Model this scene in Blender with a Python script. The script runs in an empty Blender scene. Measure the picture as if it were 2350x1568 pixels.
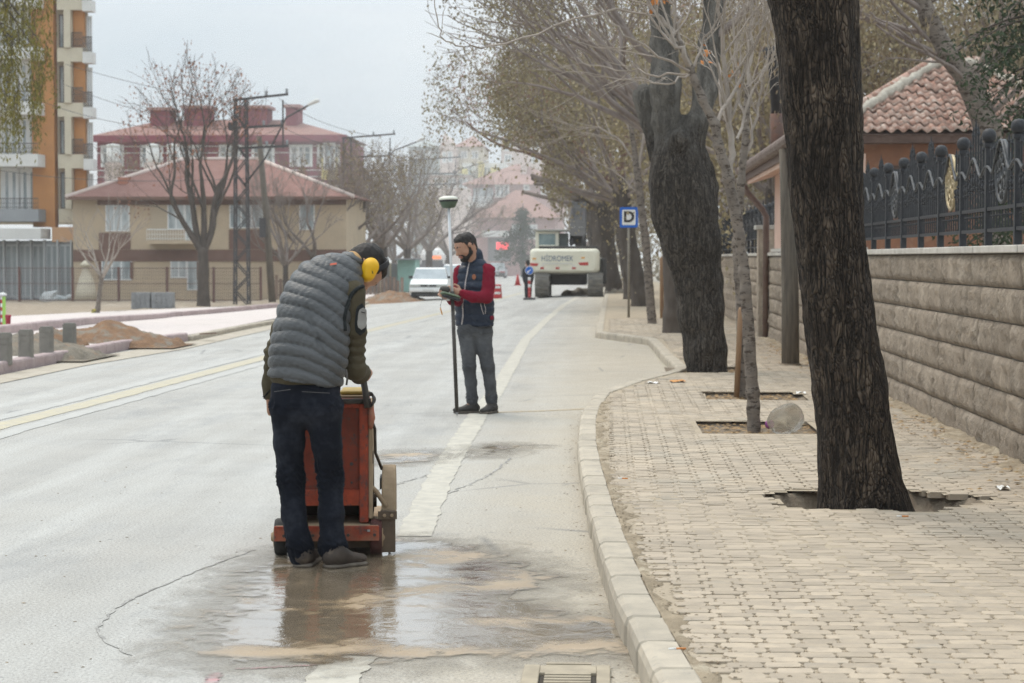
import bpy, bmesh, math, random
import numpy as np
from mathutils import Vector, Matrix
from mathutils.bvhtree import BVHTree

S = bpy.context.scene
COL = S.collection
R_ = math.radians

# ---------------------------------------------------------------- camera
F = 4568.0                      # focal length in units of the measured photograph (2350 px wide)
CAMZ = 1.52
PITCH = math.atan(192 / F)
YAW = math.atan(221.5 / F)
cam_d = bpy.data.cameras.new('camera')
cam = bpy.data.objects.new('camera', cam_d)
COL.objects.link(cam)
cam_d.sensor_width = 36.0
cam_d.lens = 36.0 * F / 2350.0
cam_d.clip_end = 4000
cam_d.clip_start = 0.2
cam.location = (0, 0, CAMZ)
cam.rotation_euler = (math.pi / 2 - PITCH, 0, YAW)
cam_d.dof.use_dof = True
cam_d.dof.focus_distance = 10.2
cam_d.dof.aperture_fstop = 6.3
S.camera = cam

# ---------------------------------------------------------------- sky, sun, exposure
W = bpy.data.worlds.new('World')
S.world = W
W.use_nodes = True
SUN_EL, SUN_AZ = R_(58), R_(318)
wn, wl = W.node_tree.nodes, W.node_tree.links
bg = wn['Background']
sky = wn.new('ShaderNodeTexSky')
sky.sky_type = 'NISHITA'
sky.sun_disc = False
sky.sun_elevation = SUN_EL
sky.sun_rotation = SUN_AZ
sky.dust_density = 4.0
tc = wn.new('ShaderNodeTexCoord')
sp = wn.new('ShaderNodeSeparateXYZ')
wl.new(tc.outputs['Generated'], sp.inputs[0])
# overcast dome: brighter towards the zenith (CIE overcast sky)
mr = wn.new('ShaderNodeMapRange')
mr.inputs['From Min'].default_value = 0.0
mr.inputs['From Max'].default_value = 1.0
mr.inputs['To Min'].default_value = 6.2
mr.inputs['To Max'].default_value = 21.0
wl.new(sp.outputs['Z'], mr.inputs['Value'])
nz = wn.new('ShaderNodeTexNoise')
nz.inputs['Scale'].default_value = 3.2
nz.inputs['Detail'].default_value = 5.0
mp = wn.new('ShaderNodeMapping')
mp.inputs['Scale'].default_value = (1, 1, 4)
wl.new(tc.outputs['Generated'], mp.inputs[0])
wl.new(mp.outputs[0], nz.inputs['Vector'])
cr = wn.new('ShaderNodeValToRGB')
cr.color_ramp.elements[0].position = 0.35
cr.color_ramp.elements[0].color = (0.69, 0.80, 0.88, 1)
cr.color_ramp.elements[1].position = 0.68
cr.color_ramp.elements[1].color = (0.88, 0.94, 0.98, 1)
wl.new(nz.outputs['Fac'], cr.inputs[0])
mul = wn.new('ShaderNodeVectorMath')
mul.operation = 'SCALE'
wl.new(cr.outputs[0], mul.inputs[0])
wl.new(mr.outputs[0], mul.inputs['Scale'])
mixw = wn.new('ShaderNodeMix')
mixw.data_type = 'RGBA'
mixw.inputs['Factor'].default_value = 0.88
wl.new(sky.outputs[0], mixw.inputs['A'])
wl.new(mul.outputs[0], mixw.inputs['B'])
wl.new(mixw.outputs['Result'], bg.inputs['Color'])
bg.inputs['Strength'].default_value = 0.1

sun_d = bpy.data.lights.new('sun', 'SUN')
sun_d.energy = 1.5
sun_d.angle = R_(25)
sun_d.color = (1.0, 0.90, 0.77)
sun = bpy.data.objects.new('sun', sun_d)
COL.objects.link(sun)
sdir = Vector((math.sin(SUN_AZ) * math.cos(SUN_EL), math.cos(SUN_AZ) * math.cos(SUN_EL), math.sin(SUN_EL)))
sun.rotation_euler = sdir.to_track_quat('Z', 'Y').to_euler()

S.view_settings.view_transform = 'Standard'
S.view_settings.look = 'None'
S.view_settings.gamma = 1
S.view_settings.use_curve_mapping = False
S.view_settings.exposure = 0.27
S.render.engine = 'CYCLES'
S.cycles.use_denoising = True
S.cycles.denoising_input_passes = 'RGB_ALBEDO_NORMAL'
S.cycles.denoising_prefilter = 'FAST'
S.cycles.adaptive_threshold = 0.005
S.cycles.max_bounces = 6
S.cycles.diffuse_bounces = 3
S.cycles.glossy_bounces = 3
S.cycles.transparent_max_bounces = 8
S.cycles.volume_bounces = 1
S.cycles.sample_clamp_indirect = 6

# ---------------------------------------------------------------- measuring
cF = Vector((-math.sin(YAW) * math.cos(PITCH), math.cos(YAW) * math.cos(PITCH), -math.sin(PITCH)))
cR = Vector((math.cos(YAW), math.sin(YAW), 0))
cU = cR.cross(cF)
EYE = Vector((0, 0, CAMZ))

def ss(t):
    t = min(1.0, max(0.0, t))
    return t * t * (3 - 2 * t)

def gz(x, y):
    """the ground: level on the right, falling away gently to the left further down the street"""
    return -min(0.9, 0.05 * max(0.0, -x - 1.5)) * ss((y - 30) / 45.0)

def ray(px, py):
    return (cF * F + cR * (px - 1175) + cU * (784 - py)) / F

def at(px, py, y):
    d = ray(px, py)
    return EYE + d * (y / d.y)

def G(px, py, z=0.0):
    """the ground point seen at a measured place of the photograph"""
    d = ray(px, py)
    g = z
    p = EYE
    for _ in range(30):
        t = (g - CAMZ) / d.z
        p = EYE + d * t
        g = 0.5 * g + 0.5 * (z + gz(p.x, p.y))
    return p

def proj(p):
    d = Vector(p) - EYE; w = max(d.dot(cF), 1e-6)
    return 1175 + F * d.dot(cR) / w, 784 - F * d.dot(cU) / w

def PX(px, y):
    return at(px, 592, y).x

def PZ(py, y):
    return CAMZ + (592.0 - py) / F * y

# ---------------------------------------------------------------- objects
WPOS = {}

def link(o):
    COL.objects.link(o)
    return o

def tag(o, label=None, cat=None, group=None, kind=None):
    if label: o['label'] = label
    if cat: o['category'] = cat
    if group: o['group'] = group
    if kind: o['kind'] = kind
    return o

def thing(name, label, cat, loc=(0, 0, 0), group=None, kind=None):
    o = bpy.data.objects.new(name, None)
    o.empty_display_size = 0.2
    o.location = loc
    link(o)
    WPOS[o.name] = Vector(loc)
    return tag(o, label, cat, group, kind)

def mesh_obj(name, V, Fc, m, parent=None, smooth=False, label=None, local=False, mats=None, mi=None):
    """one mesh object from world coordinates; under a parent its own origin is the parent's"""
    off = WPOS[parent.name] if (parent is not None and not local) else Vector((0, 0, 0))
    V = np.asarray(V, dtype=np.float64).reshape(-1, 3) - np.array(off)
    me = bpy.data.meshes.new(name)
    me.from_pydata(V.tolist(), [], [list(f) for f in Fc] if not isinstance(Fc, np.ndarray) else Fc.tolist())
    if mats:
        for x in mats: me.materials.append(x)
        if mi is not None: me.polygons.foreach_set('material_index', np.asarray(mi, dtype=np.int32))
    else:
        me.materials.append(m)
    if smooth:
        me.polygons.foreach_set('use_smooth', np.ones(len(me.polygons), dtype=bool))
    me.update()
    o = bpy.data.objects.new(name, me)
    link(o)
    if parent is not None:
        o.parent = parent
        WPOS[o.name] = off if not local else WPOS.get(parent.name, Vector((0, 0, 0)))
    else:
        WPOS[o.name] = Vector((0, 0, 0))
    if label: o['label'] = label
    return o

def inst(src, parent, loc, rotz=0.0, name=None, rot=None, scale=None, label=None):
    """another object on the same mesh, placed at a world location"""
    o = src.copy()
    if name: o.name = name
    link(o)
    o.parent = parent
    off = WPOS[parent.name] if parent is not None else Vector((0, 0, 0))
    o.location = Vector(loc) - off
    o.rotation_euler = rot if rot is not None else (0, 0, rotz)
    if scale is not None: o.scale = scale
    if label: o['label'] = label
    return o

def copy_tree(o, loc, rotz=0.0, label=None, group=None, scale=None):
    kids = [(c, list(c.children)) for c in o.children]
    r = o.copy(); link(r)
    r.location = loc
    r.rotation_euler = (0, 0, rotz)
    if scale: r.scale = scale
    if label: r['label'] = label
    if group: r['group'] = group
    for c, gk in kids:
        d = c.copy(); link(d); d.parent = r
        for g in gk:
            e = g.copy(); link(e); e.parent = d
    WPOS[r.name] = Vector(loc)
    return r

def rrect(cx_, cz, w, h, r, y, n=6):
    P = []
    for (sx, sz, a0) in ((1, 1, 0), (-1, 1, 90), (-1, -1, 180), (1, -1, 270)):
        for i in range(n + 1):
            a = R_(a0 + 90 * i / n); P.append((cx_ + sx * (w / 2 - r) + r * math.cos(a), y, cz + sz * (h / 2 - r) + r * math.sin(a)))
    return P

class MB:
    """collects simple solids into one mesh"""
    def __init__(s):
        s.V = []; s.F = []; s.mi = []
    def add(s, V, Fc, m=0):
        n = len(s.V)
        s.V.extend([tuple(v) for v in V])
        s.F.extend([tuple(i + n for i in f) for f in Fc])
        s.mi.extend([m] * len(Fc))
        return s
    def box(s, lo, hi, m=0, rotz=0, piv=None):
        x0, y0, z0 = lo; x1, y1, z1 = hi
        V = [Vector(v) for v in ((x0, y0, z0), (x1, y0, z0), (x1, y1, z0), (x0, y1, z0), (x0, y0, z1), (x1, y0, z1), (x1, y1, z1), (x0, y1, z1))]
        if rotz:
            c = Vector(piv) if piv else Vector(((x0 + x1) / 2, (y0 + y1) / 2, 0))
            M = Matrix.Rotation(rotz, 3, 'Z')
            V = [M @ (v - c) + c for v in V]
        return s.add(V, [(0, 3, 2, 1), (4, 5, 6, 7), (0, 1, 5, 4), (1, 2, 6, 5), (2, 3, 7, 6), (3, 0, 4, 7)], m)
    def beam(s, a, b, w, h, up=(0, 0, 1), m=0):
        a, b = Vector(a), Vector(b)
        d = (b - a).normalized(); up = Vector(up)
        if abs(d.dot(up)) > 0.97: up = Vector((0, 1, 0))
        r = d.cross(up).normalized(); u = r.cross(d)
        V = []
        for p in (a, b):
            for i, j in ((-1, -1), (1, -1), (1, 1), (-1, 1)):
                V.append(p + r * (i * w / 2) + u * (j * h / 2))
        return s.add(V, [(0, 1, 2, 3), (7, 6, 5, 4), (0, 4, 5, 1), (1, 5, 6, 2), (2, 6, 7, 3), (3, 7, 4, 0)], m)
    def tube(s, pts, rad, n=8, m=0, caps=True):
        pts = [Vector(p) for p in pts]
        if not hasattr(rad, '__len__'): rad = [rad] * len(pts)
        V = []; Fc = []
        prev = None
        for i, p in enumerate(pts):
            d = (pts[min(i + 1, len(pts) - 1)] - pts[max(i - 1, 0)]).normalized()
            if prev is None:
                prev = Vector((1, 0, 0)) if abs(d.x) < 0.8 else Vector((0, 1, 0))
            u = (prev - d * prev.dot(d)).normalized(); v = d.cross(u); prev = u
            for k in range(n):
                a = 2 * math.pi * k / n
                V.append(p + (u * math.cos(a) + v * math.sin(a)) * rad[i])
        for i in range(len(pts) - 1):
            for k in range(n):
                a, b = i * n + k, i * n + (k + 1) % n
                Fc.append((a, b, b + n, a + n))
        if caps:
            Fc.append(tuple(range(n - 1, -1, -1)))
            Fc.append(tuple(range((len(pts) - 1) * n, len(pts) * n)))
        return s.add(V, Fc, m)
    def prism(s, poly, vec, m=0):
        """a polygon (list of 3-D points) swept along vec"""
        vec = Vector(vec); n = len(poly)
        P = [Vector(p) for p in poly]
        V = P + [p + vec for p in P]
        Fc = [tuple(range(n - 1, -1, -1)), tuple(range(n, 2 * n))]
        for i in range(n):
            j = (i + 1) % n
            Fc.append((i, j, j + n, i + n))
        return s.add(V, Fc, m)
    def lathe(s, prof, c, axis=(0, 0, 1), n=20, m=0):
        """profile of (radius, along) round an axis through c"""
        c = Vector(c); ax = Vector(axis).normalized()
        u = ax.orthogonal().normalized(); v = ax.cross(u)
        V = []; Fc = []
        for r, h in prof:
            for k in range(n):
                a = 2 * math.pi * k / n
                V.append(c + ax * h + (u * math.cos(a) + v * math.sin(a)) * max(r, 1e-4))
        for i in range(len(prof) - 1):
            for k in range(n):
                a, b = i * n + k, i * n + (k + 1) % n
                Fc.append((a, b, b + n, a + n))
        Fc.append(tuple(range(n - 1, -1, -1)))
        Fc.append(tuple(range((len(prof) - 1) * n, len(prof) * n)))
        return s.add(V, Fc, m)
    def quad(s, a, b, c, d, m=0):
        return s.add([a, b, c, d], [(0, 1, 2, 3)], m)
    def build(s, name, m, parent=None, smooth=False, label=None, local=False, bevel=0, seg=2):
        ms = m if isinstance(m, (list, tuple)) else None
        o = mesh_obj(name, s.V, s.F, None if ms else m, parent, smooth, label, local, ms, s.mi)
        if bevel:
            bm = bmesh.new(); bm.from_mesh(o.data)
            es = [e for e in bm.edges if len(e.link_faces) == 2 and e.calc_face_angle(0) > 0.5]
            bmesh.ops.bevel(bm, geom=es, offset=bevel, segments=seg, affect='EDGES', profile=0.5, clamp_overlap=True)
            bm.to_mesh(o.data); bm.free()
            if smooth:
                o.data.polygons.foreach_set('use_smooth', np.ones(len(o.data.polygons), dtype=bool))
        return o

def text_mesh(txt, size, depth, bold=0.0):
    cu = bpy.data.curves.new('lettering', 'FONT')
    cu.body = txt; cu.size = size; cu.extrude = depth; cu.align_x = 'CENTER'; cu.align_y = 'CENTER'; cu.offset = bold
    o = bpy.data.objects.new('lettering', cu); link(o)
    dg = bpy.context.evaluated_depsgraph_get()
    me = bpy.data.meshes.new_from_object(o.evaluated_get(dg))
    bpy.data.objects.remove(o)
    return me

def text_obj(name, txt, size, depth, m, parent, loc, rot, bold=0.0, sx=1.0):
    me = text_mesh(txt, size, depth, bold)
    me.materials.clear(); me.materials.append(m)
    o = bpy.data.objects.new(name, me); link(o)
    o.parent = parent
    o.location = Vector(loc) - (WPOS[parent.name] if parent else Vector((0, 0, 0)))
    o.rotation_euler = rot; o.scale = (sx, 1, 1)
    return o

# ---------------------------------------------------------------- organic solids (distance fields turned into a mesh)
class SDF:
    def __init__(s):
        s.P = []; s.cuts = []
    def cone(s, a, b, r0, r1=None, k=0.03, u=None, fa=1.0, fb=1.0):
        """tapered limb from a to b; u with fa/fb widens it along u by that factor"""
        s.P.append((Vector(a), Vector(b), r0, r0 if r1 is None else r1, k, Vector(u).normalized() if u is not None else None, fa, fb))
        return s
    def cut(s, p, n):
        s.cuts.append((Vector(p), Vector(n).normalized())); return s
    def chain(s, pts, k=0.03, u=None, f=1.0):
        for i in range(len(pts) - 1):
            s.cone(pts[i][0], pts[i + 1][0], pts[i][1], pts[i + 1][1], k, u, f, f)
        return s
    def mesh(s, h, disp=None, grow=0.0):
        lo = np.full(3, 1e9); hi = np.full(3, -1e9)
        for a, b, r0, r1, k, u, fa, fb in s.P:
            m = max(r0, r1) * max(fa, fb, 1) + grow + 3 * h
            for p in (a, b):
                lo = np.minimum(lo, np.array(p) - m); hi = np.maximum(hi, np.array(p) + m)
        n = np.ceil((hi - lo) / h).astype(int) + 1
        Fd = np.full(n, 0.2, dtype=np.float32)
        ax = [lo[i] + h * np.arange(n[i]) for i in range(3)]
        for a, b, r0, r1, k, u, fa, fb in s.P:
            m = max(r0, r1) * max(fa, fb, 1) + 0.06 + grow
            l = np.minimum(np.array(a), np.array(b)) - m; g = np.maximum(np.array(a), np.array(b)) + m
            i0 = np.clip(np.floor((l - lo) / h).astype(int), 0, n - 1); i1 = np.clip(np.ceil((g - lo) / h).astype(int) + 1, 1, n)
            sl = tuple(slice(i0[i], i1[i]) for i in range(3))
            X = ax[0][sl[0]][:, None, None].astype(np.float32); Y = ax[1][sl[1]][None, :, None].astype(np.float32); Z = ax[2][sl[2]][None, None, :].astype(np.float32)
            d = b - a; L2 = max(d.dot(d), 1e-9)
            t = np.clip(((X - a.x) * d.x + (Y - a.y) * d.y + (Z - a.z) * d.z) / L2, 0, 1)
            qx = X - a.x - t * d.x; qy = Y - a.y - t * d.y; qz = Z - a.z - t * d.z
            r = r0 + (r1 - r0) * t
            if u is None:
                D = np.sqrt(qx * qx + qy * qy + qz * qz) - r
            else:
                f = fa + (fb - fa) * t
                w = qx * u.x + qy * u.y + qz * u.z
                q2 = np.maximum(qx * qx + qy * qy + qz * qz - w * w, 0)
                D = np.sqrt(q2 + (w / f) ** 2) - r
            D = D - grow
            o = Fd[sl]
            hh = np.clip(0.5 + 0.5 * (o - D) / k, 0, 1)
            Fd[sl] = o * (1 - hh) + D * hh - k * hh * (1 - hh)
        for p_, n_ in s.cuts:
            Fd = np.maximum(Fd, ((ax[0][:, None, None] - p_.x) * n_.x + (ax[1][None, :, None] - p_.y) * n_.y + (ax[2][None, None, :] - p_.z) * n_.z).astype(np.float32))
        V, Q = nets(Fd, lo, h)
        if disp is not None:
            N = vnormals(V, Q)
            V = V + N * disp(V, N)[:, None]
        return V, Q
    def build(s, name, m, parent, h, disp=None, grow=0.0, label=None):
        V, Q = s.mesh(h, disp, grow)
        return mesh_obj(name, V, Q, m, parent, True, label)

def nets(Fd, lo, h):
    Sg = Fd < 0
    n = np.array(Fd.shape)
    c = np.zeros(n - 1, dtype=np.int8)
    for i in (0, 1):
        for j in (0, 1):
            for k in (0, 1):
                c += Sg[i:n[0] - 1 + i, j:n[1] - 1 + j, k:n[2] - 1 + k]
    mask = (c > 0) & (c < 8)
    I = np.argwhere(mask)
    idx = np.full(n - 1, -1, dtype=np.int64)
    idx[mask] = np.arange(len(I))
    acc = np.zeros((len(I), 3)); cnt = np.zeros(len(I))
    cor = [(i, j, k) for i in (0, 1) for j in (0, 1) for k in (0, 1)]
    for a in cor:
        for ax in range(3):
            if a[ax]: continue
            b = list(a); b[ax] = 1
            f0 = Fd[I[:, 0] + a[0], I[:, 1] + a[1], I[:, 2] + a[2]]
            f1 = Fd[I[:, 0] + b[0], I[:, 1] + b[1], I[:, 2] + b[2]]
            x = (f0 < 0) != (f1 < 0)
            t = np.where(x, f0 / np.where(x, f0 - f1, 1), 0)
            p = np.tile(np.array(a, dtype=float), (len(I), 1)); p[:, ax] += t
            acc[x] += p[x]; cnt[x] += 1
    V = lo + h * (I + acc / np.maximum(cnt, 1)[:, None])
    Q = []
    for ax in range(3):
        b, cc = (ax + 1) % 3, (ax + 2) % 3
        s0 = [slice(None)] * 3; s1 = [slice(None)] * 3
        s0[ax] = slice(0, -1); s1[ax] = slice(1, None)
        E = Sg[tuple(s0)] != Sg[tuple(s1)]
        e = np.argwhere(E)
        e = e[(e[:, b] > 0) & (e[:, cc] > 0) & (e[:, b] < n[b] - 1) & (e[:, cc] < n[cc] - 1)]
        ins = Sg[tuple(e.T)]
        def cell(db, dc):
            q = e.copy(); q[:, b] -= db; q[:, cc] -= dc
            return idx[tuple(q.T)]
        q = np.stack([cell(1, 1), cell(0, 1), cell(0, 0), cell(1, 0)], 1)
        q[~ins] = q[~ins][:, ::-1]
        Q.append(q)
    return V, np.concatenate(Q)

def vnormals(V, Q):
    N = np.zeros_like(V)
    a, b, c, d = (V[Q[:, i]] for i in range(4))
    fn = np.cross(c - a, d - b)
    for i in range(4): np.add.at(N, Q[:, i], fn)
    return N / np.maximum(np.linalg.norm(N, axis=1), 1e-9)[:, None]

_rg = np.random.default_rng(5)
_WV = _rg.normal(size=(24, 3)); _WP = _rg.uniform(0, 6.28, 24)
def wnoise(V, f, st=(1, 1, 1), n=10, o=0):
    """cheap smooth noise of points, about -1..1"""
    P = V * np.array(st) * f
    r = 0
    for i in range(n):
        w = _WV[(i + o) % 24]; r = r + np.sin(P @ w * (1 + 0.35 * (i % 4)) + _WP[(i + 2 * o) % 24] + o)
    return r / math.sqrt(n) / 1.3

def decal(name, grid_pts, target, off, m, parent, label=None, thick=0.0):
    """a patch of cloth laid on a surface: a grid of measured points dropped on the target along the line of sight"""
    bm = bmesh.new(); bm.from_mesh(target.data)
    bvh = BVHTree.FromBMesh(bm); bm.free()
    o = WPOS[target.name]
    V = []; ok = True
    rows, cols = len(grid_pts), len(grid_pts[0])
    for row in grid_pts:
        for px, py in row:
            d = ray(px, py).normalized()
            hit = bvh.ray_cast(EYE - o, d)
            if hit[0] is None:
                V.append(None)
            else:
                V.append(hit[0] + o + hit[1] * off)
    known = [i for i, v in enumerate(V) if v is not None]
    for i, v in enumerate(V):
        if v is None:
            V[i] = V[min(known, key=lambda q: abs(q // cols - i // cols) + abs(q % cols - i % cols))].copy()
    Fc = [(r * cols + c, r * cols + c + 1, (r + 1) * cols + c + 1, (r + 1) * cols + c) for r in range(rows - 1) for c in range(cols - 1)]
    return mesh_obj(name, V, Fc, m, parent, True, label)

def pxgrid(poly4, nu, nv):
    a, b, c, d = [np.array(p, float) for p in poly4]
    return [[tuple((a * (1 - u) + b * u) * (1 - v) + (d * (1 - u) + c * u) * v) for u in np.linspace(0, 1, nu)] for v in np.linspace(0, 1, nv)]

# ---------------------------------------------------------------- materials
class NT:
    def __init__(s, name):
        s.m = bpy.data.materials.new(name); s.m.use_nodes = True
        s.n = s.m.node_tree.nodes; s.l = s.m.node_tree.links
        s.b = s.n['Principled BSDF']
    def new(s, t, **kw):
        x = s.n.new(t)
        for k, v in kw.items():
            if k in ('operation', 'data_type', 'blend_type', 'feature', 'noise_dimensions', 'distance'): setattr(x, k, v)
        return x
    def coord(s, kind='Object', stretch=(1, 1, 1), rnd=False, rot=(0, 0, 0)):
        if kind == 'World':
            v = s.new('ShaderNodeNewGeometry').outputs['Position']
        else:
            v = s.new('ShaderNodeTexCoord').outputs['Object']
        if rnd:
            oi = s.new('ShaderNodeObjectInfo')
            a = s.new('ShaderNodeVectorMath', operation='SCALE'); a.inputs[0].default_value = (31, 17, 53)
            s.l.new(oi.outputs['Random'], a.inputs['Scale'])
            b = s.new('ShaderNodeVectorMath', operation='ADD'); s.l.new(v, b.inputs[0]); s.l.new(a.outputs[0], b.inputs[1]); v = b.outputs[0]
        mp = s.new('ShaderNodeMapping'); mp.inputs['Scale'].default_value = stretch; mp.inputs['Rotation'].default_value = rot
        s.l.new(v, mp.inputs[0])
        return mp.outputs[0]
    def noise(s, v, scale, detail=6, rough=0.6, dist=0.0):
        x = s.new('ShaderNodeTexNoise'); x.inputs['Scale'].default_value = scale; x.inputs['Detail'].default_value = detail
        x.inputs['Roughness'].default_value = rough; x.inputs['Distortion'].default_value = dist
        s.l.new(v, x.inputs['Vector']); return x.outputs['Fac']
    def vor(s, v, scale, feature='DISTANCE_TO_EDGE', out='Distance'):
        x = s.new('ShaderNodeTexVoronoi', feature=feature); x.inputs['Scale'].default_value = scale
        s.l.new(v, x.inputs['Vector']); return x.outputs[out]
    def rng(s, v, a, b, c=0.0, d=1.0):
        x = s.new('ShaderNodeMapRange'); x.clamp = True
        for i, q in zip(('From Min', 'From Max', 'To Min', 'To Max'), (a, b, c, d)): x.inputs[i].default_value = q
        s.l.new(v, x.inputs['Value']); return x.outputs[0]
    def mix(s, f, a, b, blend='MIX'):
        x = s.new('ShaderNodeMix', data_type='RGBA', blend_type=blend)
        for k, q in (('Factor', f), ('A', a), ('B', b)):
            if isinstance(q, (int, float)): x.inputs[k].default_value = q
            elif isinstance(q, tuple): x.inputs[k].default_value = (*q, 1)
            else: s.l.new(q, x.inputs[k])
        return x.outputs['Result']
    def math(s, op, a, b=None):
        x = s.new('ShaderNodeMath', operation=op)
        for i, q in enumerate((a, b)):
            if q is None: continue
            if isinstance(q, (int, float)): x.inputs[i].default_value = q
            else: s.l.new(q, x.inputs[i])
        return x.outputs[0]
    def bump(s, hgt, strength=0.5, dist=0.01, prev=None):
        x = s.new('ShaderNodeBump'); x.inputs['Strength'].default_value = strength; x.inputs['Distance'].default_value = dist
        s.l.new(hgt, x.inputs['Height'])
        if prev is not None: s.l.new(prev, x.inputs['Normal'])
        return x.outputs[0]
    def set(s, **kw):
        names = dict(color='Base Color', rough='Roughness', spec='Specular IOR Level', metal='Metallic', normal='Normal', trans='Transmission Weight', alpha='Alpha', emit='Emission Color', estr='Emission Strength', sheen='Sheen Weight', coat='Coat Weight', ior='IOR')
        for k, v in kw.items():
            i = s.b.inputs[names[k]]
            if isinstance(v, tuple): i.default_value = (*v, 1)
            elif isinstance(v, (int, float)): i.default_value = v
            else: s.l.new(v, i)
        return s.m

def mk(name, c1, c2=None, scale=6, lo=0.35, hi=0.65, stretch=(1, 1, 1), rough=0.8, spec=0.3, metal=0.0, bump=0.0, bscale=60, bdist=0.004, var=0.0, kind='Object', c3=None, s3=2.0, t3=(0.55, 0.7), island=0.0, coat=0.0, sheen=0.0):
    t = NT(name)
    v = t.coord(kind, stretch, rnd=(kind == 'Object'))
    col = c1
    if c2 is not None:
        col = t.mix(t.rng(t.noise(v, scale), lo, hi), c1, c2)
    if c3 is not None:
        col = t.mix(t.rng(t.noise(v, s3, 4, 0.7), *t3), col, c3)
    if var:
        oi = t.new('ShaderNodeObjectInfo')
        f = t.rng(oi.outputs['Random'], 0, 1, 1 - var, 1 + var)
        cmb = t.new('ShaderNodeCombineXYZ')
        for i in range(3): t.l.new(f, cmb.inputs[i])
        col = t.mix(1.0, col, cmb.outputs[0], 'MULTIPLY')
    if island:
        gi = t.new('ShaderNodeNewGeometry')
        f = t.rng(gi.outputs['Random Per Island'], 0, 1, 1 - island, 1 + island)
        cmb = t.new('ShaderNodeCombineXYZ')
        for i in range(3): t.l.new(f, cmb.inputs[i])
        col = t.mix(1.0, col, cmb.outputs[0], 'MULTIPLY')
    t.set(color=col, rough=rough, spec=spec, metal=metal, coat=coat, sheen=sheen)
    if bump:
        t.set(normal=t.bump(t.noise(v, bscale, 8, 0.65), bump, bdist))
    return t.m
rng = random.Random(11)
nrg = np.random.default_rng(11)

def interp_line(pts, n):
    P = np.array(pts, float)
    seg = np.linalg.norm(np.diff(P, axis=0), axis=1); s = np.concatenate([[0], np.cumsum(seg)])
    t = np.linspace(0, s[-1], n)
    return np.stack([np.interp(t, s, P[:, i]) for i in range(P.shape[1])], 1)

def sheet(name, lineA, lineB, z, n, k, m, label=None, kind='structure', parent=None, jit=0.0, zb=None):
    """a ground sheet between two measured edge lines"""
    A = interp_line(lineA, n); B = interp_line(lineB, n)
    V = []
    for a, b in zip(A, B):
        pa, pb = G(*a, z), G(*b, z if zb is None else zb)
        for q in np.linspace(0, 1, k):
            x, y = pa.x + (pb.x - pa.x) * q, pa.y + (pb.y - pa.y) * q
            V.append((x, y, gz(x, y) + z + rng.uniform(-jit, jit)))
    Fc = [(i * k + j, i * k + j + 1, (i + 1) * k + j + 1, (i + 1) * k + j) for i in range(n - 1) for j in range(k - 1)]
    o = mesh_obj(name, V, Fc, m, parent, True)
    if kind and not parent: o['kind'] = kind
    if label: o['label'] = label
    return o

# ---- materials of the ground
def road_material():
    t = NT('worn_asphalt')
    v = t.coord('World'); vs = t.coord('World', (1, 0.06, 1), rot=(0, 0, 0.02)); vt = t.coord('World', (0.9, 0.22, 1))
    base = t.mix(t.rng(t.noise(v, 0.7, 6, 0.65), 0.3, 0.7), (0.385, 0.366, 0.33), (0.31, 0.297, 0.272))
    base = t.mix(t.rng(t.noise(vs, 2.2, 5, 0.6), 0.42, 0.7), base, (0.43, 0.42, 0.39))
    base = t.mix(t.rng(t.noise(vt, 1.6, 8, 0.7), 0.52, 0.72, 0, 0.75), base, (0.225, 0.222, 0.216))
    # dusty sand along the right gutter
    geo = t.coord('World'); sx = t.new('ShaderNodeSeparateXYZ'); t.l.new(geo, sx.inputs[0])
    dust = t.math('ADD', sx.outputs['X'], t.math('MULTIPLY', t.noise(v, 1.3, 6, 0.7), 1.1))
    base = t.mix(t.rng(dust, -1.0, 0.4, 0, 0.8), base, (0.41, 0.345, 0.25))
    # aggregate
    sp1 = t.noise(v, 70, 6, 0.85)
    base = t.mix(t.rng(sp1, 0.34, 0.5, 0.95, 0), base, (0.11, 0.11, 0.108))
    base = t.mix(t.rng(sp1, 0.54, 0.70, 0, 0.8), base, (0.62, 0.65, 0.62))
    # little dark scuffs and specks
    base = t.mix(t.rng(t.noise(t.coord('World', (3, 9, 1)), 2.4, 3, 0.5), 0.70, 0.74, 0, 0.6), base, (0.12, 0.12, 0.12))
    # hair cracks
    cr_ = t.vor(t.coord('World', (1, 0.8, 1)), 0.45)
    gate = t.rng(t.noise(v, 0.35, 2), 0.54, 0.6)
    base = t.mix(t.math('MULTIPLY', t.rng(cr_, 0.0, 0.012, 0.55, 0), gate), base, (0.09, 0.09, 0.09))
    t.set(color=base, rough=t.rng(t.noise(v, 1.5, 4), 0.3, 0.7, 0.5, 0.75), spec=0.4, normal=t.bump(sp1, 0.5, 0.006))
    return t.m
M_road = road_material()
M_dirt = mk('dry_dirt', (0.33, 0.27, 0.20), (0.24, 0.19, 0.14), 2.5, rough=0.95, bump=0.8, bscale=14, bdist=0.05, kind='World', c3=(0.42, 0.37, 0.30), s3=0.7)
M_sand = mk('pale_sand', (0.44, 0.395, 0.33), (0.36, 0.32, 0.255), 5, rough=0.95, bump=0.6, bscale=60, bdist=0.01, kind='World', c3=(0.26, 0.20, 0.13), s3=3, t3=(0.55, 0.75))
M_joint = mk('joint_sand', (0.33, 0.265, 0.185), (0.26, 0.205, 0.14), 9, rough=0.95, bump=0.6, bscale=120, bdist=0.004, kind='World')
M_paver = mk('concrete_paver', (0.415, 0.345, 0.26), (0.345, 0.29, 0.225), 14, rough=0.9, bump=0.35, bscale=240, bdist=0.003, var=0.13, c3=(0.32, 0.29, 0.245), s3=2.2, t3=(0.6, 0.8))
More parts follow.
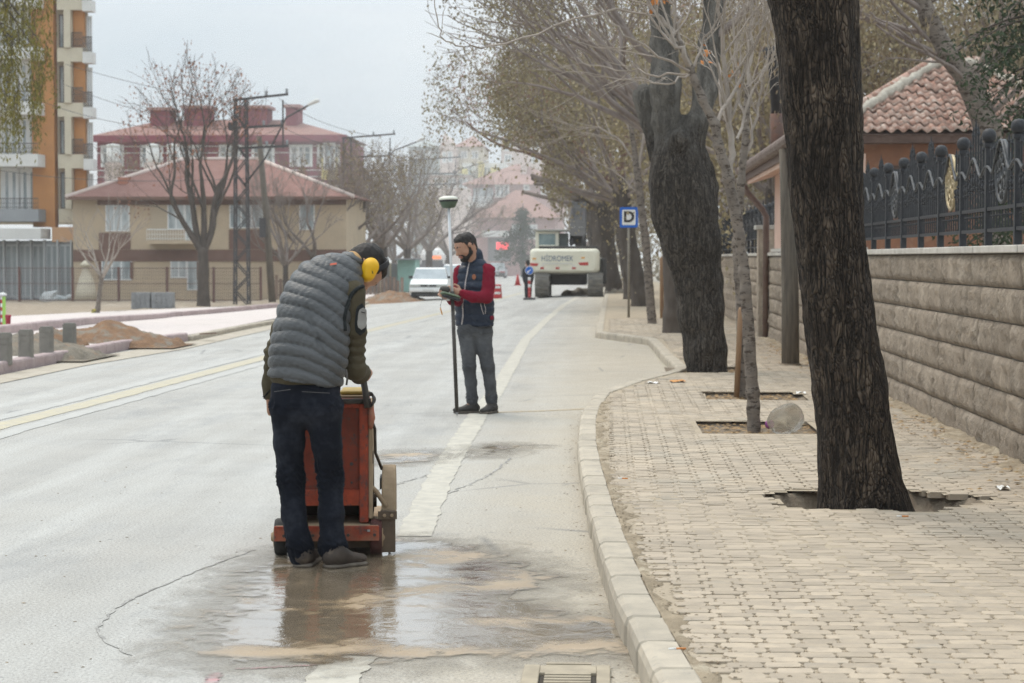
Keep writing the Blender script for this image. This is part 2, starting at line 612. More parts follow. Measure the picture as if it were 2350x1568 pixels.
M_paverf = mk('concrete_paver_field', (0.415, 0.345, 0.26), (0.345, 0.29, 0.225), 1.4, rough=0.9, bump=0.35, bscale=240, bdist=0.003, island=0.13, kind='World', c3=(0.34, 0.30, 0.24), s3=1.1, t3=(0.52, 0.72))
M_kerb = mk('kerb_concrete', (0.44, 0.385, 0.305), (0.35, 0.31, 0.25), 7, rough=0.9, bump=0.4, bscale=160, bdist=0.004, var=0.07, c3=(0.25, 0.235, 0.21), s3=9, t3=(0.62, 0.8))
M_pink = mk('pink_paving', (0.50, 0.44, 0.415), (0.56, 0.50, 0.47), 3, rough=0.9, kind='World', bump=0.3, bscale=30, c3=(0.44, 0.41, 0.36), s3=0.8)
M_pinkk = mk('plum_kerb', (0.36, 0.275, 0.27), (0.42, 0.34, 0.325), 5, rough=0.85, var=0.08, bump=0.3)
M_white = mk('worn_white_paint', (0.47, 0.44, 0.375), (0.40, 0.375, 0.32), 8, lo=0.4, hi=0.6, rough=0.75, kind='World', c3=(0.36, 0.35, 0.32), s3=16, t3=(0.57, 0.68), bump=0.3, bscale=120)
M_yellow = mk('worn_yellow_paint', (0.46, 0.41, 0.29), (0.40, 0.37, 0.30), 6, rough=0.75, kind='World', c3=(0.40, 0.37, 0.30), s3=10, t3=(0.52, 0.66))
M_border = mk('faint_white_paint', (0.43, 0.42, 0.39), (0.37, 0.362, 0.34), 3, rough=0.75, kind='World', c3=(0.40, 0.395, 0.375), s3=9, t3=(0.45, 0.6))
M_dark = mk('crack_dark', (0.07, 0.068, 0.065), (0.12, 0.115, 0.11), 20, rough=0.9, kind='World')
M_soilpit = mk('pit_soil', (0.28, 0.225, 0.165), (0.19, 0.15, 0.11), 9, rough=0.97, bump=1.0, bscale=25, bdist=0.03, kind='World', c3=(0.26, 0.21, 0.16), s3=4)
M_dust = mk('far_earth', (0.40, 0.37, 0.32), (0.33, 0.30, 0.25), 0.4, rough=0.95, kind='World', bump=0.4, bscale=3, bdist=0.05)

# ---- the base ground: one sheet to the horizon
xs = [-620, -400, -250, -150, -100, -70, -50, -35, -28, -22, -19.5, -16, -13, -10, -8, -6, -4, -1.5, 0.5, 3, 6, 12, 20, 40, 80, 160, 300, 620]
ys = [-40, -10, 0, 10, 20, 30, 36, 42, 48, 54, 60, 66, 75, 90, 110, 140, 180, 240, 320, 420, 600, 900, 1400]
V = [(x, y, gz(x, y) - 0.06) for y in ys for x in xs]
nx = len(xs)
o = mesh_obj('ground', V, [(j * nx + i, j * nx + i + 1, (j + 1) * nx + i + 1, (j + 1) * nx + i) for j in range(len(ys) - 1) for i in range(nx - 1)], M_dust, None, True)
tag(o, 'dusty bare ground beyond the street', None, None, 'structure')

# ---- edges of the carriageway
GUT = [(1640, 2050), (1530, 1700), (1468, 1568), (1413, 1440), (1370, 1300), (1346, 1200), (1330, 1110), (1324, 1050), (1328, 1000), (1338, 965), (1368, 927), (1445, 898), (1528, 876), (1552, 866), (1530, 842), (1516, 828), (1500, 806), (1486, 792), (1366, 776), (1376, 730), (1386, 690), (1391, 660)]
gut = [G(*p) for p in GUT]
gut = [Vector((gut[0].x + 0.3, 1.0, 0))] + gut
gy = np.array([p.y for p in gut]); gx = np.array([p.x for p in gut])
order = np.argsort(gy)
def xk(y):
    return float(np.interp(y, gy[order], gx[order]))
LEFT = [(-260, 915), (0, 862), (150, 832), (300, 803), (430, 787), (640, 742), (850, 696), (960, 664), (1050, 641)]
lft = [G(*p) for p in LEFT]
ly = np.array([p.y for p in lft]); lx = np.array([p.x for p in lft])
def xl(y):
    return float(np.interp(y, ly, lx))

rows = list(np.concatenate([np.arange(-6, 40, 0.5), np.arange(40, 110, 1.0), np.arange(110, 330, 6)]))
V = []; k = 26
for y in rows:
    a, b = xl(y), xk(y) + 0.06
    if y > 76: a, b = a + (y - 76) * -0.008, b + (y - 76) * 0.004
    for q in np.linspace(0, 1, k):
        x = a + (b - a) * q
        V.append((x, y, gz(x, y)))
o = mesh_obj('road', V, [(j * k + i, j * k + i + 1, (j + 1) * k + i + 1, (j + 1) * k + i) for j in range(len(rows) - 1) for i in range(k - 1)], M_road, None, True)
tag(o, 'pale worn asphalt road with a dusty gutter', None, None, 'structure')

# ---- painted markings
def marking(name, pts, w, m, label, z=0.004, step=0.25, rag=0.0, w_end=None):
    P = [G(*p) for p in pts]
    Y = np.array([p.y for p in P]); X = np.array([p.x for p in P])
    ys_ = np.arange(Y[0], Y[-1], step)
    V = []
    for y in ys_:
        x = float(np.interp(y, Y, X))
        a, b = x - w / 2 + rng.uniform(-rag, rag), x + w / 2 + rng.uniform(-rag, rag)
        V += [(a, y, gz(a, y) + z), (b, y, gz(b, y) + z)]
    o = mesh_obj(name, V, [(2 * i, 2 * i + 1, 2 * i + 3, 2 * i + 2) for i in range(len(ys_) - 1)], m)
    return tag(o, label, None, None, 'structure')
WL = [(950, 1232), (1003, 1110), (1060, 1012), (1096, 955), (1140, 895), (1172, 840), (1207, 780), (1250, 738), (1292, 702), (1330, 680)]
marking('edge_line', WL, 0.19, M_white, 'worn white edge line running up the road', rag=0.012, step=0.12)
marking('edge_line', [(742, 1640), (757, 1568), (788, 1532), (812, 1506)], 0.19, M_white, 'broken white edge line stub beside the drain', rag=0.015, step=0.05)
YL = [(-1500, 1385), (-200, 1035), (0, 978), (200, 928), (420, 870), (620, 818), (840, 761), (1000, 722), (1120, 693), (1200, 672)]
marking('centre_line', YL, 0.26, M_yellow, 'faded yellow centre line', rag=0.01)
for d in (-1, 1):
    P = [G(*p) for p in YL]
    ys_ = np.arange(P[0].y, P[-1].y, 0.25); V = []
    for y in ys_:
        x = float(np.interp(y, [p.y for p in P], [p.x for p in P])) + d * 0.30
        a, b = x - 0.09 + rng.uniform(-0.015, 0.015), x + 0.09 + rng.uniform(-0.015, 0.015)
        V += [(a, y, gz(a, y) + 0.004), (b, y, gz(b, y) + 0.004)]
    o = mesh_obj('centre_line_border', V, [(2 * i, 2 * i + 1, 2 * i + 3, 2 * i + 2) for i in range(len(ys_) - 1)], M_border)
    tag(o, 'white border of the yellow centre line', None, None, 'structure')

def stripe(name, pts, w, m, label, z=0.003, jag=0.01):
    P = interp_line([tuple(G(*p))[:2] for p in pts], 60)
    V = []
    for i, p in enumerate(P):
        d = P[min(i + 1, 59)] - P[max(i - 1, 0)]; d = d / np.linalg.norm(d); nn = np.array([-d[1], d[0]])
        c = p + nn * rng.uniform(-jag, jag); ww = w * rng.uniform(0.5, 1.3)
        a, b = c - nn * ww / 2, c + nn * ww / 2
        V += [(a[0], a[1], z), (b[0], b[1], z)]
    o = mesh_obj(name, V, [(2 * i, 2 * i + 1, 2 * i + 3, 2 * i + 2) for i in range(59)], m)
    return tag(o, label, None, None, 'structure')
M_cut = mk('saw_cut_mud', (0.46, 0.36, 0.22), (0.38, 0.30, 0.19), 12, rough=0.9, kind='World')
M_redp = mk('faded_red_chalk', (0.46, 0.28, 0.28), (0.34, 0.31, 0.30), 14, rough=0.85, kind='World')
M_crk = mk('old_crack', (0.25, 0.24, 0.225), (0.36, 0.35, 0.325), 9, lo=0.45, hi=0.55, rough=0.9, kind='World')
stripe('saw_cut', [(1105, 948), (1240, 944), (1350, 939)], 0.07, M_cut, 'muddy saw cut across the road to the kerb')
stripe('road_crack', [(585, 1262), (450, 1312), (330, 1362), (262, 1400), (225, 1440), (235, 1470), (300, 1505)], 0.013, M_crk, 'curved dark crack in the asphalt', jag=0.008)
stripe('road_crack', [(1005, 1143), (1090, 1108), (1150, 1075), (1168, 1052)], 0.014, M_crk, 'crack beside the white edge line', jag=0.02)
stripe('road_crack', [(860, 1128), (930, 1106), (985, 1090)], 0.014, M_crk, 'short crack left of the white edge line', jag=0.02)
stripe('chalk_mark', [(470, 1585), (500, 1545)], 0.045, M_redp, 'red chalk stroke on the asphalt')
stripe('chalk_mark', [(540, 1537), (640, 1532), (745, 1526)], 0.02, M_redp, 'thin red chalk line on the asphalt')
stripe('road_crack', [(715, 1590), (742, 1545), (752, 1526)], 0.012, M_dark, 'crack beside the edge line stub', jag=0.006)

# ---- kerb on the right
def kerb_mesh(L, Wd, H, m, seed):
    """one kerb stone: origin at the gutter end, running along +y, the road on its left"""
    g = np.random.default_rng(seed)
    b = 0.022
    prof = [(0.0, -0.10), (0.0, H - b * 1.6), (b * 0.5, H - b * 0.4), (b * 1.5, H), (Wd - 0.008, H), (Wd, H - 0.008), (Wd, -0.10)]
    V = []; n = len(prof)
    ys_ = [0.007, 0.024, L - 0.024, L - 0.007]
    for j, y in enumerate(ys_):
        e = 0.014 if j in (0, 3) else 0
        for i, (x, z) in enumerate(prof):
            V.append((x + g.normal() * 0.002 + (e if i < 3 else 0), y, z + g.normal() * 0.002 - (e if 1 <= i <= 5 else 0)))
    Fc = [(j * n + i, (j + 1) * n + i, (j + 1) * n + i + 1, j * n + i + 1) for j in range(3) for i in range(n - 1)]
    Fc += [tuple(range(n)), tuple(range(4 * n - 1, 3 * n - 1, -1))]
    return V, Fc

def lay_kerb(name, label, pts, L, Wd, H, m, zf, flip=False):
    root = thing(name, label, None, pts[0], None, 'structure')
    P = np.array([(p[0], p[1]) for p in pts]); seg = np.linalg.norm(np.diff(P, axis=0), axis=1); s = np.concatenate([[0], np.cumsum(seg)])
    srcs = []
    for q in range(3):
        Vk, Fk = kerb_mesh(L, Wd, H, m, 40 + q)
        o = mesh_obj('kerb_stone', Vk, Fk, m, root, False, local=True); srcs.append(o)
    t = 0.0; i = 0
    while t + L < s[-1]:
        a = np.array([np.interp(t, s, P[:, 0]), np.interp(t, s, P[:, 1])]); b = np.array([np.interp(t + L, s, P[:, 0]), np.interp(t + L, s, P[:, 1])])
        d = b - a; ang = math.atan2(d[1], d[0]) - math.pi / 2
        loc = (a[0], a[1], zf(a[0], a[1]) + rng.uniform(-0.003, 0.003))
        rz = ang + rng.uniform(-0.012, 0.012)
        fs = np.linalg.norm(d) / L
        if i < 3:
            o = srcs[i]; o.location = Vector(loc) - WPOS[root.name]; o.rotation_euler = (0, 0, rz)
        else:
            o = inst(srcs[i % 3], root, loc, rz)
        o.scale = (1, fs, 1)
        t += L; i += 1
    return root
lay_kerb('kerb', 'pale concrete kerb stones along the right pavement', [(p.x, p.y, 0) for p in gut[1:]], 0.5, 0.15, 0.125, M_kerb, lambda x, y: 0.0)

# ---- pavement on the right: bed, pavers, tree pits
PITS = [('e', 1.53, 11.62, 0.63, 0.52), ('r', 0.74, 1.74, 15.95, 17.15), ('r', 0.96, 1.95, 19.75, 20.9), ('r', 0.80, 1.75, 24.45, 25.7)]
def in_pit(x, y, g=0.0):
    for p in PITS:
        if p[0] == 'e':
            w = 1 + 0.10 * math.sin(5 * math.atan2(y - p[2], x - p[1]) + 1.0) + 0.05 * math.sin(9 * math.atan2(y - p[2], x - p[1]))
            if ((x - p[1]) / (p[3] + g)) ** 2 + ((y - p[2]) / (p[4] + g)) ** 2 < w * w: return True
        elif p[1] - g < x < p[2] + g and p[3] - g < y < p[4] + g: return True
    return False
M_bed = mk('sidewalk_bed', (0.38, 0.315, 0.23), (0.32, 0.265, 0.195), 4, rough=0.95, kind='World', bump=0.5, bscale=70, bdist=0.006, c3=(0.42, 0.36, 0.275), s3=1.2)
WX = 2.80
V = []; Fc = []; idx = {}
def vid(x, y, z):
    key = (round(x, 4), round(y, 4), round(z, 3))
    if key not in idx:
        idx[key] = len(V); V.append((x, y, z))
    return idx[key]
yrows = list(np.arange(1.0, 28.0, 0.08)) + list(np.arange(28.0, 118.0, 0.6))
NC = 34
def bx(y, i):
    a = xk(y) + 0.14
    return a + (WX + 0.02 - a) * i / NC
for y0, y1 in zip(yrows[:-1], yrows[1:]):
    for i in range(NC):
        cx_, cy_ = (bx(y0, i) + bx(y0, i + 1)) / 2, (y0 + y1) / 2
        if in_pit(cx_, cy_): continue
        zb = 0.1135
        Fc.append((vid(bx(y0, i), y0, zb), vid(bx(y0, i + 1), y0, zb), vid(bx(y1, i + 1), y1, zb), vid(bx(y1, i), y1, zb)))
sidewalk = mesh_obj('sidewalk', V, Fc, M_bed, None, True)
tag(sidewalk, 'sandy pavement laid with small concrete pavers', None, None, 'structure')

hexa = [(-0.066, 0.0), (-0.056, 0.0425), (0.056, 0.0425), (0.066, 0.0), (0.056, -0.0425), (-0.056, -0.0425)]
def paver_geo(cx_, cy_, rot, z, tx=0.0, ty=0.0):
    c, s_ = math.cos(rot), math.sin(rot)
    top = []; mid = []; low = []
    for x, y in hexa:
        for lst, f, zz in ((top, 0.965, z), (mid, 1.0, z - 0.004), (low, 1.0, 0.085)):
            xx, yy = x * f, y * f
            lst.append((cx_ + xx * c - yy * s_, cy_ + xx * s_ + yy * c, zz + (tx * x + ty * y if zz > 0.09 else 0)))
    return top + mid + low
hexF = [(0, 5, 4, 3, 2, 1)] + [(i, (i + 1) % 6, (i + 1) % 6 + 6, i + 6) for i in range(6)] + [(i + 6, (i + 1) % 6 + 6, (i + 1) % 6 + 12, i + 12) for i in range(6)]
hexF = [f[::-1] for f in hexF]
hexF[0] = (1, 2, 3, 4, 5, 0)[::-1]
pav = []
GR = 0.03
for j in range(0, 640):
    for i in range(-8, 36):
        u = i * 0.134 + (0.018 if j % 2 else -0.018) + rng.uniform(-0.003, 0.003)
        v_ = j * 0.0868 + rng.uniform(-0.002, 0.002)
        x = u * math.cos(GR) - v_ * math.sin(GR) * 0.0 - 0.45
        y = 4.2 + v_ + u * math.sin(GR)
        if y > 46: continue
        if x < xk(y) + 0.225 or x > WX - 0.05: continue
        if in_pit(x, y, 0.045): continue
        z = 0.118 + rng.uniform(-0.0015, 0.002) + 0.006 * math.sin(x * 2.1 + y * 0.9) * 0.5
        pav.append((x, y, GR + rng.uniform(-0.015, 0.015), z, rng.uniform(-0.03, 0.03), rng.uniform(-0.03, 0.03)))
def in_frame(x, y, z=0.12):
    d = Vector((x, y, z)) - EYE
    w = d.dot(cF)
    if w <= 0: return False
    px, py = 1175 + F * d.dot(cR) / w, 784 - F * d.dot(cU) / w
    return -10 < px < 2360 and -10 < py < 1580
pav.sort(key=lambda p: p[1])
near = [p for p in pav if in_frame(p[0], p[1])][:296]
nearset = set(id(p) for p in near)
srcp = []
for q in range(4):
    Vp = paver_geo(0, 0, 0, 0.118, 0, 0)
    o = mesh_obj('paver', [(x + nrg.normal() * 0.001, y + nrg.normal() * 0.001, z) for x, y, z in Vp], hexF, M_paver, sidewalk, local=True)
    srcp.append(o)
for i, p in enumerate(near):
    if i < 4: o = srcp[i]
    else:
        o = srcp[i % 4].copy(); link(o); o.parent = sidewalk
    o.location = (p[0], p[1], p[3] - 0.118); o.rotation_euler = (p[5] * 0.5, p[4] * 0.5, p[2] + (math.pi if i % 3 == 0 else 0))
V = []; Fc = []
for p in pav:
    if id(p) in nearset: continue
    n0 = len(V); V += paver_geo(*p); Fc += [tuple(q + n0 for q in f) for f in hexF]
o = mesh_obj('paver_field', V, Fc, M_paverf, sidewalk); o['kind'] = 'stuff'

# dirt and litter of the pavement: drifts of soil by the kerb and by the wall
def drift(name, line, wid, z, m, label, seed, n=90, rise=0.02):
    g = np.random.default_rng(seed)
    P = interp_line(line, n); V = []; K = 7
    for i, p in enumerate(P):
        d = P[min(i + 1, n - 1)] - P[max(i - 1, 0)]; d = d / np.linalg.norm(d); nn = np.array([d[1], -d[0]])
        w = wid * (0.55 + 0.45 * math.sin(i * 0.9 + seed) * math.sin(i * 0.37)) * g.uniform(0.75, 1.15)
        for q in range(K):
            f = q / (K - 1)
            h = z + rise * math.sin(math.pi * min(1, f * 0.5 + 0.5)) * g.uniform(0.3, 1) - (0.03 if f > 0.99 else 0)
            c = p + nn * w * f
            V.append((c[0], c[1], h))
    Fc = [(i * K + j, (i + 1) * K + j, (i + 1) * K + j + 1, i * K + j + 1) for i in range(n - 1) for j in range(K - 1)]
    o = mesh_obj(name, V, Fc, m, None, True)
    return tag(o, label, None, None, 'stuff')
M_drift = mk('drift_soil', (0.37, 0.30, 0.21), (0.24, 0.19, 0.13), 7, rough=0.95, bump=1.0, bscale=45, bdist=0.015, kind='World', c3=(0.46, 0.40, 0.30), s3=5)
drift('soil_drift', [(xk(y) + 0.145, y) for y in np.arange(5.0, 19.5, 0.4)], 0.15, 0.112, M_drift, 'brown soil drifted behind the kerb stones', 3, 160)
drift('soil_drift', [(WX - 0.02, y) for y in np.arange(34, 9.5, -0.4)], -0.0, 0.11, M_drift, 'soil and dead leaves', 4, 4) if False else None
drift('soil_drift', [(WX + 0.03, y) for y in np.arange(36, 4.0, -0.4)], 0.30, 0.118, M_drift, 'soil drifted along the foot of the stone wall', 9, 140, 0.045)

def scatter_bits(name, pts, size, m, label, flat=True, seed=1):
    g = np.random.default_rng(seed); V = []; Fc = []
    for x, y, z in pts:
        s_ = size * g.uniform(0.5, 1.6); a = g.uniform(0, 6.28); n0 = len(V)
        c, q = math.cos(a), math.sin(a)
        el = g.uniform(0.4, 1)
        hgt = s_ * g.uniform(0.1, 0.5)
        for u, v_, w in ((-1, -el, 0), (1, -el * 0.7, 0), (0.8, el, 0), (-0.7, el, 0), (0, 0, hgt)):
            V.append((x + s_ * (u * c - v_ * q), y + s_ * (u * q + v_ * c), z + w))
        Fc += [(n0, n0 + 1, n0 + 4), (n0 + 1, n0 + 2, n0 + 4), (n0 + 2, n0 + 3, n0 + 4), (n0 + 3, n0, n0 + 4), (n0 + 3, n0 + 2, n0 + 1, n0)]
    o = mesh_obj(name, V, Fc, m)
    return tag(o, label, None, None, 'stuff')
M_crumb = mk('soil_crumbs', (0.17, 0.13, 0.09), (0.28, 0.22, 0.15), 20, rough=0.95, island=0.35)
M_leaf = mk('dead_leaves', (0.24, 0.15, 0.075), (0.33, 0.22, 0.11), 20, rough=0.9, island=0.4)
pts = []
for _ in range(900):
    y = rng.uniform(6.6, 20); pts.append((xk(y) + 0.16 + abs(rng.gauss(0, 0.09)), y, 0.122))
for _ in range(260):
    y = rng.uniform(6.6, 22); pts.append((rng.uniform(xk(y) + 0.2, WX - 0.1), y, 0.121))
for _ in range(300):
    y = 6.6 + 24 * rng.random() ** 1.4; pts.append((rng.uniform(-3.6, xk(y) - 0.05), y, 0.001))
for _ in range(160):
    y = rng.uniform(6.6, 22); pts.append((xk(y) - abs(rng.gauss(0, 0.06)) - 0.01, y, 0.001))
scatter_bits('soil_crumbs', [p for p in pts if not in_pit(p[0], p[1])], 0.006, M_crumb, 'crumbs of soil and grit', seed=2)
pts = []
for _ in range(800):
    y = rng.uniform(11, 33); pts.append((WX - abs(rng.gauss(0, 0.25)) - 0.02, y, 0.13))
for p in PITS[1:]:
    for _ in range(420): pts.append((rng.uniform(p[1] + 0.03, p[2] - 0.03), rng.uniform(p[3] + 0.02, p[4] - 0.02), 0.075 + rng.uniform(0, 0.02)))
for _ in range(40): pts.append((rng.uniform(1.0, 2.0), rng.uniform(11.75, 12.05), -0.02))
scatter_bits('dead_leaves', [p for p in pts if p[2] < 0.1 or not in_pit(p[0], p[1])], 0.016, M_leaf, 'dead leaves in the tree pits and along the wall', seed=5)

# pit floors and rims
V = []; Fc = []
for p in PITS:
    if p[0] == 'e': x0, x1, y0, y1, zf = p[1] - p[3] - 0.15, p[1] + p[3] + 0.15, p[2] - p[4] - 0.15, p[2] + p[4] + 0.15, -0.03
    else: x0, x1, y0, y1, zf = p[1] - 0.08, p[2] + 0.08, p[3] - 0.1, p[4] + 0.1, 0.055
    n = 26; n0 = len(V)
    for j in range(n + 1):
        for i in range(n + 1):
            x, y = x0 + (x1 - x0) * i / n, y0 + (y1 - y0) * j / n
            edge = min(i, n - i, j, n - j) / n
            if p[0] == 'e':
                rr = math.hypot((x - p[1]) / p[3], (y - p[2]) / p[4])
                z = zf + 0.155 * ss((rr - 0.86) / 0.22) + rng.uniform(-0.008, 0.012)
                z = min(z, 0.098)
            else:
                z = zf + 0.04 * ss((0.10 - edge) / 0.08) + rng.uniform(-0.006, 0.012)
            V.append((x, y, z))
    Fc += [(n0 + j * (n + 1) + i, n0 + j * (n + 1) + i + 1, n0 + (j + 1) * (n + 1) + i + 1, n0 + (j + 1) * (n + 1) + i) for j in range(n) for i in range(n)]
o = mesh_obj('tree_pit_soil', V, Fc, M_soilpit, None, True); tag(o, 'bare soil in the tree pits of the pavement', None, None, 'stuff')

# ---- left side: sandy shoulder, pink paving, kerbs, dirt
sheet('sandy_shoulder', [(-200, 905), (0, 861), (200, 821), (430, 784), (640, 740), (850, 695)], [(-200, 925), (0, 880), (200, 838), (430, 800), (640, 752), (850, 703)], 0.008, 60, 4, M_sand, 'sandy edge of the road below the left kerb')
sheet('pink_pavement', [(-260, 740), (0, 727), (220, 716), (460, 706), (640, 700), (860, 672)], [(-260, 914), (0, 857), (200, 818), (430, 781), (640, 738), (860, 692)], 0.10, 60, 14, M_pink, 'dusty pink paved area left of the road', zb=0.0)
sheet('dirt_verge', [(-260, 690), (0, 690), (220, 688), (460, 686), (640, 684), (860, 655)], [(-260, 742), (0, 729), (220, 718), (460, 708), (640, 702), (860, 674)], 0.07, 60, 8, M_dirt, 'bare earth strip in front of the mesh fence', jit=0.05)
KL = [G(*p, 0.0) for p in ((-230, 912), (0, 860), (150, 830), (300, 802), (432, 784))]
lay_kerb('plum_kerb', 'plum coloured kerb stones edging the left pavement', [tuple(p) for p in KL][::-1], 0.5, 0.16, 0.16, M_pinkk, gz)
lay_kerb('low_kerb', 'dusty low kerb edging between pink paving and sand', [tuple(G(*p, 0.0)) for p in ((432, 786), (640, 743), (850, 697))][::-1], 0.5, 0.15, 0.105, M_kerb, gz)
KL2 = [G(*p, 0.1) for p in ((-200, 790), (0, 769), (180, 748), (400, 727), (640, 706))]
lay_kerb('plum_kerb', 'plum coloured kerb line crossing the pink paving', [tuple(p) for p in KL2][::-1], 0.6, 0.2, 0.17, M_pinkk, lambda x, y: gz(x, y) + 0.1)

def mound(name, cx_, cy_, rx, ry, h, seed, m, label, z0=0.0):
    g = np.random.default_rng(seed); n = 34; V = []
    for j in range(n + 1):
        for i in range(n + 1):
            u, v_ = 2 * i / n - 1, 2 * j / n - 1
            x, y = cx_ + u * rx, cy_ + v_ * ry
            r = math.hypot(u, v_)
            P = np.array([[x, y, 0.0]])
            z = h * max(0, 1 - r ** 1.6) * (1 + 0.35 * wnoise(P, 2.3, o=seed)[0]) + 0.05 * h * g.normal() * (r < 1) + 0.12 * h * wnoise(P, 9.0, o=seed)[0] * (r < 0.95)
            V.append((x, y, gz(x, y) + z0 + max(z, -0.03) - (0.05 if r >= 1 else 0)))
    o = mesh_obj(name, V, [(j * (n + 1) + i, j * (n + 1) + i + 1, (j + 1) * (n + 1) + i + 1, (j + 1) * (n + 1) + i) for j in range(n) for i in range(n)], m, None, True)
    return tag(o, label, 'dirt heap', 'heaps of dug earth')
M_redsoil = mk('red_soil', (0.28, 0.165, 0.095), (0.20, 0.125, 0.08), 6, rough=0.95, bump=1.0, bscale=25, bdist=0.04, c3=(0.24, 0.205, 0.165), s3=2.5, t3=(0.5, 0.62))
M_greysoil = mk('grey_soil', (0.25, 0.215, 0.17), (0.17, 0.15, 0.12), 6, rough=0.95, bump=1.0, bscale=25, bdist=0.04, c3=(0.30, 0.20, 0.13), s3=2.5, t3=(0.55, 0.7))
mound('dirt_heap', -8.55, 33.6, 1.35, 1.0, 0.27, 1, M_redsoil, 'tall reddish brown earth heap behind the plum kerb', 0.08)
mound('dirt_heap', -8.95, 31.6, 0.62, 0.6, 0.26, 2, M_redsoil, 'small reddish earth heap at the foot of the grey bollards', 0.08)
mound('dirt_heap', -8.95, 29.4, 1.4, 1.1, 0.24, 3, M_greysoil, 'low grey earth heap nearest the plum kerb', 0.08)
pc = G(898, 694)
mound('dirt_heap', pc.x, pc.y, 1.5, 2.5, 0.42, 4, M_redsoil, 'brown earth heap by the road behind the stooping worker', 0.0)

# ---- puddle and slurry of the saw
def puddle(name, outline, muds, label, res=0.03, z=0.006, depth=0.40, amt=1.0):
    O = np.array([tuple(G(*p))[:2] for p in outline])
    ML = [interp_line([tuple(G(*p))[:2] for p in l], 50) for l in muds]
    lo, hi = O.min(0) - 0.5, O.max(0) + 0.5
    nx_, ny_ = int((hi[0] - lo[0]) / res) + 1, int((hi[1] - lo[1]) / res) + 1
    X, Y = np.meshgrid(lo[0] + res * np.arange(nx_), lo[1] + res * np.arange(ny_))
    P = np.stack([X.ravel(), Y.ravel()], 1)
    A, B = O, np.roll(O, -1, 0)
    ins = np.zeros(len(P), bool); dm = np.full(len(P), 9.0)
    for a, b in zip(A, B):
        c = ((a[1] > P[:, 1]) != (b[1] > P[:, 1])) & (P[:, 0] < (b[0] - a[0]) * (P[:, 1] - a[1]) / (b[1] - a[1] + 1e-12) + a[0])
        ins ^= c
        d = b - a; t = np.clip(((P - a) @ d) / max(d @ d, 1e-9), 0, 1)
        dm = np.minimum(dm, np.linalg.norm(P - a - t[:, None] * d, axis=1))
    sd = np.where(ins, dm, -dm)
    wet = np.clip(sd / depth * 0.5 + 0.5, 0, 1) * amt
    mud = np.zeros(len(P))
    for l in ML:
        d = np.min(np.linalg.norm(P[:, None, :] - l[None], axis=2), axis=1)
        mud = np.maximum(mud, np.exp(-(d / 0.14) ** 2))
    keep = (wet > 0.02)
    idm = np.full(len(P), -1); idm[keep] = np.arange(keep.sum())
    Fc = []
    I = idm.reshape(ny_, nx_)
    for j in range(ny_ - 1):
        for i in range(nx_ - 1):
            f = (I[j, i], I[j, i + 1], I[j + 1, i + 1], I[j + 1, i])
            if min(f) >= 0: Fc.append(f)
    Pk = P[keep]
    o = mesh_obj(name, np.column_stack([Pk, np.full(len(Pk), z)]), Fc, M_puddle, None, True)
    for nm, arr in (('wet', wet[keep]), ('mud', mud[keep])):
        at_ = o.data.attributes.new(nm, 'FLOAT', 'POINT'); at_.data.foreach_set('value', arr.astype(np.float32))
    return tag(o, label, None, None, 'structure')
def puddle_material():
    t = NT('muddy_puddle')
    a = t.new('ShaderNodeAttribute'); a.attribute_name = 'wet'
    b = t.new('ShaderNodeAttribute'); b.attribute_name = 'mud'
    v = t.coord('World', (0.8, 1.0, 1)); vf = t.coord('World', (1, 1, 1))
    n1 = t.noise(v, 2.0, 6, 0.6, 0.8); n2 = t.noise(vf, 6, 5, 0.6, 0.8); n3 = t.noise(t.coord('World'), 160, 3)
    cover = t.math('ADD', a.outputs['Fac'], t.math('MULTIPLY', t.math('SUBTRACT', n2, 0.5), 1.0))
    alpha = t.math('MAXIMUM', t.rng(cover, 0.32, 0.54), t.rng(cover, 0.05, 0.36, 0, 0.36))
    m_ = t.math('ADD', t.math('MULTIPLY', b.outputs['Fac'], 0.52), t.math('MULTIPLY', t.math('SUBTRACT', n1, 0.5), 1.9))
    m_ = t.math('ADD', m_, t.math('MULTIPLY', t.math('SUBTRACT', n2, 0.5), 1.7))
    mudf = t.rng(m_, 0.12, 0.72)
    edge = t.rng(cover, 0.40, 0.62, 1, 0)
    mudc = t.mix(t.rng(n2, 0.3, 0.7), (0.43, 0.315, 0.185), (0.31, 0.22, 0.125))
    mudc = t.mix(t.rng(n3, 0.35, 0.55, 0.5, 0), mudc, (0.17, 0.12, 0.07))
    watc = t.mix(t.rng(n1, 0.3, 0.7), (0.165, 0.128, 0.086), (0.26, 0.205, 0.143))
    col = t.mix(mudf, watc, mudc)
    col = t.mix(t.math('MULTIPLY', edge, 0.75), col, (0.215, 0.18, 0.13))
    rr = t.math('ADD', t.rng(mudf, 0, 1, 0.02, 0.42), t.math('MULTIPLY', edge, 0.35))
    bp = t.bump(t.math('ADD', t.math('MULTIPLY', n3, t.rng(mudf, 0, 1, 0.02, 0.5)), t.math('MULTIPLY', m_, 0.5)), 0.35, 0.012)
    t.set(color=col, rough=rr, spec=1.0, normal=bp, alpha=alpha)
    wc_ = t.math('MULTIPLY', t.rng(mudf, 0.1, 0.6, 1, 0), t.rng(edge, 0, 1, 1, 0)); t.set(coat=t.math('MULTIPLY', wc_, 0.7)); t.b.inputs['Coat Roughness'].default_value = 0.02; t.l.new(bp, t.b.inputs['Coat Normal'])
    return t.m
M_puddle = puddle_material()
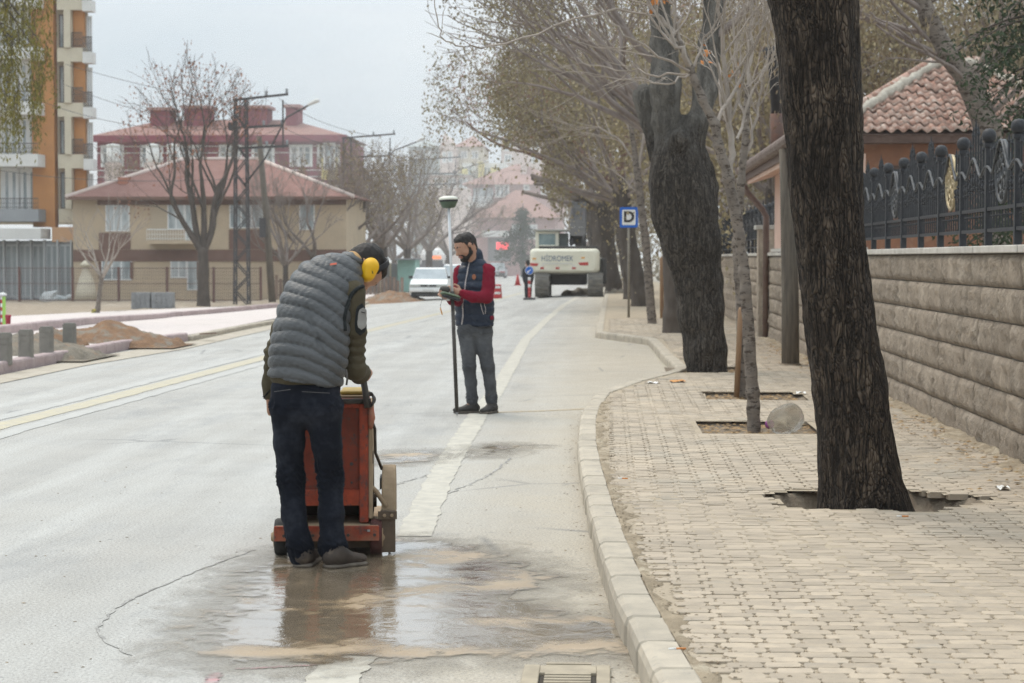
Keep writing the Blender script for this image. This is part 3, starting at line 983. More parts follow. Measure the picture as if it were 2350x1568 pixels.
puddle('puddle', [(488, 1478), (520, 1425), (565, 1370), (615, 1318), (650, 1282), (720, 1262), (830, 1250), (960, 1243), (1085, 1262), (1150, 1288), (1238, 1325), (1220, 1348), (1150, 1368), (1190, 1392), (1300, 1415), (1395, 1422), (1422, 1440), (1418, 1480), (1380, 1502), (1250, 1508), (1100, 1500), (930, 1512), (800, 1512), (640, 1522), (505, 1516)],
       [[(740, 1408), (800, 1395), (870, 1372), (1000, 1352), (1120, 1348), (1228, 1332), (1190, 1305), (1100, 1280), (1010, 1272), (930, 1280)], [(520, 1508), (700, 1500), (860, 1492), (1000, 1502), (1250, 1503), (1400, 1492)], [(1120, 1428), (1250, 1425), (1400, 1428)], [(960, 1300), (1040, 1285)]],
       'muddy puddle of saw water under the stooping worker')
puddle('puddle', [(845, 1066), (880, 1046), (940, 1034), (1000, 1034), (1022, 1046), (990, 1060), (920, 1068)], [[(900, 1048), (960, 1044)]], 'small pale wet patch left of the white line', 0.04, depth=0.25, amt=0.75)
puddle('puddle', [(1072, 1052), (1090, 1026), (1150, 1018), (1238, 1022), (1200, 1034), (1140, 1050)], [[(1120, 1034), (1180, 1028)]], 'small wet patch right of the white line', 0.04, depth=0.25, amt=0.62)

# ---- drain grate at the kerb
dg_ = thing('drain_grate', 'rusty slotted drain grate set in the gutter', 'drain', G(1290, 1560))
M_cast = mk('dusty_cast_iron', (0.38, 0.325, 0.24), (0.30, 0.255, 0.19), 10, rough=0.85, bump=0.4, bscale=80, kind='World')
M_blackhole = mk('gap_shade', (0.05, 0.042, 0.033), rough=0.95)  # near-black colour that stands in for shade inside openings
a, b = G(1228, 1536), G(1382, 1534)
gx0, gx1, gy1 = a.x + 0.02, b.x - 0.02, 7.31
f = MB(); f.box((gx0 - 0.06, 6.80, -0.02), (gx0, gy1, 0.016)); f.box((gx1, 6.80, -0.02), (gx1 + 0.05, gy1, 0.016)); f.box((gx0, gy1 - 0.13, -0.02), (gx1, gy1 - 0.005, 0.014)); f.box((gx0, 6.80, -0.02), (gx1, 6.86, 0.014))
f.build('grate_frame', M_cast, dg_, bevel=0.004)
MB().box((gx0, 6.86, -0.02), (gx1, gy1 - 0.13, 0.0025)).build('slot_shade', M_blackhole, dg_)  # flat slab between the slats, shade of the drain put into its colour
sl = MB().box((gx0 + 0.02, 0, -0.01), (gx1 - 0.02, 0.026, 0.013)).build('slat', M_cast, dg_, local=True)
sl.location = Vector((0, 6.88, 0)) - WPOS[dg_.name]
for i in range(1, 11):
    c = sl.copy(); link(c); c.location = Vector((0, 6.88 + i * 0.046, 0)) - WPOS[dg_.name]
# ================================================================ right side: stone wall, iron fence, booth, house
M_stone = mk('rockfaced_stone', (0.45, 0.372, 0.29), (0.31, 0.255, 0.20), 5, lo=0.3, hi=0.7, rough=0.95, bump=1.0, bscale=22, bdist=0.07, var=0.10, c3=(0.54, 0.46, 0.37), s3=3, t3=(0.5, 0.7), stretch=(1, 1.6, 0.7))
M_mortar = mk('wall_mortar', (0.30, 0.27, 0.235), (0.24, 0.215, 0.185), 10, rough=0.95, bump=0.4, kind='World')
M_coping = mk('coping_stone_face', (0.50, 0.475, 0.43), (0.40, 0.375, 0.335), 6, rough=0.9, bump=0.6, bscale=50, bdist=0.01, var=0.08)
BL, BH, Z0 = 0.62, 0.246, 0.075
wall = thing('stone_wall', 'grey rock faced stone retaining wall along the pavement', 'wall', (WX, 20, 0))
MB().box((WX + 0.035, 3.0, 0.0), (WX + 0.40, 78, Z0 + 6 * BH)).build('mortar_core', M_mortar, wall)
def block_geo(seed, L=BL, ny=11, nz=6):
    g = np.random.default_rng(seed); V = []
    for j in range(nz):
        for i in range(ny):
            fy, fz = i / (ny - 1), j / (nz - 1)
            e = min(fy * L, (1 - fy) * L, fz * BH, (1 - fz) * BH)
            b = 0.0 if e < 1e-6 else -0.020 * min(1, e / 0.03) + g.normal() * 0.015 * min(1, e / 0.03)
            V.append((0.012 + b * (0.6 + 0.4 * math.sin(math.pi * fz)) - 0.006 * (j == nz - 2), 0.005 + fy * (L - 0.010), 0.005 + fz * (BH - 0.010)))
    n = len(V)
    Fc = [(j * ny + i, (j + 1) * ny + i, (j + 1) * ny + i + 1, j * ny + i + 1) for j in range(nz - 1) for i in range(ny - 1)]
    rim = [i for i in range(ny)] + [j * ny + ny - 1 for j in range(1, nz)] + [(nz - 1) * ny + i for i in range(ny - 2, -1, -1)] + [j * ny for j in range(nz - 2, 0, -1)]
    for q in rim: V.append((0.10, V[q][1], V[q][2]))
    m = len(rim)
    Fc += [(rim[q], rim[(q + 1) % m], n + (q + 1) % m, n + q) for q in range(m)]
    return V, Fc
bs = []
for q in range(6):
    Vb, Fb = block_geo(q + 70)
    bs.append(mesh_obj('stone_block', Vb, Fb, M_stone, wall, True, local=True))
cells = []
for c in range(6):
    y = 3.2 - (c % 2) * BL * 0.5 + 0.13 * (c % 3)
    while y < 76:
        cells.append((y, c)); y += BL
cells.sort(key=lambda p: (p[0] < 11.8, p[0]))
nearc, farc = cells[:292], cells[292:]
for i, (y, c) in enumerate(nearc):
    o = bs[i] if i < 6 else inst(bs[rng.randrange(6)], wall, (0, 0, 0))
    o.location = Vector((WX + rng.uniform(-0.006, 0.006), y, Z0 + c * BH)) - WPOS[wall.name]
V = []; Fc = []
for y, c in farc:
    Vb, Fb = block_geo(rng.randrange(9) + 70, ny=4, nz=3)
    n0 = len(V); V += [(x + WX, yy + y, z + Z0 + c * BH) for x, yy, z in Vb]; Fc += [tuple(q + n0 for q in f) for f in Fb]
o = mesh_obj('stone_field', V, Fc, M_stone, wall); o['kind'] = 'stuff'
ZC = Z0 + 6 * BH + 0.003
cp = None
for i in range(92):
    y = 3.0 + i * 0.82
    loc = (WX - 0.035, y + 0.005, ZC)
    if cp is None:
        cp = MB().box((0, 0, 0), (0.47, 0.81, 0.055)).build('coping_stone', M_coping, wall, local=True, bevel=0.008)
        cp.location = Vector(loc) - WPOS[wall.name]
    else:
        o = inst(cp, wall, loc); o.location.x += rng.uniform(-0.006, 0.006); o.rotation_euler = (0, 0, rng.uniform(-0.006, 0.006))
ZT = ZC + 0.055
# pilaster
p = thing('wall_pilaster', 'stone pier with a flat cap where the far wall meets the booth', 'pillar', (2.72, 36, 0))
MB().box((2.66, 35.6, 0.1), (3.0, 36.0, 2.02)).build('shaft', M_stone, p, bevel=0.01)
MB().box((2.61, 35.55, 2.023), (3.05, 36.05, 2.10)).build('cap', M_coping, p, bevel=0.01)

# ---- ornamental iron fence
M_iron = mk('black_iron', (0.022, 0.023, 0.026), (0.035, 0.036, 0.04), 20, rough=0.6, spec=0.3, bump=0.15, bscale=120)
M_irong = mk('grey_iron', (0.075, 0.078, 0.082), (0.05, 0.052, 0.055), 30, rough=0.5, metal=0.3)
M_gold = mk('gold_paint', (0.40, 0.325, 0.20), (0.27, 0.215, 0.13), 30, rough=0.45, metal=0.4)
FX = 3.04
SPN = 1.15
def fence_run(name, label, y0, n, med, detail=True):
    root = thing(name, label, 'fence', (FX, y0, ZT))
    src = {}
    def put(key, name_, build, loc, sc=None):
        if key not in src:
            o = build(); src[key] = o; o.location = Vector(loc) - WPOS[root.name]
        else:
            o = inst(src[key], root, loc)
            for ch in src[key].children:
                c = ch.copy(); link(c); c.parent = o
        o.scale = sc or (1, 1, 1)
        return o
    def mk_post():
        o = MB().box((-0.028, -0.028, 0), (0.028, 0.028, 0.80)).box((-0.04, -0.04, 0.795), (0.04, 0.04, 0.83)).build('post', M_iron, root, local=True, bevel=0.003)
        MB().lathe([(0.0, 0.825), (0.03, 0.83), (0.052, 0.855), (0.058, 0.885), (0.05, 0.92), (0.028, 0.94), (0.0, 0.945)], (0, 0, 0), n=12).build('ball_finial', M_iron, o, True, local=True)
        return o
    def mk_picket():
        return MB().lathe([(0.009, 0), (0.009, 0.17), (0.02, 0.175), (0.02, 0.19), (0.009, 0.195), (0.019, 0.225), (0.021, 0.25), (0.009, 0.29), (0.02, 0.295), (0.02, 0.31), (0.009, 0.315), (0.009, 0.62), (0.016, 0.64), (0.010, 0.66), (0.0, 0.73)], (0, 0, 0), n=6).build('picket', M_iron, root, local=True)
    def mk_drop():
        return MB().lathe([(0.008, 0), (0.008, 0.10), (0.015, 0.11), (0.008, 0.12), (0.008, 0.165)], (0, 0, 0), n=5).build('short_bar', M_iron, root, local=True)
    def mk_rail():
        return MB().box((-0.018, 0.03, -0.014), (0.018, SPN - 0.03, 0.014)).build('rail', M_iron, root, local=True)
    for i in range(n + 1):
        y = y0 + i * SPN
        put('post', 'post', mk_post, (FX, y, ZT))
        if i == n: break
        for z in (ZT + 0.13, ZT + 0.30): put('rail', 'rail', mk_rail, (FX, y, z))
        m = med.get(i)
        pk = 0.22 if m else 0.13
        pts = []
        for q in range(25):
            f = q / 24
            w = 0.62 + 0.02 * math.cos(2 * math.pi * f) + pk * math.exp(-((f - 0.5) / (0.16 if not m else 0.19)) ** 2) - 0.06 * math.exp(-((f - 0.2) / 0.1) ** 2) - 0.06 * math.exp(-((f - 0.8) / 0.1) ** 2)
            pts.append((FX - 0.02, y + 0.03 + f * (SPN - 0.06), ZT + w))
        MB().tube(pts, 0.013, 6).build('curved_rail', M_irong if detail else M_iron, root, True)
        nb = 10
        for q in range(1, nb):
            f = q / nb
            yy = y + f * SPN
            if detail: put('drop', 'short_bar', mk_drop, (FX, yy, ZT + 0.135))
            if m and 0.3 < f < 0.7:
                continue
            hgt = 0.42 + (0.22 if not m else 0.1) * math.exp(-((f - 0.5) / 0.2) ** 2)
            put('picket', 'picket', mk_picket, (FX, yy, ZT + 0.30), (1, 1, (hgt + 0.06) / 0.66))
        if m:
            mm = M_gold if m == 'gold' else M_irong
            b = MB(); cz, cy_, rr = ZT + 0.575, y + SPN / 2, 0.235
            ring = lambda r, t: b.tube([(FX, cy_ + r * math.cos(a), cz + r * math.sin(a)) for a in np.linspace(0, 2 * math.pi, 29)], t, 6, caps=False)
            ring(rr, 0.02); ring(rr * 0.62, 0.011); ring(rr * 0.25, 0.014)
            for q in range(8):
                a = q * math.pi / 4
                b.tube([(FX, cy_ + rr * 0.25 * math.cos(a), cz + rr * 0.25 * math.sin(a)), (FX, cy_ + rr * 0.5 * math.cos(a + 0.22), cz + rr * 0.5 * math.sin(a + 0.22)), (FX, cy_ + rr * math.cos(a), cz + rr * math.sin(a))], 0.011, 5)
                b.lathe([(0, -0.012), (0.03, -0.008), (0.03, 0.008), (0, 0.012)], (FX, cy_ + rr * 0.8 * math.cos(a + 0.39), cz + rr * 0.8 * math.sin(a + 0.39)), (1, 0, 0), 8)
            b.build('medallion', mm, root, True, label='%s round rosette' % ('gold painted' if m == 'gold' else 'grey'))
    return root
# posts were measured at 13.85 m + n*1.15
fence_run('iron_fence', 'black ornamental iron fence with gold rosette on the near stone wall', 15.0 - 4 * SPN, 14, {1: 'gold', 4: 'grey', 6: 'gold', 9: 'grey', 12: 'gold'})
fence_run('iron_fence', 'black iron fence on the far stone wall beyond the booth', 36.6, 30, {}, False)

# ---- pink guard booth
M_pinkw = mk('pink_render', (0.62, 0.44, 0.36), (0.56, 0.39, 0.31), 3, rough=0.9, bump=0.2, bscale=90)
M_brown = mk('brown_metal', (0.11, 0.065, 0.05), (0.15, 0.10, 0.08), 8, rough=0.55, spec=0.4, bump=0.2)
M_gut = mk('weathered_gutter', (0.22, 0.17, 0.145), (0.15, 0.11, 0.095), 8, rough=0.6, spec=0.35, bump=0.2)
M_black = mk('black_plastic', (0.02, 0.02, 0.022), (0.03, 0.03, 0.033), 20, rough=0.5)
booth = thing('guard_booth', 'pink rendered guard booth with brown gutter on the stone wall', 'booth', (2.8, 30, 1.6))
MB().box((2.86, 29.0, 1.68), (3.7, 34.6, 3.02)).build('wall', M_pinkw, booth)
MB().box((2.80, 29.0, 1.62), (3.74, 34.65, 1.675)).build('plinth', M_coping, booth)
b = MB(); b.prism([(2.36, 27.6, 3.02), (2.36, 27.6, 3.06), (3.35, 27.6, 3.45), (3.35, 27.6, 3.35)], (0, 7.6, 0)); b.build('roof', mk('booth_roof', (0.17, 0.10, 0.08), (0.24, 0.14, 0.11), 5, rough=0.8, bump=0.4), booth)
MB().prism([(2.42, 25.62, 2.80), (2.86, 25.62, 2.93), (2.86, 25.62, 3.01), (2.42, 25.62, 3.01)], (0, 9.5, 0)).build('soffit', M_pinkw, booth)
b = MB(); b.tube([(2.31, 25.4 + i * 0.35, 3.03) for i in range(29)], 0.082, 10)
for i in range(62): b.lathe([(0.083, 0), (0.092, 0.02), (0.083, 0.045)], (2.31, 25.5 + i * 0.155, 3.03), (0, 1, 0), 10)
b.build('gutter', M_gut, booth, True)
MB().box((2.375, 25.6, 2.86), (2.405, 35.2, 3.015)).build('fascia_board', M_brown, booth)
MB().tube([(2.33, 35.0, 3.0), (2.33, 35.0, 2.82), (2.42, 35.0, 2.66), (2.68, 34.95, 2.36), (2.74, 34.9, 2.24), (2.74, 34.9, 0.12)], 0.055, 10).build('downspout', M_brown, booth, True)
MB().tube([(2.79, 33.2, 3.15), (2.77, 33.2, 3.9)], 0.11, 10).build('flue_base', mk('rusty_flue', (0.16, 0.085, 0.06), (0.10, 0.07, 0.06), 7, rough=0.8, bump=0.3), booth, True)
MB().tube([(2.77, 33.2, 3.9), (2.70, 33.2, 4.78), (2.67, 33.2, 4.86), (2.64, 33.2, 5.0)], [0.085, 0.085, 0.12, 0.12], 10).build('flue_pipe', M_black, booth, True)
post = thing('wooden_post', 'thick weathered wooden pole under the booth eave', 'post', (2.40, 26.3, 0.12))
M_oldwood = mk('weathered_wood', (0.17, 0.145, 0.115), (0.10, 0.085, 0.07), 5, rough=0.9, stretch=(6, 6, 0.6), bump=0.6, bscale=8, bdist=0.01)
MB().tube([(2.385, 26.2, -0.1), (2.375, 26.2, 1.0), (2.345, 26.2, 2.2), (2.32, 26.2, 2.94)], [0.118, 0.112, 0.106, 0.10], 14).build('shaft', M_oldwood, post, True)
MB().tube([(2.385, 26.2, 0.08), (2.385, 26.2, 0.14)], [0.16, 0.125], 14).build('collar', M_soilpit, post, True)

# ---- house with the pantile roof behind the fence
M_tile = mk('old_roof_tile', (0.27, 0.135, 0.095), (0.38, 0.265, 0.21), 5, rough=0.85, var=0.22, bump=0.4, bscale=60, c3=(0.46, 0.40, 0.34), s3=6, t3=(0.52, 0.68))
M_brickw = mk('orange_brick_wall', (0.27, 0.13, 0.075), (0.21, 0.10, 0.06), 4, rough=0.9, bump=0.4, bscale=40, c3=(0.33, 0.19, 0.12), s3=2)
M_lime = mk('lime_mortar', (0.46, 0.42, 0.35), (0.33, 0.29, 0.235), 8, rough=0.95, bump=0.7, bscale=30, bdist=0.02)
M_eave = mk('eave_wood', (0.075, 0.045, 0.035), (0.11, 0.07, 0.055), 6, rough=0.8)
M_glassd = mk('dark_window_glass', (0.03, 0.035, 0.04), rough=0.08, spec=0.6)
hs = thing('tile_roof_house', 'orange walled house with wavy clay tile roof behind the iron fence', 'house', (6.5, 40, 1.0))
EZ, EY, RY, RZ = 4.0, 39.6, 43.0, 5.64
HX0, HX1, AX0, AX1 = 4.2, 9.9, 6.9, 7.8
b = MB()
for (x, y, s_) in ((0, 0, 0),):
    nb_r, nb_c = 46, 22
MB().box((4.55, 40.0, 0.3), (9.3, 46.0, 3.95)).build('wall', M_brickw, hs)
MB().box((4.2, 39.62, 3.78), (9.6, 39.98, 3.94)).build('eave_board', M_eave, hs)
MB().prism([(HX0, EY, EZ - 0.06), (HX1, EY, EZ - 0.06), (AX1, RY, RZ - 0.06), (AX0, RY, RZ - 0.06)], (0, 0.05, -0.07)).build('roof_deck', M_eave, hs)
MB().prism([(HX0, EY, EZ - 0.06), (AX0, RY, RZ - 0.06), (HX0, 46.4, EZ - 0.06)], (0.05, 0, -0.06)).build('roof_side', M_tile, hs)
w = MB(); w.box((5.55, 39.93, 2.55), (5.62, 39.995, 3.35)); w.box((6.75, 39.93, 2.55), (6.82, 39.995, 3.35)); w.box((5.62, 39.93, 3.28), (6.75, 39.995, 3.35)); w.box((5.62, 39.93, 2.55), (6.75, 39.995, 2.62))
wf = w.build('window', M_eave, hs); MB().box((5.62, 39.96, 2.62), (6.75, 39.99, 3.28)).build('pane', M_glassd, wf)
sl_n = Vector((0, -(RZ - EZ), RY - EY)).normalized(); sl_d = Vector((0, RY - EY, RZ - EZ)).normalized()
sl_len = math.hypot(RY - EY, RZ - EZ)
TW, TL = 0.235, 0.36
Vt = []; nseg = 8
for j, (s_, up) in enumerate(((0, 0.035), (TL * 1.12, 0.0))):
    for i in range(nseg + 1):
        a = i / nseg * 2 * math.pi
        p_ = Vector((i / nseg * TW, 0, 0)) + sl_d * s_ + sl_n * (up + 0.038 * math.sin(a))
        Vt.append(tuple(p_))
for i in range(nseg + 1): Vt.append(tuple(Vector(Vt[i]) - sl_n * 0.022))
Ft = [(i, i + 1, nseg + 2 + i, nseg + 1 + i) for i in range(nseg)] + [(2 * nseg + 2 + i, 2 * nseg + 3 + i, i + 1, i) for i in range(nseg)]
ts = mesh_obj('roof_tile', Vt, Ft, M_tile, hs, True, local=True)
first = True; nt = 0
for j in range(int(sl_len / TL) + 1):
    s_ = j * TL; f = s_ / sl_len
    xa, xb = HX0 + (AX0 - HX0) * f, HX1 + (AX1 - HX1) * f
    x = HX0 + math.ceil((xa - HX0) / TW) * TW
    while x + TW < xb and nt < 290:
        loc = Vector((x, EY, EZ)) + sl_d * s_ + Vector((0, rng.uniform(-0.02, 0.02), rng.uniform(-0.008, 0.012)))
        rot = (0, rng.uniform(-0.04, 0.04), rng.uniform(-0.04, 0.04))
        if first: ts.location = loc - WPOS[hs.name]; first = False
        else: inst(ts, hs, loc, rot=rot)
        nt += 1; x += TW
# ridge and hip caps bedded in mortar
cap = None
for a_, b_, n in ((Vector((HX0, EY, EZ)), Vector((AX0, RY, RZ)), 12), (Vector((AX0, RY, RZ)), Vector((AX1, RY, RZ)), 4), (Vector((AX1, RY, RZ)), Vector((HX1, EY, EZ)), 12)):
    d = (b_ - a_) / n
    for i in range(n):
        p_ = a_ + d * i
        o = MB().tube([p_ + Vector((0, 0, 0.05)), p_ + d * 1.08 + Vector((0, 0, 0.07))], [0.12, 0.10], 8).build('ridge_tile', M_tile, hs, True)
    MB().tube([a_ + d * (i * 0.5) + Vector((rng.uniform(-.03, .03), -0.12, -0.03 + rng.uniform(-0.02, 0.03))) for i in range(2 * n + 1)], [0.10 + rng.uniform(-0.02, 0.04) for _ in range(2 * n + 1)], 7).build('mortar_bed', M_lime, hs, True)

# ================================================================ bark and leaves
def bark_material(name, dark, mid, light, sx=30, sz=11, z_pale=None, pale=None, strength=1.0):
    t = NT(name)
    v = t.coord('Object'); vs = t.coord('Object', (1, 1, sz / sx))
    n0 = t.noise(vs, sx * 0.35, 6, 0.65, 0.5)
    wob = t.new('ShaderNodeVectorMath', operation='ADD'); t.l.new(vs, wob.inputs[0])
    nn = t.new('ShaderNodeTexNoise'); nn.inputs['Scale'].default_value = sx * 0.25; t.l.new(vs, nn.inputs['Vector'])
    sc = t.new('ShaderNodeVectorMath', operation='SCALE'); sc.inputs['Scale'].default_value = 0.10; t.l.new(nn.outputs['Color'], sc.inputs[0]); t.l.new(sc.outputs[0], wob.inputs[1])
    crk = t.vor(wob.outputs[0], sx)
    vr = t.coord('Object', (1, 1, 0.16))
    rid = lambda sc_, d_: t.math('ABSOLUTE', t.math('SUBTRACT', t.noise(vr, sc_, 3, 0.55, d_), 0.5))
    f = t.math('MULTIPLY', t.rng(rid(sx * 0.42, 1.2), 0.0, 0.075), t.rng(rid(sx * 0.95, 0.8), 0.0, 0.05, 0.35, 1))
    f = t.math('MULTIPLY', f, t.rng(crk, 0.0, 0.10, 0.45, 1))
    big = t.noise(v, 3.0, 4, 0.65)
    col = t.mix(t.rng(n0, 0.3, 0.7), mid, light)
    col = t.mix(t.rng(big, 0.42, 0.66), col, mid)
    col = t.mix(t.rng(t.noise(v, 5.5, 3, 0.6), 0.64, 0.72, 0, 0.7), col, tuple(x * 1.25 for x in light))
    col = t.mix(f, dark, col)
    crk2 = crk
    if pale is not None:
        sx_ = t.new('ShaderNodeSeparateXYZ'); t.l.new(v, sx_.inputs[0])
        h = t.math('ADD', sx_.outputs['Z'], t.math('MULTIPLY', t.math('SUBTRACT', t.noise(t.coord('Object', (1, 1, 0.7)), 4, 6, 0.7), 0.5), 1.8))
        pc_ = t.mix(t.rng(t.noise(t.coord('Object', (1, 1, 0.14)), 8, 6, 0.7), 0.42, 0.60), pale, tuple(x * 0.5 for x in pale))
        g = t.rng(h, z_pale - 0.3, z_pale + 0.3)
        col = t.mix(g, col, pc_)
    hgt = t.math('ADD', f, t.math('MULTIPLY', t.math('ADD', n0, t.rng(crk2, 0, 0.2)), 0.4))
    t.set(color=col, rough=0.92, spec=0.2, normal=t.bump(hgt, strength, 0.02))
    return t.m
M_barkA = bark_material('dark_furrowed_bark', (0.013, 0.010, 0.008), (0.067, 0.050, 0.038), (0.17, 0.128, 0.094), 40, 14, strength=1.0)
M_barkB = bark_material('plane_bark', (0.022, 0.018, 0.015), (0.092, 0.077, 0.064), (0.15, 0.127, 0.106), 34, 11, 3.1, (0.20, 0.184, 0.163), 0.9)
M_barkC = mk('pale_sapling_bark', (0.215, 0.18, 0.15), (0.13, 0.108, 0.09), 6, rough=0.85, stretch=(1, 1, 2.2), bump=0.6, bscale=20, bdist=0.01, c3=(0.06, 0.045, 0.035), s3=11, t3=(0.53, 0.60))
M_barkD = mk('grey_brown_bark', (0.105, 0.085, 0.07), (0.065, 0.052, 0.043), 5, rough=0.9, stretch=(1, 1, 0.4), bump=0.6, bscale=18, bdist=0.02)
M_twig = mk('bare_twigs', (0.26, 0.215, 0.19), (0.18, 0.147, 0.13), 3, rough=0.9, kind='World')
M_twigp = mk('pale_twigs', (0.36, 0.31, 0.265), (0.25, 0.21, 0.175), 4, rough=0.85, kind='World')
M_twigr = mk('reddish_twigs', (0.21, 0.125, 0.10), (0.15, 0.095, 0.08), 3, rough=0.9, kind='World')
def leaf_mat(name, a, b, c=None):
    t = NT(name)
    gi = t.new('ShaderNodeNewGeometry')
    col = t.mix(gi.outputs['Random Per Island'], a, b)
    if c: col = t.mix(t.rng(t.noise(t.coord('World'), 0.9, 3), 0.45, 0.65), col, c)
    t.set(color=col, rough=0.85, spec=0.15)
    return t.m
M_lfolive = leaf_mat('olive_leaves', (0.22, 0.185, 0.105), (0.33, 0.275, 0.165), (0.21, 0.175, 0.125))
M_lfbrown = leaf_mat('brown_leaves', (0.20, 0.15, 0.10), (0.31, 0.24, 0.16), (0.26, 0.215, 0.125))
M_lfyel = leaf_mat('yellow_brown_leaves', (0.27, 0.22, 0.12), (0.38, 0.31, 0.18), (0.23, 0.19, 0.13))
M_lfred = leaf_mat('rust_leaves', (0.24, 0.105, 0.07), (0.33, 0.16, 0.10))
M_lfwil = leaf_mat('willow_leaves', (0.17, 0.155, 0.035), (0.27, 0.22, 0.06), (0.13, 0.125, 0.035))
M_lfdk = leaf_mat('dark_conifer_leaves', (0.035, 0.05, 0.03), (0.06, 0.075, 0.04))
M_lforange = leaf_mat('orange_leaves', (0.50, 0.19, 0.06), (0.60, 0.27, 0.10))

class Tubes:
    """many tapered twigs gathered in arrays"""
    def __init__(s): s.V = []; s.F = []; s.n = 0
    def add(s, P, R, k=4):
        P = np.asarray(P, float); R = np.asarray(R, float)
        D = np.gradient(P, axis=0); D /= np.maximum(np.linalg.norm(D, axis=1), 1e-9)[:, None]
        ref = np.array([1.0, 0, 0]) if abs(D[:, 0]).mean() < 0.8 else np.array([0, 1.0, 0])
        U = ref - D * (D @ ref)[:, None]; U /= np.maximum(np.linalg.norm(U, axis=1), 1e-9)[:, None]
        Wv = np.cross(D, U)
        a = np.arange(k) * 2 * math.pi / k
        V = P[:, None] + (U[:, None] * np.cos(a)[None, :, None] + Wv[:, None] * np.sin(a)[None, :, None]) * R[:, None, None]
        m = len(P)
        i = np.arange(m - 1)[:, None] * k; j = np.arange(k)[None]; j2 = (j + 1) % k
        Fq = np.stack([i + j, i + j2, i + k + j2, i + k + j], -1).reshape(-1, 4) + s.n
        s.V.append(V.reshape(-1, 3)); s.F.append(Fq); s.n += m * k
    def build(s, name, m, parent, smooth=True):
        return mesh_obj(name, np.concatenate(s.V), np.concatenate(s.F), m, parent, smooth)

PRUNE = [None]
def grow(T, g, p, d, L, r, depth, tips, up=0.1, wig=0.25, split=(2, 4), ang=0.6, shrink=0.68, k=4, rmin=0.004, droop=0.0):
    n = max(3, int(4 + depth))
    P = [np.array(p, float)]; d = np.array(d, float); d /= np.linalg.norm(d)
    for i in range(n):
        d = d + g.normal(size=3) * wig / math.sqrt(n) + np.array([0, 0, up - droop * (i / n)]) / n
        d /= np.linalg.norm(d); P.append(P[-1] + d * L / n)
    if PRUNE[0] and depth < 5 and PRUNE[0](P[-1]): return
    R = np.linspace(r, max(r * 0.55, rmin), n + 1)
    if depth == 0: R[-1] = rmin * 0.5
    T.add(P, R, k if depth > 0 else 3)
    if depth == 0:
        tips.append((P[-1], d)); tips.append((P[n // 2], d)); return
    for c in range(g.integers(*split, endpoint=True)):
        i = int(g.integers(max(1, n // 3), n + 1))
        if c == 0: i = n
        ax = g.normal(size=3); ax -= d * (ax @ d); ax /= np.linalg.norm(ax)
        a = ang * g.uniform(0.5, 1.2) * (0.45 if c == 0 else 1)
        nd = d * math.cos(a) + ax * math.sin(a)
        grow(T, g, P[i], nd, L * shrink * g.uniform(0.75, 1.15), R[i] * (0.85 if c == 0 else 0.6), depth - 1, tips, up, wig, split, ang, shrink, k, rmin, droop)

def leaves_mesh(name, C, size, m, parent, g, hang=0.0, el=1.6, kind=None):
    """leaf blades (four triangles folded along the midrib) at the points C"""
    C = np.asarray(C, float); n = len(C)
    A = g.normal(size=(n, 3)); A[:, 2] -= hang * 2.0; A /= np.linalg.norm(A, axis=1)[:, None]
    B = g.normal(size=(n, 3)); B -= A * (A * B).sum(1)[:, None]; B /= np.linalg.norm(B, axis=1)[:, None]
    N = np.cross(A, B)
    s_ = size * g.uniform(0.6, 1.35, n)[:, None]
    V = np.stack([C, C + A * s_ * el * 0.5 + B * s_ * 0.5 + N * s_ * 0.12, C + A * s_ * el, C + A * s_ * el * 0.5 - B * s_ * 0.5 + N * s_ * 0.12], 1).reshape(-1, 3)
    q = np.arange(n)[:, None] * 4
    Fc = np.concatenate([q + np.array([[0, 1, 2]]), q + np.array([[0, 2, 3]])], 1).reshape(-1, 3)
    o = mesh_obj(name, V, Fc, m, parent)
    if kind: o['kind'] = kind
    return o

def around(C, g, per, spread, hang=0.0):
    C = np.asarray(C, float)
    P = np.repeat(C, per, 0) + g.normal(size=(len(C) * per, 3)) * np.array(spread)
    P[:, 2] -= np.abs(g.normal(size=len(P))) * hang
    return P

def lump_trunk(name, pts, m, parent, h, k=0.12, lumps=0.02, f=6.0, seed=0):
    s = SDF(); s.chain([(Vector(p), r) for p, r in pts], k)
    return s.build(name, m, parent, h, disp=lambda V, N: lumps * (wnoise(V, f, (1, 1, 0.45), o=seed) + 0.4 * wnoise(V, f * 3.1, (1, 1, 0.5), o=seed + 3)))

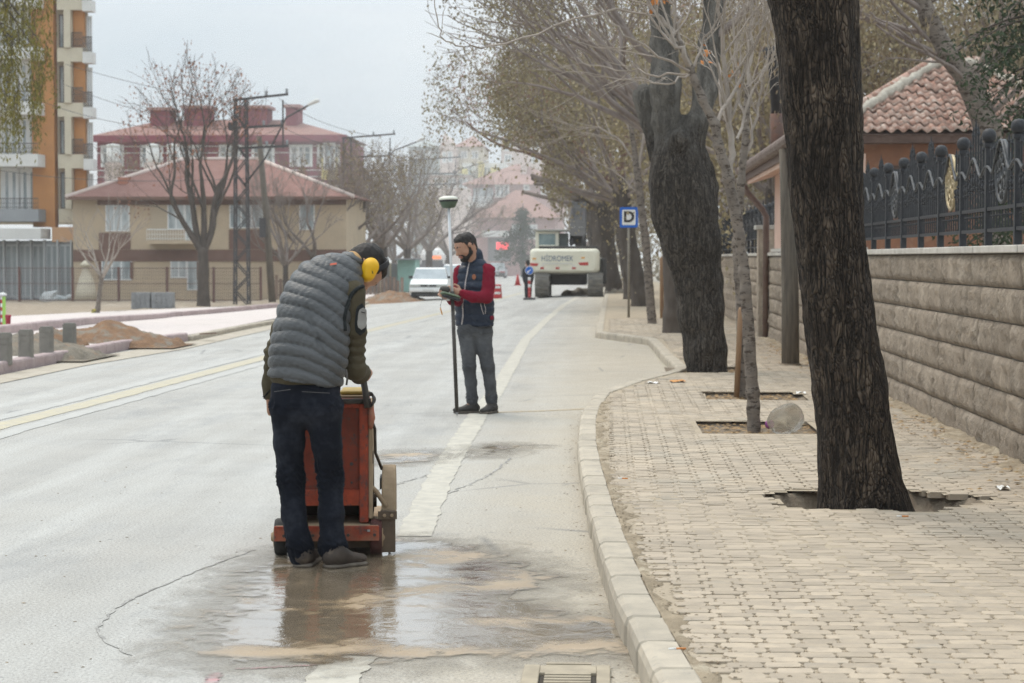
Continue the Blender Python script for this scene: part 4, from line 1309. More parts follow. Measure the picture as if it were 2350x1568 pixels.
# ---- the big leaning trunk
T1 = thing('plane_tree', 'huge dark furrowed trunk leaning left out of a round tree pit', 'tree', (1.47, 11.45, 0))
d1 = 11.45
def t1(px, py, r, dy=0.0): 
    p_ = at(px, py, d1 + dy); return (p_, r)
def tr_ring():
    rows_ = [(1992, 1230, 0.262), (1989, 1168, 0.246), (1976, 1100, 0.231), (1962, 1000, 0.219), (1950, 900, 0.209), (1938, 800, 0.200), (1923, 700, 0.198), (1911, 600, 0.198), (1902, 500, 0.199), (1894, 400, 0.203), (1888, 300, 0.212), (1884, 230, 0.222), (1880, 150, 0.226), (1872, 60, 0.236), (1866, 0, 0.252), (1858, -110, 0.27), (1852, -240, 0.28)]
    ctr = np.array([tuple(at(a, b, d1)) for a, b, _ in rows_]); rad = np.array([c for _, _, c in rows_])
    n, kk = 420, 150
    t = np.linspace(0, 1, n); q = np.linspace(0, 1, len(rows_))
    C = np.stack([np.interp(t, q, ctr[:, i]) for i in range(3)], 1); R = np.interp(t, q, rad)
    ker = np.hanning(31); ker /= ker.sum()
    sm = lambda a: np.convolve(np.pad(a, 15, mode='edge'), ker, 'valid')
    C = np.stack([sm(C[:, i]) for i in range(3)], 1); R = sm(R)
    a = np.linspace(0, 2 * math.pi, kk, endpoint=False)
    dirs = np.stack([np.cos(a), np.sin(a), np.zeros(kk)], 1)
    Vv = C[:, None] + dirs[None] * R[:, None, None]
    Vf = Vv.reshape(-1, 3)
    foot = np.repeat(np.clip((0.5 - C[:, 2]) / 0.5, 0, 1) ** 2, kk)
    disp_ = 0.010 * wnoise(Vf, 7, (1, 1, 0.35)) + 0.006 * wnoise(Vf, 26, (1, 1, 0.3), o=4) + 0.004 * wnoise(Vf, 60, (1, 1, 0.35), o=7) + foot * (0.03 * np.sin(np.tile(a, n) * 5) + 0.03)
    Vf = Vf + np.tile(dirs, (n, 1)) * disp_[:, None]
    Fc = [(i * kk + j, i * kk + (j + 1) % kk, (i + 1) * kk + (j + 1) % kk, (i + 1) * kk + j) for i in range(n - 1) for j in range(kk)]
    return Vf, np.array(Fc), C
Vf, Fc, C1 = tr_ring()
mesh_obj('trunk', Vf, Fc, M_barkA, T1, True)
top = C1[-1]
T = Tubes(); tips = []; g = np.random.default_rng(8)
for i in range(5):
    a = i * 1.3
    grow(T, g, top - np.array([0, 0, 0.15]), (math.cos(a) * 0.7, math.sin(a) * 0.7, 1), 1.6, 0.15, 3, tips, split=(2, 3))
T.build('crown', M_barkA, T1)
# pale patches where bark flaked off and a round scar
mesh_p = []
for (px_, py_, w_, h_) in ((2075 * 0.87, 140 * 0.87, 40, 24),):
    pass

# ---- second plane tree with the swollen head
T2 = thing('plane_tree', 'swollen grey plane trunk at the curved kerb with three pale limbs', 'tree', (1.3, 24.8, 0))
d2 = 25.0
s = SDF()
prof = [((1630, 870), 0.30), ((1622, 800), 0.285), ((1612, 720), 0.29), ((1600, 640), 0.315), ((1588, 560), 0.355), ((1574, 480), 0.39), ((1566, 420), 0.385), ((1562, 370), 0.36)]
s.chain([(at(p[0], p[1], d2), r * (0.93 if p[1] > 600 else 1)) for p, r in prof], 0.15)
s.chain([(at(1545, 360, d2), 0.24), (at(1530, 280, d2), 0.20), (at(1528, 200, d2 - .1), 0.185), (at(1520, 100, d2), 0.17), (at(1512, 0, d2), 0.15), (at(1500, -160, d2), 0.12)], 0.08)
s.chain([(at(1585, 350, d2 - .1), 0.22), (at(1600, 280, d2 - .1), 0.155), (at(1620, 200, d2), 0.14), (at(1632, 100, d2), 0.13), (at(1640, -120, d2), 0.11)], 0.08)
s.chain([(at(1510, 360, d2 + .2), 0.15), (at(1490, 290, d2 + .3), 0.12), (at(1478, 220, d2 + .3), 0.13)], 0.08)
s.cone(at(1632, 480, d2), at(1638, 430, d2), 0.09, 0.08, 0.1)
s.cone(at(1560, 330, d2 - .3), at(1562, 322, d2 - .33), 0.13, 0.12, 0.06)
s.build('trunk', M_barkB, T2, 0.028, disp=lambda V, N: 0.035 * wnoise(V, 4.5, (1, 1, 0.6)) + 0.016 * wnoise(V, 14, (1, 1, 0.45), o=5))
T = Tubes(); tips2 = []; g = np.random.default_rng(21)
for (px_, py_, dd, dr, L, r) in ((1512, 0, d2, (-0.9, 0.2, 0.9), 2.3, 0.09), (1500, -150, d2, (-0.5, -0.3, 1), 2.2, 0.09), (1640, -100, d2, (0.5, 0.3, 1), 2.2, 0.09), (1632, 100, d2, (0.6, -0.3, 0.8), 1.7, 0.06), (1480, 225, d2 + .3, (-0.8, 0.2, 0.8), 1.5, 0.05), (1526, 160, d2, (-0.9, -0.2, 0.55), 2.0, 0.05)):
    grow(T, g, at(px_, py_, dd), dr, L, r, 5, tips2, up=0.3, split=(2, 3), ang=0.55, rmin=0.005)
T.build('crown', M_twig, T2)
leaves_mesh('leaves', around([t for t, _ in tips2[::9]], g, 9, (0.06, 0.06, 0.08), 0.15), 0.04, M_lfbrown, T2, g, 0.6)

# ---- saplings
def sapling(label, stem, d, limbs, seed, m=M_barkC, tw=M_twigp, leafm=None, nleaf=0, hang=0.3):
    root = thing('young_plane_tree', label, 'tree', at(stem[0][0], stem[0][1], d), 'young trees of the pavement')
    pts = [(at(px, py, d), r) for px, py, r in stem]
    s = SDF(); s.chain(pts, 0.02)
    h = max(0.012, min(r for _, r in pts) * 0.5)
    s.build('trunk', m, root, h, disp=lambda V, N: 0.005 * wnoise(V, 25, (1, 1, 0.8), o=seed))
    T = Tubes(); tips = []; g = np.random.default_rng(seed)
    for l in limbs:
        P = [np.array(at(px, py, d + dy)) for px, py, dy in l[0]]
        n = max(6, len(P) * 3)
        q = np.linspace(0, 1, len(P)); tt = np.linspace(0, 1, n)
        Pi = np.stack([np.interp(tt, q, [p_[i] for p_ in P]) for i in range(3)], 1) + g.normal(size=(n, 3)) * 0.012
        R = np.linspace(l[1], l[1] * 0.35, n)
        T.add(Pi, R, 5)
        dep = l[2]
        for c in range(l[3]):
            i = int(g.integers(n // 4, n))
            dd = Pi[min(i + 1, n - 1)] - Pi[i - 1]; dd /= np.linalg.norm(dd)
            ax = g.normal(size=3); ax -= dd * (ax @ dd); ax /= np.linalg.norm(ax)
            grow(T, g, Pi[i], dd * 0.75 + ax * 0.6 + np.array([0, 0, 0.1]), l[4] * g.uniform(0.6, 1.2), R[i] * 0.55, dep, tips, up=0.15, split=(2, 3), rmin=0.0035, droop=0.1)
    T.build('crown', tw, root)
    if leafm is not None:
        cs = around([t for t, _ in tips[:len(tips) // 2][::max(1, len(tips) // 2 // max(nleaf, 1))]], g, 6, (0.035, 0.035, 0.035), 0.04)
        leaves_mesh('leaves', cs, 0.042, leafm, root, g, 0.5)
    return root
d3 = 16.45
sapling('slender pale sapling with notched bark standing in the tree pit beside the bottle', [(1731, 995, 0.056), (1727, 900, 0.052), (1718, 760, 0.048), (1708, 620, 0.046), (1690, 500, 0.044), (1672, 410, 0.043), (1650, 335, 0.042), (1640, 285, 0.040), (1612, 230, 0.036), (1585, 160, 0.030), (1562, 100, 0.024)], d3,
        [([(1675, 400, 0), (1682, 330, .1), (1672, 230, .2), (1660, 120, .2), (1650, 0, .3), (1640, -80, .3)], 0.032, 2, 9, 0.6),
         ([(1585, 160, 0), (1560, 110, -.1), (1530, 60, 0), (1490, 10, 0.1), (1460, -60, .1)], 0.026, 2, 10, 0.6),
         ([(1562, 100, 0), (1552, 50, 0), (1540, 0, .1), (1520, -80, .1)], 0.022, 2, 6, 0.6),
         ([(1583, 165, 0), (1500, 120, -.2), (1430, 80, -.3), (1380, 30, -.3), (1340, -20, -.4)], 0.013, 1, 7, 0.5),
         ([(1588, 170, 0), (1520, 175, .2), (1440, 165, .3), (1360, 150, .4), (1310, 130, .5)], 0.010, 1, 6, 0.4),
         ([(1588, 172, 0), (1540, 190, -.2), (1460, 180, -.2), (1350, 178, -.2), (1300, 150, -.2)], 0.009, 1, 5, 0.4),
         ([(1590, 150, 0), (1620, 90, .1), (1650, 40, .1), (1700, -20, .1)], 0.013, 1, 5, 0.5),
         ([(1640, 285, 0), (1700, 180, .2), (1740, 90, .2), (1760, 0, .2)], 0.018, 2, 6, 0.5),
         ([(1690, 320, 0), (1730, 210, .2), (1760, 140, .3), (1770, 20, .3)], 0.014, 1, 6, 0.5),
         ([(1510, 40, 0), (1400, 25, -.2), (1250, 70, -.3), (1130, 110, -.4), (1060, 108, -.4), (1015, 92, -.4), (1003, 50, -.4), (999, -30, -.4)], 0.011, 0, 4, 0.25)], 31, leafm=M_lforange, nleaf=12)
sapling('pale sapling right of the parking sign with short bare branches', [(1497, 745, 0.10), (1490, 660, 0.092), (1482, 560, 0.088), (1470, 460, 0.082), (1462, 390, 0.08), (1454, 330, 0.055), (1440, 250, 0.045), (1438, 180, 0.035)], 42.5,
        [([(1464, 395, 0), (1476, 320, 0), (1478, 250, .2), (1482, 170, .2)], 0.045, 2, 10, 1.0), ([(1458, 370, 0), (1420, 320, 0), (1370, 290, .2), (1310, 300, .3)], 0.03, 2, 12, 0.9), ([(1450, 310, 0), (1420, 240, 0), (1380, 180, .2), (1330, 150, .3)], 0.03, 2, 12, 0.9), ([(1440, 240, 0), (1430, 150, 0), (1420, 60, .2), (1400, -20, .3)], 0.03, 2, 12, 0.9), ([(1470, 450, 0), (1430, 410, 0), (1390, 380, .2), (1340, 360, .3)], 0.02, 1, 8, 0.6), ([(1482, 300, 0), (1500, 200, 0), (1520, 100, .2)], 0.03, 2, 9, 0.9)], 33)
sapling('thin young trunk beside the tall wooden stake behind the leafy pit', [(1706, 908, 0.062), (1704, 850, 0.055), (1700, 700, 0.05), (1690, 560, 0.046), (1700, 420, 0.042), (1712, 300, 0.036), (1716, 200, 0.03)], 20.4,
        [([(1716, 210, 0), (1722, 120, .1), (1724, 0, .1), (1730, -90, .2)], 0.026, 2, 9, 0.7), ([(1705, 380, 0), (1735, 280, .1), (1745, 190, .1), (1765, 120, .2)], 0.02, 2, 8, 0.6), ([(1712, 280, 0), (1690, 190, .1), (1682, 90, .2), (1676, -20, .2)], 0.02, 2, 8, 0.6)], 35)
def stake(label, a, b, r, g_=None):
    o = thing('wooden_stake', label, 'stake', a, 'stakes beside the young trees')
    MB().tube([a, a + (b - a) * 0.97, b], [r, r * 0.95, r * 0.55], 8).build('shaft', mk('stake_wood', (0.30, 0.19, 0.11), (0.23, 0.14, 0.085), 5, rough=0.85, stretch=(5, 5, 0.5)), o, True)
stake('brown wooden stake leaning in the leafy tree pit', at(1690, 912, 20.3), at(1700, 706, 20.3), 0.028)
stake('thin wooden stake behind the pale sapling near the sign', at(1519, 730, 46), at(1518, 590, 46), 0.045)

# ---- the row of old trees further along the pavement
def row_tree(label, base, lean, y, r, zc, crown_specs, seed, trunk_m=M_barkD, twig=M_twig, leafm=M_lfolive, lsize=0.10, per=5, hang=0.6, depth=4, L=2.4, trunk_h=None, nl=7, lspread=(0.28, 0.28, 0.25), el=1.6, every=1, leafs=True, group='old trees along the right pavement'):
    root = thing('street_tree', label, 'tree', (base[0], y, base[1]), group)
    g = np.random.default_rng(seed)
    p0 = np.array([base[0], y, base[1] - 0.15]); th = trunk_h or 3.0
    p1 = p0 + np.array([lean[0] * 0.5, lean[1] * 0.5, th * 0.5]); p2 = p0 + np.array([lean[0], lean[1], th])
    lump_trunk('trunk', [(p0, r * 1.2), (p0 + np.array([0, 0, 0.5]), r), (p1, r * 0.92), (p2, r * 1.05)], trunk_m, root, max(0.03, r * 0.14), 0.1, r * 0.07, 5, seed)
    T = Tubes(); tips = []
    for i in range(nl):
        a = i * 2 * math.pi / nl + g.uniform(-0.4, 0.4)
        dr = crown_specs(i, a, g)
        grow(T, g, p2 - np.array([0, 0, 0.2]), dr, L * g.uniform(0.85, 1.15), r * 0.38, depth, tips, up=0.12, split=(2, 3), ang=0.62, shrink=0.72, rmin=0.006)
    T.build('crown', twig, root)
    if leafs:
        pts_ = around([t for t, _ in tips[::every]], g, per, lspread, hang)
        if PRUNE[0]: pts_ = np.array([p_ for p_ in pts_ if not PRUNE[0](p_)])
        leaves_mesh('leaves', pts_, lsize, leafm, root, g, hang, el)
    return root, tips
def bare_zone(p):
    px, py = proj(p)
    return (px < 1245 and py > 335) or px < 968 or (px < 1300 and py > 335 and py > 540 - (1300 - px) * 2) or (px < 1100 and py > 300 and p[1] < 50)
PRUNE[0] = bare_zone
sp_all = lambda i, a, g: (math.cos(a), math.sin(a) * 0.8, 0.75 + g.uniform(-0.2, 0.4))
sp_left = lambda i, a, g: (-abs(math.cos(a)) - 0.2, math.sin(a) * 0.7, 0.35 + g.uniform(-0.25, 0.45))
row_tree('dark trunk close behind the swollen plane tree with olive drooping leaves over the road', (PX(1548, 37.5), 0.1), (-0.1, 0.2), 37.5, 0.20, 3, lambda i, a, g: (-abs(math.cos(a)) * 0.9 - 0.1, math.sin(a) * 0.6, 0.62 + g.uniform(-0.15, 0.4)), 51, L=2.35, trunk_h=3.9, leafm=M_lfolive, lsize=0.042, per=22, nl=9, hang=0.30, lspread=(0.07, 0.07, 0.09), depth=5, every=5)
row_tree('dark leaning trunk just behind the parking sign', (PX(1471, 58), 0.1), (-0.6, 0.3), 58, 0.26, 3, lambda i, a, g: (math.cos(a) - 0.30, math.sin(a) * 0.6, 0.6 + g.uniform(-0.35, 0.5)), 52, L=2.7, trunk_h=3.4, leafm=M_lfolive, lsize=0.05, per=20, nl=9, hang=0.7, depth=5)
row_tree('dark trunk left of the parking sign post with rusty leaves', (PX(1450, 68), 0.1), (-0.5, 0.4), 68, 0.28, 3, lambda i, a, g: (math.cos(a) - 0.4, math.sin(a) * 0.6, 0.75 + g.uniform(-0.3, 0.6)), 53, L=3.0, trunk_h=4.2, leafm=M_lfred, lsize=0.055, per=4, nl=9, twig=M_twigr, depth=5)
row_tree('old tree beside the excavator with drooping khaki leaves', (PX(1408, 84), 0.1), (-0.4, 0.3), 84, 0.33, 3, lambda i, a, g: (math.cos(a) - 0.25, math.sin(a) * 0.6, 0.6 + g.uniform(-0.4, 0.6)), 54, L=3.2, trunk_h=3.8, leafm=M_lfolive, lsize=0.065, per=22, nl=9, hang=1.0, depth=5)
row_tree('old tree behind the excavator boom', (PX(1390, 104), 0.1), (-0.8, 0.3), 104, 0.36, 3, lambda i, a, g: (math.cos(a) - 0.4, math.sin(a) * 0.6, 0.5 + g.uniform(-0.4, 0.6)), 55, L=3.4, trunk_h=4.2, leafm=M_lfbrown, lsize=0.10, per=14, nl=9, hang=0.9)
row_tree('hazy old tree left of the excavator cab', (PX(1262, 172), 0), (0.1, 0.3), 172, 0.3, 3, sp_all, 57, L=2.5, trunk_h=2.2, leafm=M_lfbrown, lsize=0.2, per=5, nl=9, hang=0.9)
row_tree('hazy old tree right behind the excavator', (PX(1335, 160), 0), (0.1, 0.3), 160, 0.3, 3, sp_all, 58, L=3.2, trunk_h=2.6, leafm=M_lfbrown, lsize=0.2, per=6, nl=9, hang=0.9)
row_tree('furthest old tree of the right pavement row in the haze', (PX(1378, 132), 0.1), (-0.8, 0.3), 132, 0.38, 3, sp_all, 56, L=3.8, trunk_h=4.5, leafm=M_lfbrown, lsize=0.22, per=5, nl=9, hang=0.9)

PRUNE[0] = None
# ---- trees of the garden behind the wall
def garden(label, px, y, th, L, seed, leafm, lsize, per, twig=M_twig, nl=8, depth=4, r=0.22, hang=0.8, spec=sp_all, lspread=(0.3, 0.3, 0.3), tm=M_barkD):
    return row_tree(label, (PX(px, y), 0.0), (0.2, 0.2), y, r, 3, spec, seed, trunk_m=tm, twig=twig, leafm=leafm, lsize=lsize * 0.58, per=int(per * 2.4), nl=nl, L=L, trunk_h=th, hang=hang, depth=depth, lspread=lspread, group='garden trees behind the stone wall')
garden('bare grey tree behind the booth roof', 1760, 46, 3.2, 2.6, 61, M_lfyel, 0.10, 5)
garden('yellow leaved tree between the booth flue and the big trunk', 1850, 50, 2.6, 2.8, 62, M_lfyel, 0.12, 9)
garden('brown tangled tree left of the tile roof', 1960, 52, 2.8, 2.8, 63, M_lfbrown, 0.11, 8)
garden('yellowish tree above the tile roof ridge', 2090, 50, 3.4, 2.8, 64, M_lfyel, 0.11, 9)
garden('brown hanging tree right of the tile roof ridge', 2230, 48, 3.6, 2.7, 65, M_lfbrown, 0.10, 10)
garden('dense olive tree at the edge of the garden', 2340, 46, 3.0, 2.7, 66, M_lfolive, 0.11, 10)
garden('thin grey garden tree beyond the far iron fence', 1665, 62, 3.0, 2.9, 67, M_lfyel, 0.12, 6)
garden('twiggy tree seen past the swollen plane trunk', 1600, 66, 3.4, 3.2, 68, M_lfbrown, 0.13, 6)
# the pale leaning trunk and the dark conifer close to the fence
wl_ = thing('leaning_willow', 'grey leaning trunk with hanging brown catkins over the tile roof', 'tree', at(2262, 590, 30), None)
g = np.random.default_rng(71)
lump_trunk('trunk', [(at(2290, 640, 30), 0.22), (at(2268, 300, 30), 0.19), (at(2225, 190, 30), 0.17), (at(2170, 120, 30), 0.15), (at(2130, 40, 30), 0.13), (at(2095, -60, 30), 0.11)], M_barkC, wl_, 0.035, 0.1, 0.012, 6, 3)
T = Tubes(); tips = []
for (px_, py_, dr, L, r) in ((2225, 190, (0.5, -0.2, 0.9), 1.6, 0.06), (2170, 120, (-0.9, -0.1, 0.4), 1.5, 0.04), (2130, 40, (-0.6, -0.3, 0.6), 1.5, 0.05), (2262, 270, (0.8, -0.3, 0.5), 1.6, 0.05), (2245, 230, (0.3, -0.6, 0.8), 1.6, 0.05), (2095, -50, (0.1, -0.3, 1), 1.5, 0.05), (2268, 300, (0.9, 0, 0.9), 1.8, 0.05), (2200, 150, (-1.0, -0.3, 0.7), 1.7, 0.045), (2240, 215, (-0.7, -0.4, 0.6), 1.4, 0.04), (2150, 80, (-1.2, 0, 0.3), 1.6, 0.04), (2262, 260, (0.7, -0.5, 1.0), 1.5, 0.04), (2180, 135, (0.8, -0.4, 0.9), 1.8, 0.04), (2120, 10, (0.9, -0.3, 0.5), 1.8, 0.04)):
    grow(T, g, at(px_, py_, 30), dr, L, r, 3, tips, up=0.0, split=(2, 4), droop=0.5, rmin=0.005)
for t_, d_ in tips[::2]:
    n = 7; P = [t_]
    dd = np.array(d_)
    for i in range(n):
        dd = dd + np.array([g.normal() * 0.15, g.normal() * 0.15, -0.5]); dd /= np.linalg.norm(dd); P.append(P[-1] + dd * 0.085)
    T.add(P, np.linspace(0.005, 0.002, n + 1), 3)
    tips.append((P[-1], dd)); tips.append((P[-3], dd)); tips.append((P[-5], dd))
T.build('crown', M_twig, wl_)
leaves_mesh('leaves', around([t for t, _ in tips], g, 4, (0.05, 0.05, 0.07), 0.1), 0.035, M_lfbrown, wl_, g, 1.2, 2.6)
cn = thing('dark_conifer', 'dark green conifer branches hanging beside the iron fence', 'tree', at(2330, 600, 25), None)
MB().tube([at(2420, 640, 25), at(2400, 300, 25), at(2390, -100, 25)], [0.16, 0.13, 0.09], 8).build('trunk', M_barkD, cn, True)
T = Tubes(); cs = []
for i in range(34):
    z = g.uniform(1.9, 5.2); a = g.uniform(1.6, 4.7)
    p_ = np.array(at(2400, 592 - (z - 1.52) / 25 * F, 25)); L = g.uniform(0.5, 1.25)
    P = [p_ + np.array([math.cos(a) * L * f, math.sin(a) * L * f, -0.35 * L * f * f]) for f in np.linspace(0, 1, 6)]
    T.add(P, np.linspace(0.02, 0.005, 6), 4)
    for q in P[1:]: cs.append(q)
T.build('crown', M_barkD, cn)
leaves_mesh('leaves', around(cs, g, 26, (0.12, 0.12, 0.05), 0.08), 0.03, M_lfdk, cn, g, 0.4, 3.0)
# the wood on the slope behind, read as one mass
g = np.random.default_rng(77)
n = 24000
yy = g.uniform(72, 104, n); pxs = g.uniform(1560, 2420, n)
hmax = 12.0
yy[:5600] = g.uniform(112, 150, 5600); pxs[:5600] = g.uniform(1385, 1640, 5600)
P = np.stack([(pxs - 1396) / F * yy, yy, g.uniform(0, 1, n) ** 0.8 * hmax], 1)
T = Tubes()
for i in range(2600):
    y_ = g.uniform(70, 102); x_ = (g.uniform(1560, 2420) - 1396) / F * y_; z_ = g.uniform(0, 10)
    dd = np.array([g.normal() * 0.4, g.normal() * 0.4, 1.0]); dd /= np.linalg.norm(dd)
    p_ = np.array([x_, y_, z_]); L = g.uniform(0.8, 2.6)
    T.add([p_, p_ + dd * L * 0.5 + g.normal(size=3) * 0.12, p_ + dd * L + g.normal(size=3) * 0.25], [0.035, 0.022, 0.008], 3)
o = T.build('woodland', M_twig, None); tag(o, 'tangle of bare grey twigs on the wooded slope', None, None, 'stuff')
leaves_mesh('woodland_leaves', P[:22000], 0.22, leaf_mat('wood_leaves', (0.26, 0.235, 0.195), (0.36, 0.32, 0.265), (0.33, 0.28, 0.19)), None, g, 0.3, 1.5, 'stuff')['label'] = 'dull brown leaves of the wooded slope'
# ================================================================ left side and the far end of the street
M_cream = mk('cream_render', (0.60, 0.54, 0.42), (0.54, 0.48, 0.37), 1.2, rough=0.9)
M_beige = mk('beige_render', (0.50, 0.395, 0.275), (0.44, 0.35, 0.245), 1.0, rough=0.9)
M_brownband = mk('brown_render', (0.155, 0.09, 0.068), (0.185, 0.11, 0.085), 1.0, rough=0.9)
M_orange = mk('orange_render', (0.50, 0.235, 0.085), (0.45, 0.21, 0.08), 1.0, rough=0.9)
M_orangel = mk('pale_orange_render', (0.60, 0.36, 0.20), (0.55, 0.33, 0.19), 1.0, rough=0.9)
M_whiter = mk('white_render', (0.66, 0.65, 0.62), (0.60, 0.59, 0.56), 1.0, rough=0.9)
M_greyr = mk('grey_render', (0.30, 0.315, 0.325), (0.26, 0.27, 0.28), 1.0, rough=0.85)
M_maroon = mk('maroon_render', (0.245, 0.07, 0.085), (0.215, 0.065, 0.08), 1.0, rough=0.9)
M_yellowr = mk('yellow_render', (0.62, 0.52, 0.20), rough=0.9)
M_pinkr = mk('pale_pink_render', (0.60, 0.50, 0.45), (0.54, 0.45, 0.40), 1.0, rough=0.9)
M_salmon = mk('salmon_render', (0.42, 0.27, 0.245), (0.37, 0.24, 0.22), 1.0, rough=0.9)
M_greenr = mk('grey_green_render', (0.30, 0.33, 0.32), (0.26, 0.29, 0.28), 1.0, rough=0.9)
M_frame = mk('white_window_frame', (0.68, 0.68, 0.66), rough=0.6)
def glass_mat():
    t = NT('curtained_glass')
    col = t.mix(t.rng(t.noise(t.coord('World', (1, 1, 0.3)), 1.7, 3), 0.4, 0.6), (0.46, 0.49, 0.49), (0.22, 0.255, 0.26))
    t.set(color=col, rough=0.12, spec=0.6)
    return t.m
M_glass = glass_mat()
def roof_mat(name, a, b, rows_=3.2):
    t = NT(name)
    v = t.coord('World')
    w = t.new('ShaderNodeTexWave'); w.inputs['Scale'].default_value = rows_; w.inputs['Distortion'].default_value = 0.5
    mp = t.coord('World', (0.02, 0.0, 1.0), rot=(0, math.pi / 2, 0)); t.l.new(t.coord('World', (0, 0, 1)), w.inputs['Vector'])
    w.bands_direction = 'Z'
    col = t.mix(t.rng(t.noise(v, 1.5, 5), 0.3, 0.7), a, b)
    col = t.mix(t.rng(w.outputs['Fac'], 0.2, 0.6, 0.35, 0), col, tuple(x * 0.6 for x in a))
    t.set(color=col, rough=0.9, normal=t.bump(w.outputs['Fac'], 0.5, 0.05))
    return t.m
M_roofred = roof_mat('red_tile_roof', (0.215, 0.105, 0.085), (0.28, 0.15, 0.125))
M_roofpink = roof_mat('dusty_pink_roof', (0.27, 0.145, 0.115), (0.33, 0.19, 0.155), 4)
M_steel = mk('dark_lattice_steel', (0.055, 0.052, 0.055), (0.085, 0.08, 0.08), 10, rough=0.7)
M_railing = mk('dark_railing', (0.10, 0.085, 0.08), rough=0.6)

def window(parent, x0, x1, z0, z1, y, frame=M_frame, glass=M_glass, mull=1, fw=0.07, proud=0.05):
    """a framed window facing the street at depth y (front face at y)"""
    b = MB()
    b.box((x0 - fw, y - proud, z0 - fw), (x1 + fw, y, z0)); b.box((x0 - fw, y - proud, z1), (x1 + fw, y, z1 + fw))
    b.box((x0 - fw, y - proud, z0), (x0, y, z1)); b.box((x1, y - proud, z0), (x1 + fw, y, z1))
    for q in range(1, mull + 1):
        x = x0 + (x1 - x0) * q / (mull + 1); b.box((x - fw / 2, y - proud * 0.8, z0), (x + fw / 2, y - 0.004, z1))
    o = b.build('window', frame, parent)
    MB().box((x0, y - 0.03, z0), (x1, y - 0.005, z1)).build('pane', glass, o)
    return o

def railing(parent, a, b, h=0.9, n=14, name='railing', m=M_railing, t=0.03):
    a, b = Vector(a), Vector(b); m_ = MB()
    m_.beam(a + Vector((0, 0, h)), b + Vector((0, 0, h)), t * 1.6, t * 1.6); m_.beam(a + Vector((0, 0, 0.1)), b + Vector((0, 0, 0.1)), t, t)
    m_.beam(a + Vector((0, 0, h * 0.55)), b + Vector((0, 0, h * 0.55)), t * 0.8, t * 0.8)
    for i in range(n + 1):
        p_ = a + (b - a) * i / n; m_.beam(p_, p_ + Vector((0, 0, h)), t * 0.7, t * 0.7)
    return m_.build(name, m, parent)

M_carglass0 = mk('shop_glass', (0.20, 0.225, 0.225), (0.30, 0.33, 0.33), 0.5, rough=0.15, kind='World')
# ---- apartment block: the orange and cream corner building
yA = 112.0
X = lambda px, y=yA: PX(px, y)
Zp = lambda py, y=yA: PZ(py, y)
ap = thing('apartment_building', 'tall orange and cream apartment block with stacked balconies', 'building', (X(100), yA, -0.95))
ground_z = -0.95
FL = [Zp(y) for y in (500, 373, 253, 125, 5, -115, -235)]          # slab levels of the right wing
HT = Zp(-330)
MB().prism([(X(-330), yA + 1.6, Zp(505)), (X(190), yA + 1.6, Zp(505)), (PX(180, yA + 14) - 0.01, yA + 14, Zp(505)), (X(-330), yA + 14, Zp(505))], (0, 0, HT - Zp(505))).build('wall', M_cream, ap)
MB().box((X(66), yA + 0.9, Zp(520)), (X(117), yA + 1.598, HT)).build('orange_pier', M_orange, ap)
MB().box((X(-330), yA + 1.2, Zp(505)), (X(75) - 0.003, yA + 1.597, HT)).build('street_wall', M_cream, ap)
MB().prism([(X(190) + .003, yA + 1.61, Zp(480)), (PX(207, yA + 3.2), yA + 3.2, Zp(480)), (PX(207, yA + 14), yA + 14, Zp(480)), (PX(180, yA + 14), yA + 14, Zp(480))], (0, 0, HT - Zp(480))).build('end_wall', M_whiter, ap)
MB().box((X(113), yA + 0.6, Zp(555)), (X(198), yA + 1.58, Zp(520) - 0.003)).build('pale_fascia', M_orangel, ap)
for i in range(len(FL) - 1):
    z0, z1 = FL[i], FL[i + 1]
    # cream window column, orange niche, white end balcony
    MB().box((X(125), yA + 0.95, z0 - 0.25), (X(190), yA + 1.597, z0 + 0.55)).build('spandrel', M_cream, ap)
    MB().box((X(142), yA + 0.8, z0 + 0.553), (X(157), yA + 1.597, z1 - 0.253)).build('pier', M_cream, ap)
    window(ap, X(126), X(141), z0 + 0.65, z1 - 0.5, yA + 1.58, mk('bronze_frame', (0.16, 0.12, 0.10), rough=0.5) if i == 0 else bpy.data.materials['bronze_frame'])
    MB().box((X(158), yA + 1.35, z0 + 0.553), (X(184), yA + 1.59, z1 - 0.253)).build('niche_wall', M_orange, ap)
    railing(ap, (X(158), yA + 1.0, z0 + 0.555), (X(183), yA + 1.0, z0 + 0.555), 0.85, 10)
    MB().box((X(186), yA + 0.7, z0 - 0.35), (X(208), yA + 1.59, z0 + 0.28)).build('balcony_slab', M_whiter, ap)
    railing(ap, (X(187), yA + 0.75, z0 + 0.283), (X(207.5), yA + 0.75, z0 + 0.283), 0.85, 11)
    window(ap, X(190), X(197), z0 + 0.3, z1 - 0.6, yA + 3.19 if False else yA + 1.59)
    # wide balcony to the left
    MB().box((X(-330), yA - 0.6, z0 - 0.2), (X(96), yA + 1.19, z0 + 0.5)).build('balcony', M_whiter if i else M_greyr, ap)
    railing(ap, (X(-100), yA - 0.55, z0 + 0.503), (X(95), yA - 0.55, z0 + 0.503), 0.6, 40)
    for q in (-60, 0, 42):
        window(ap, X(q), X(q + 24), z0 + 0.55, z1 - 0.45, yA + 1.19, mull=1, fw=0.25)
MB().box((X(-330), yA - 0.8, Zp(548)), (X(103), yA + 1.19, Zp(520) - 0.1)).build('canopy', M_whiter, ap)
MB().box((X(-330), yA + 0.8, ground_z), (X(162), yA + 1.55, Zp(552))).build('ground_floor', M_greyr, ap)
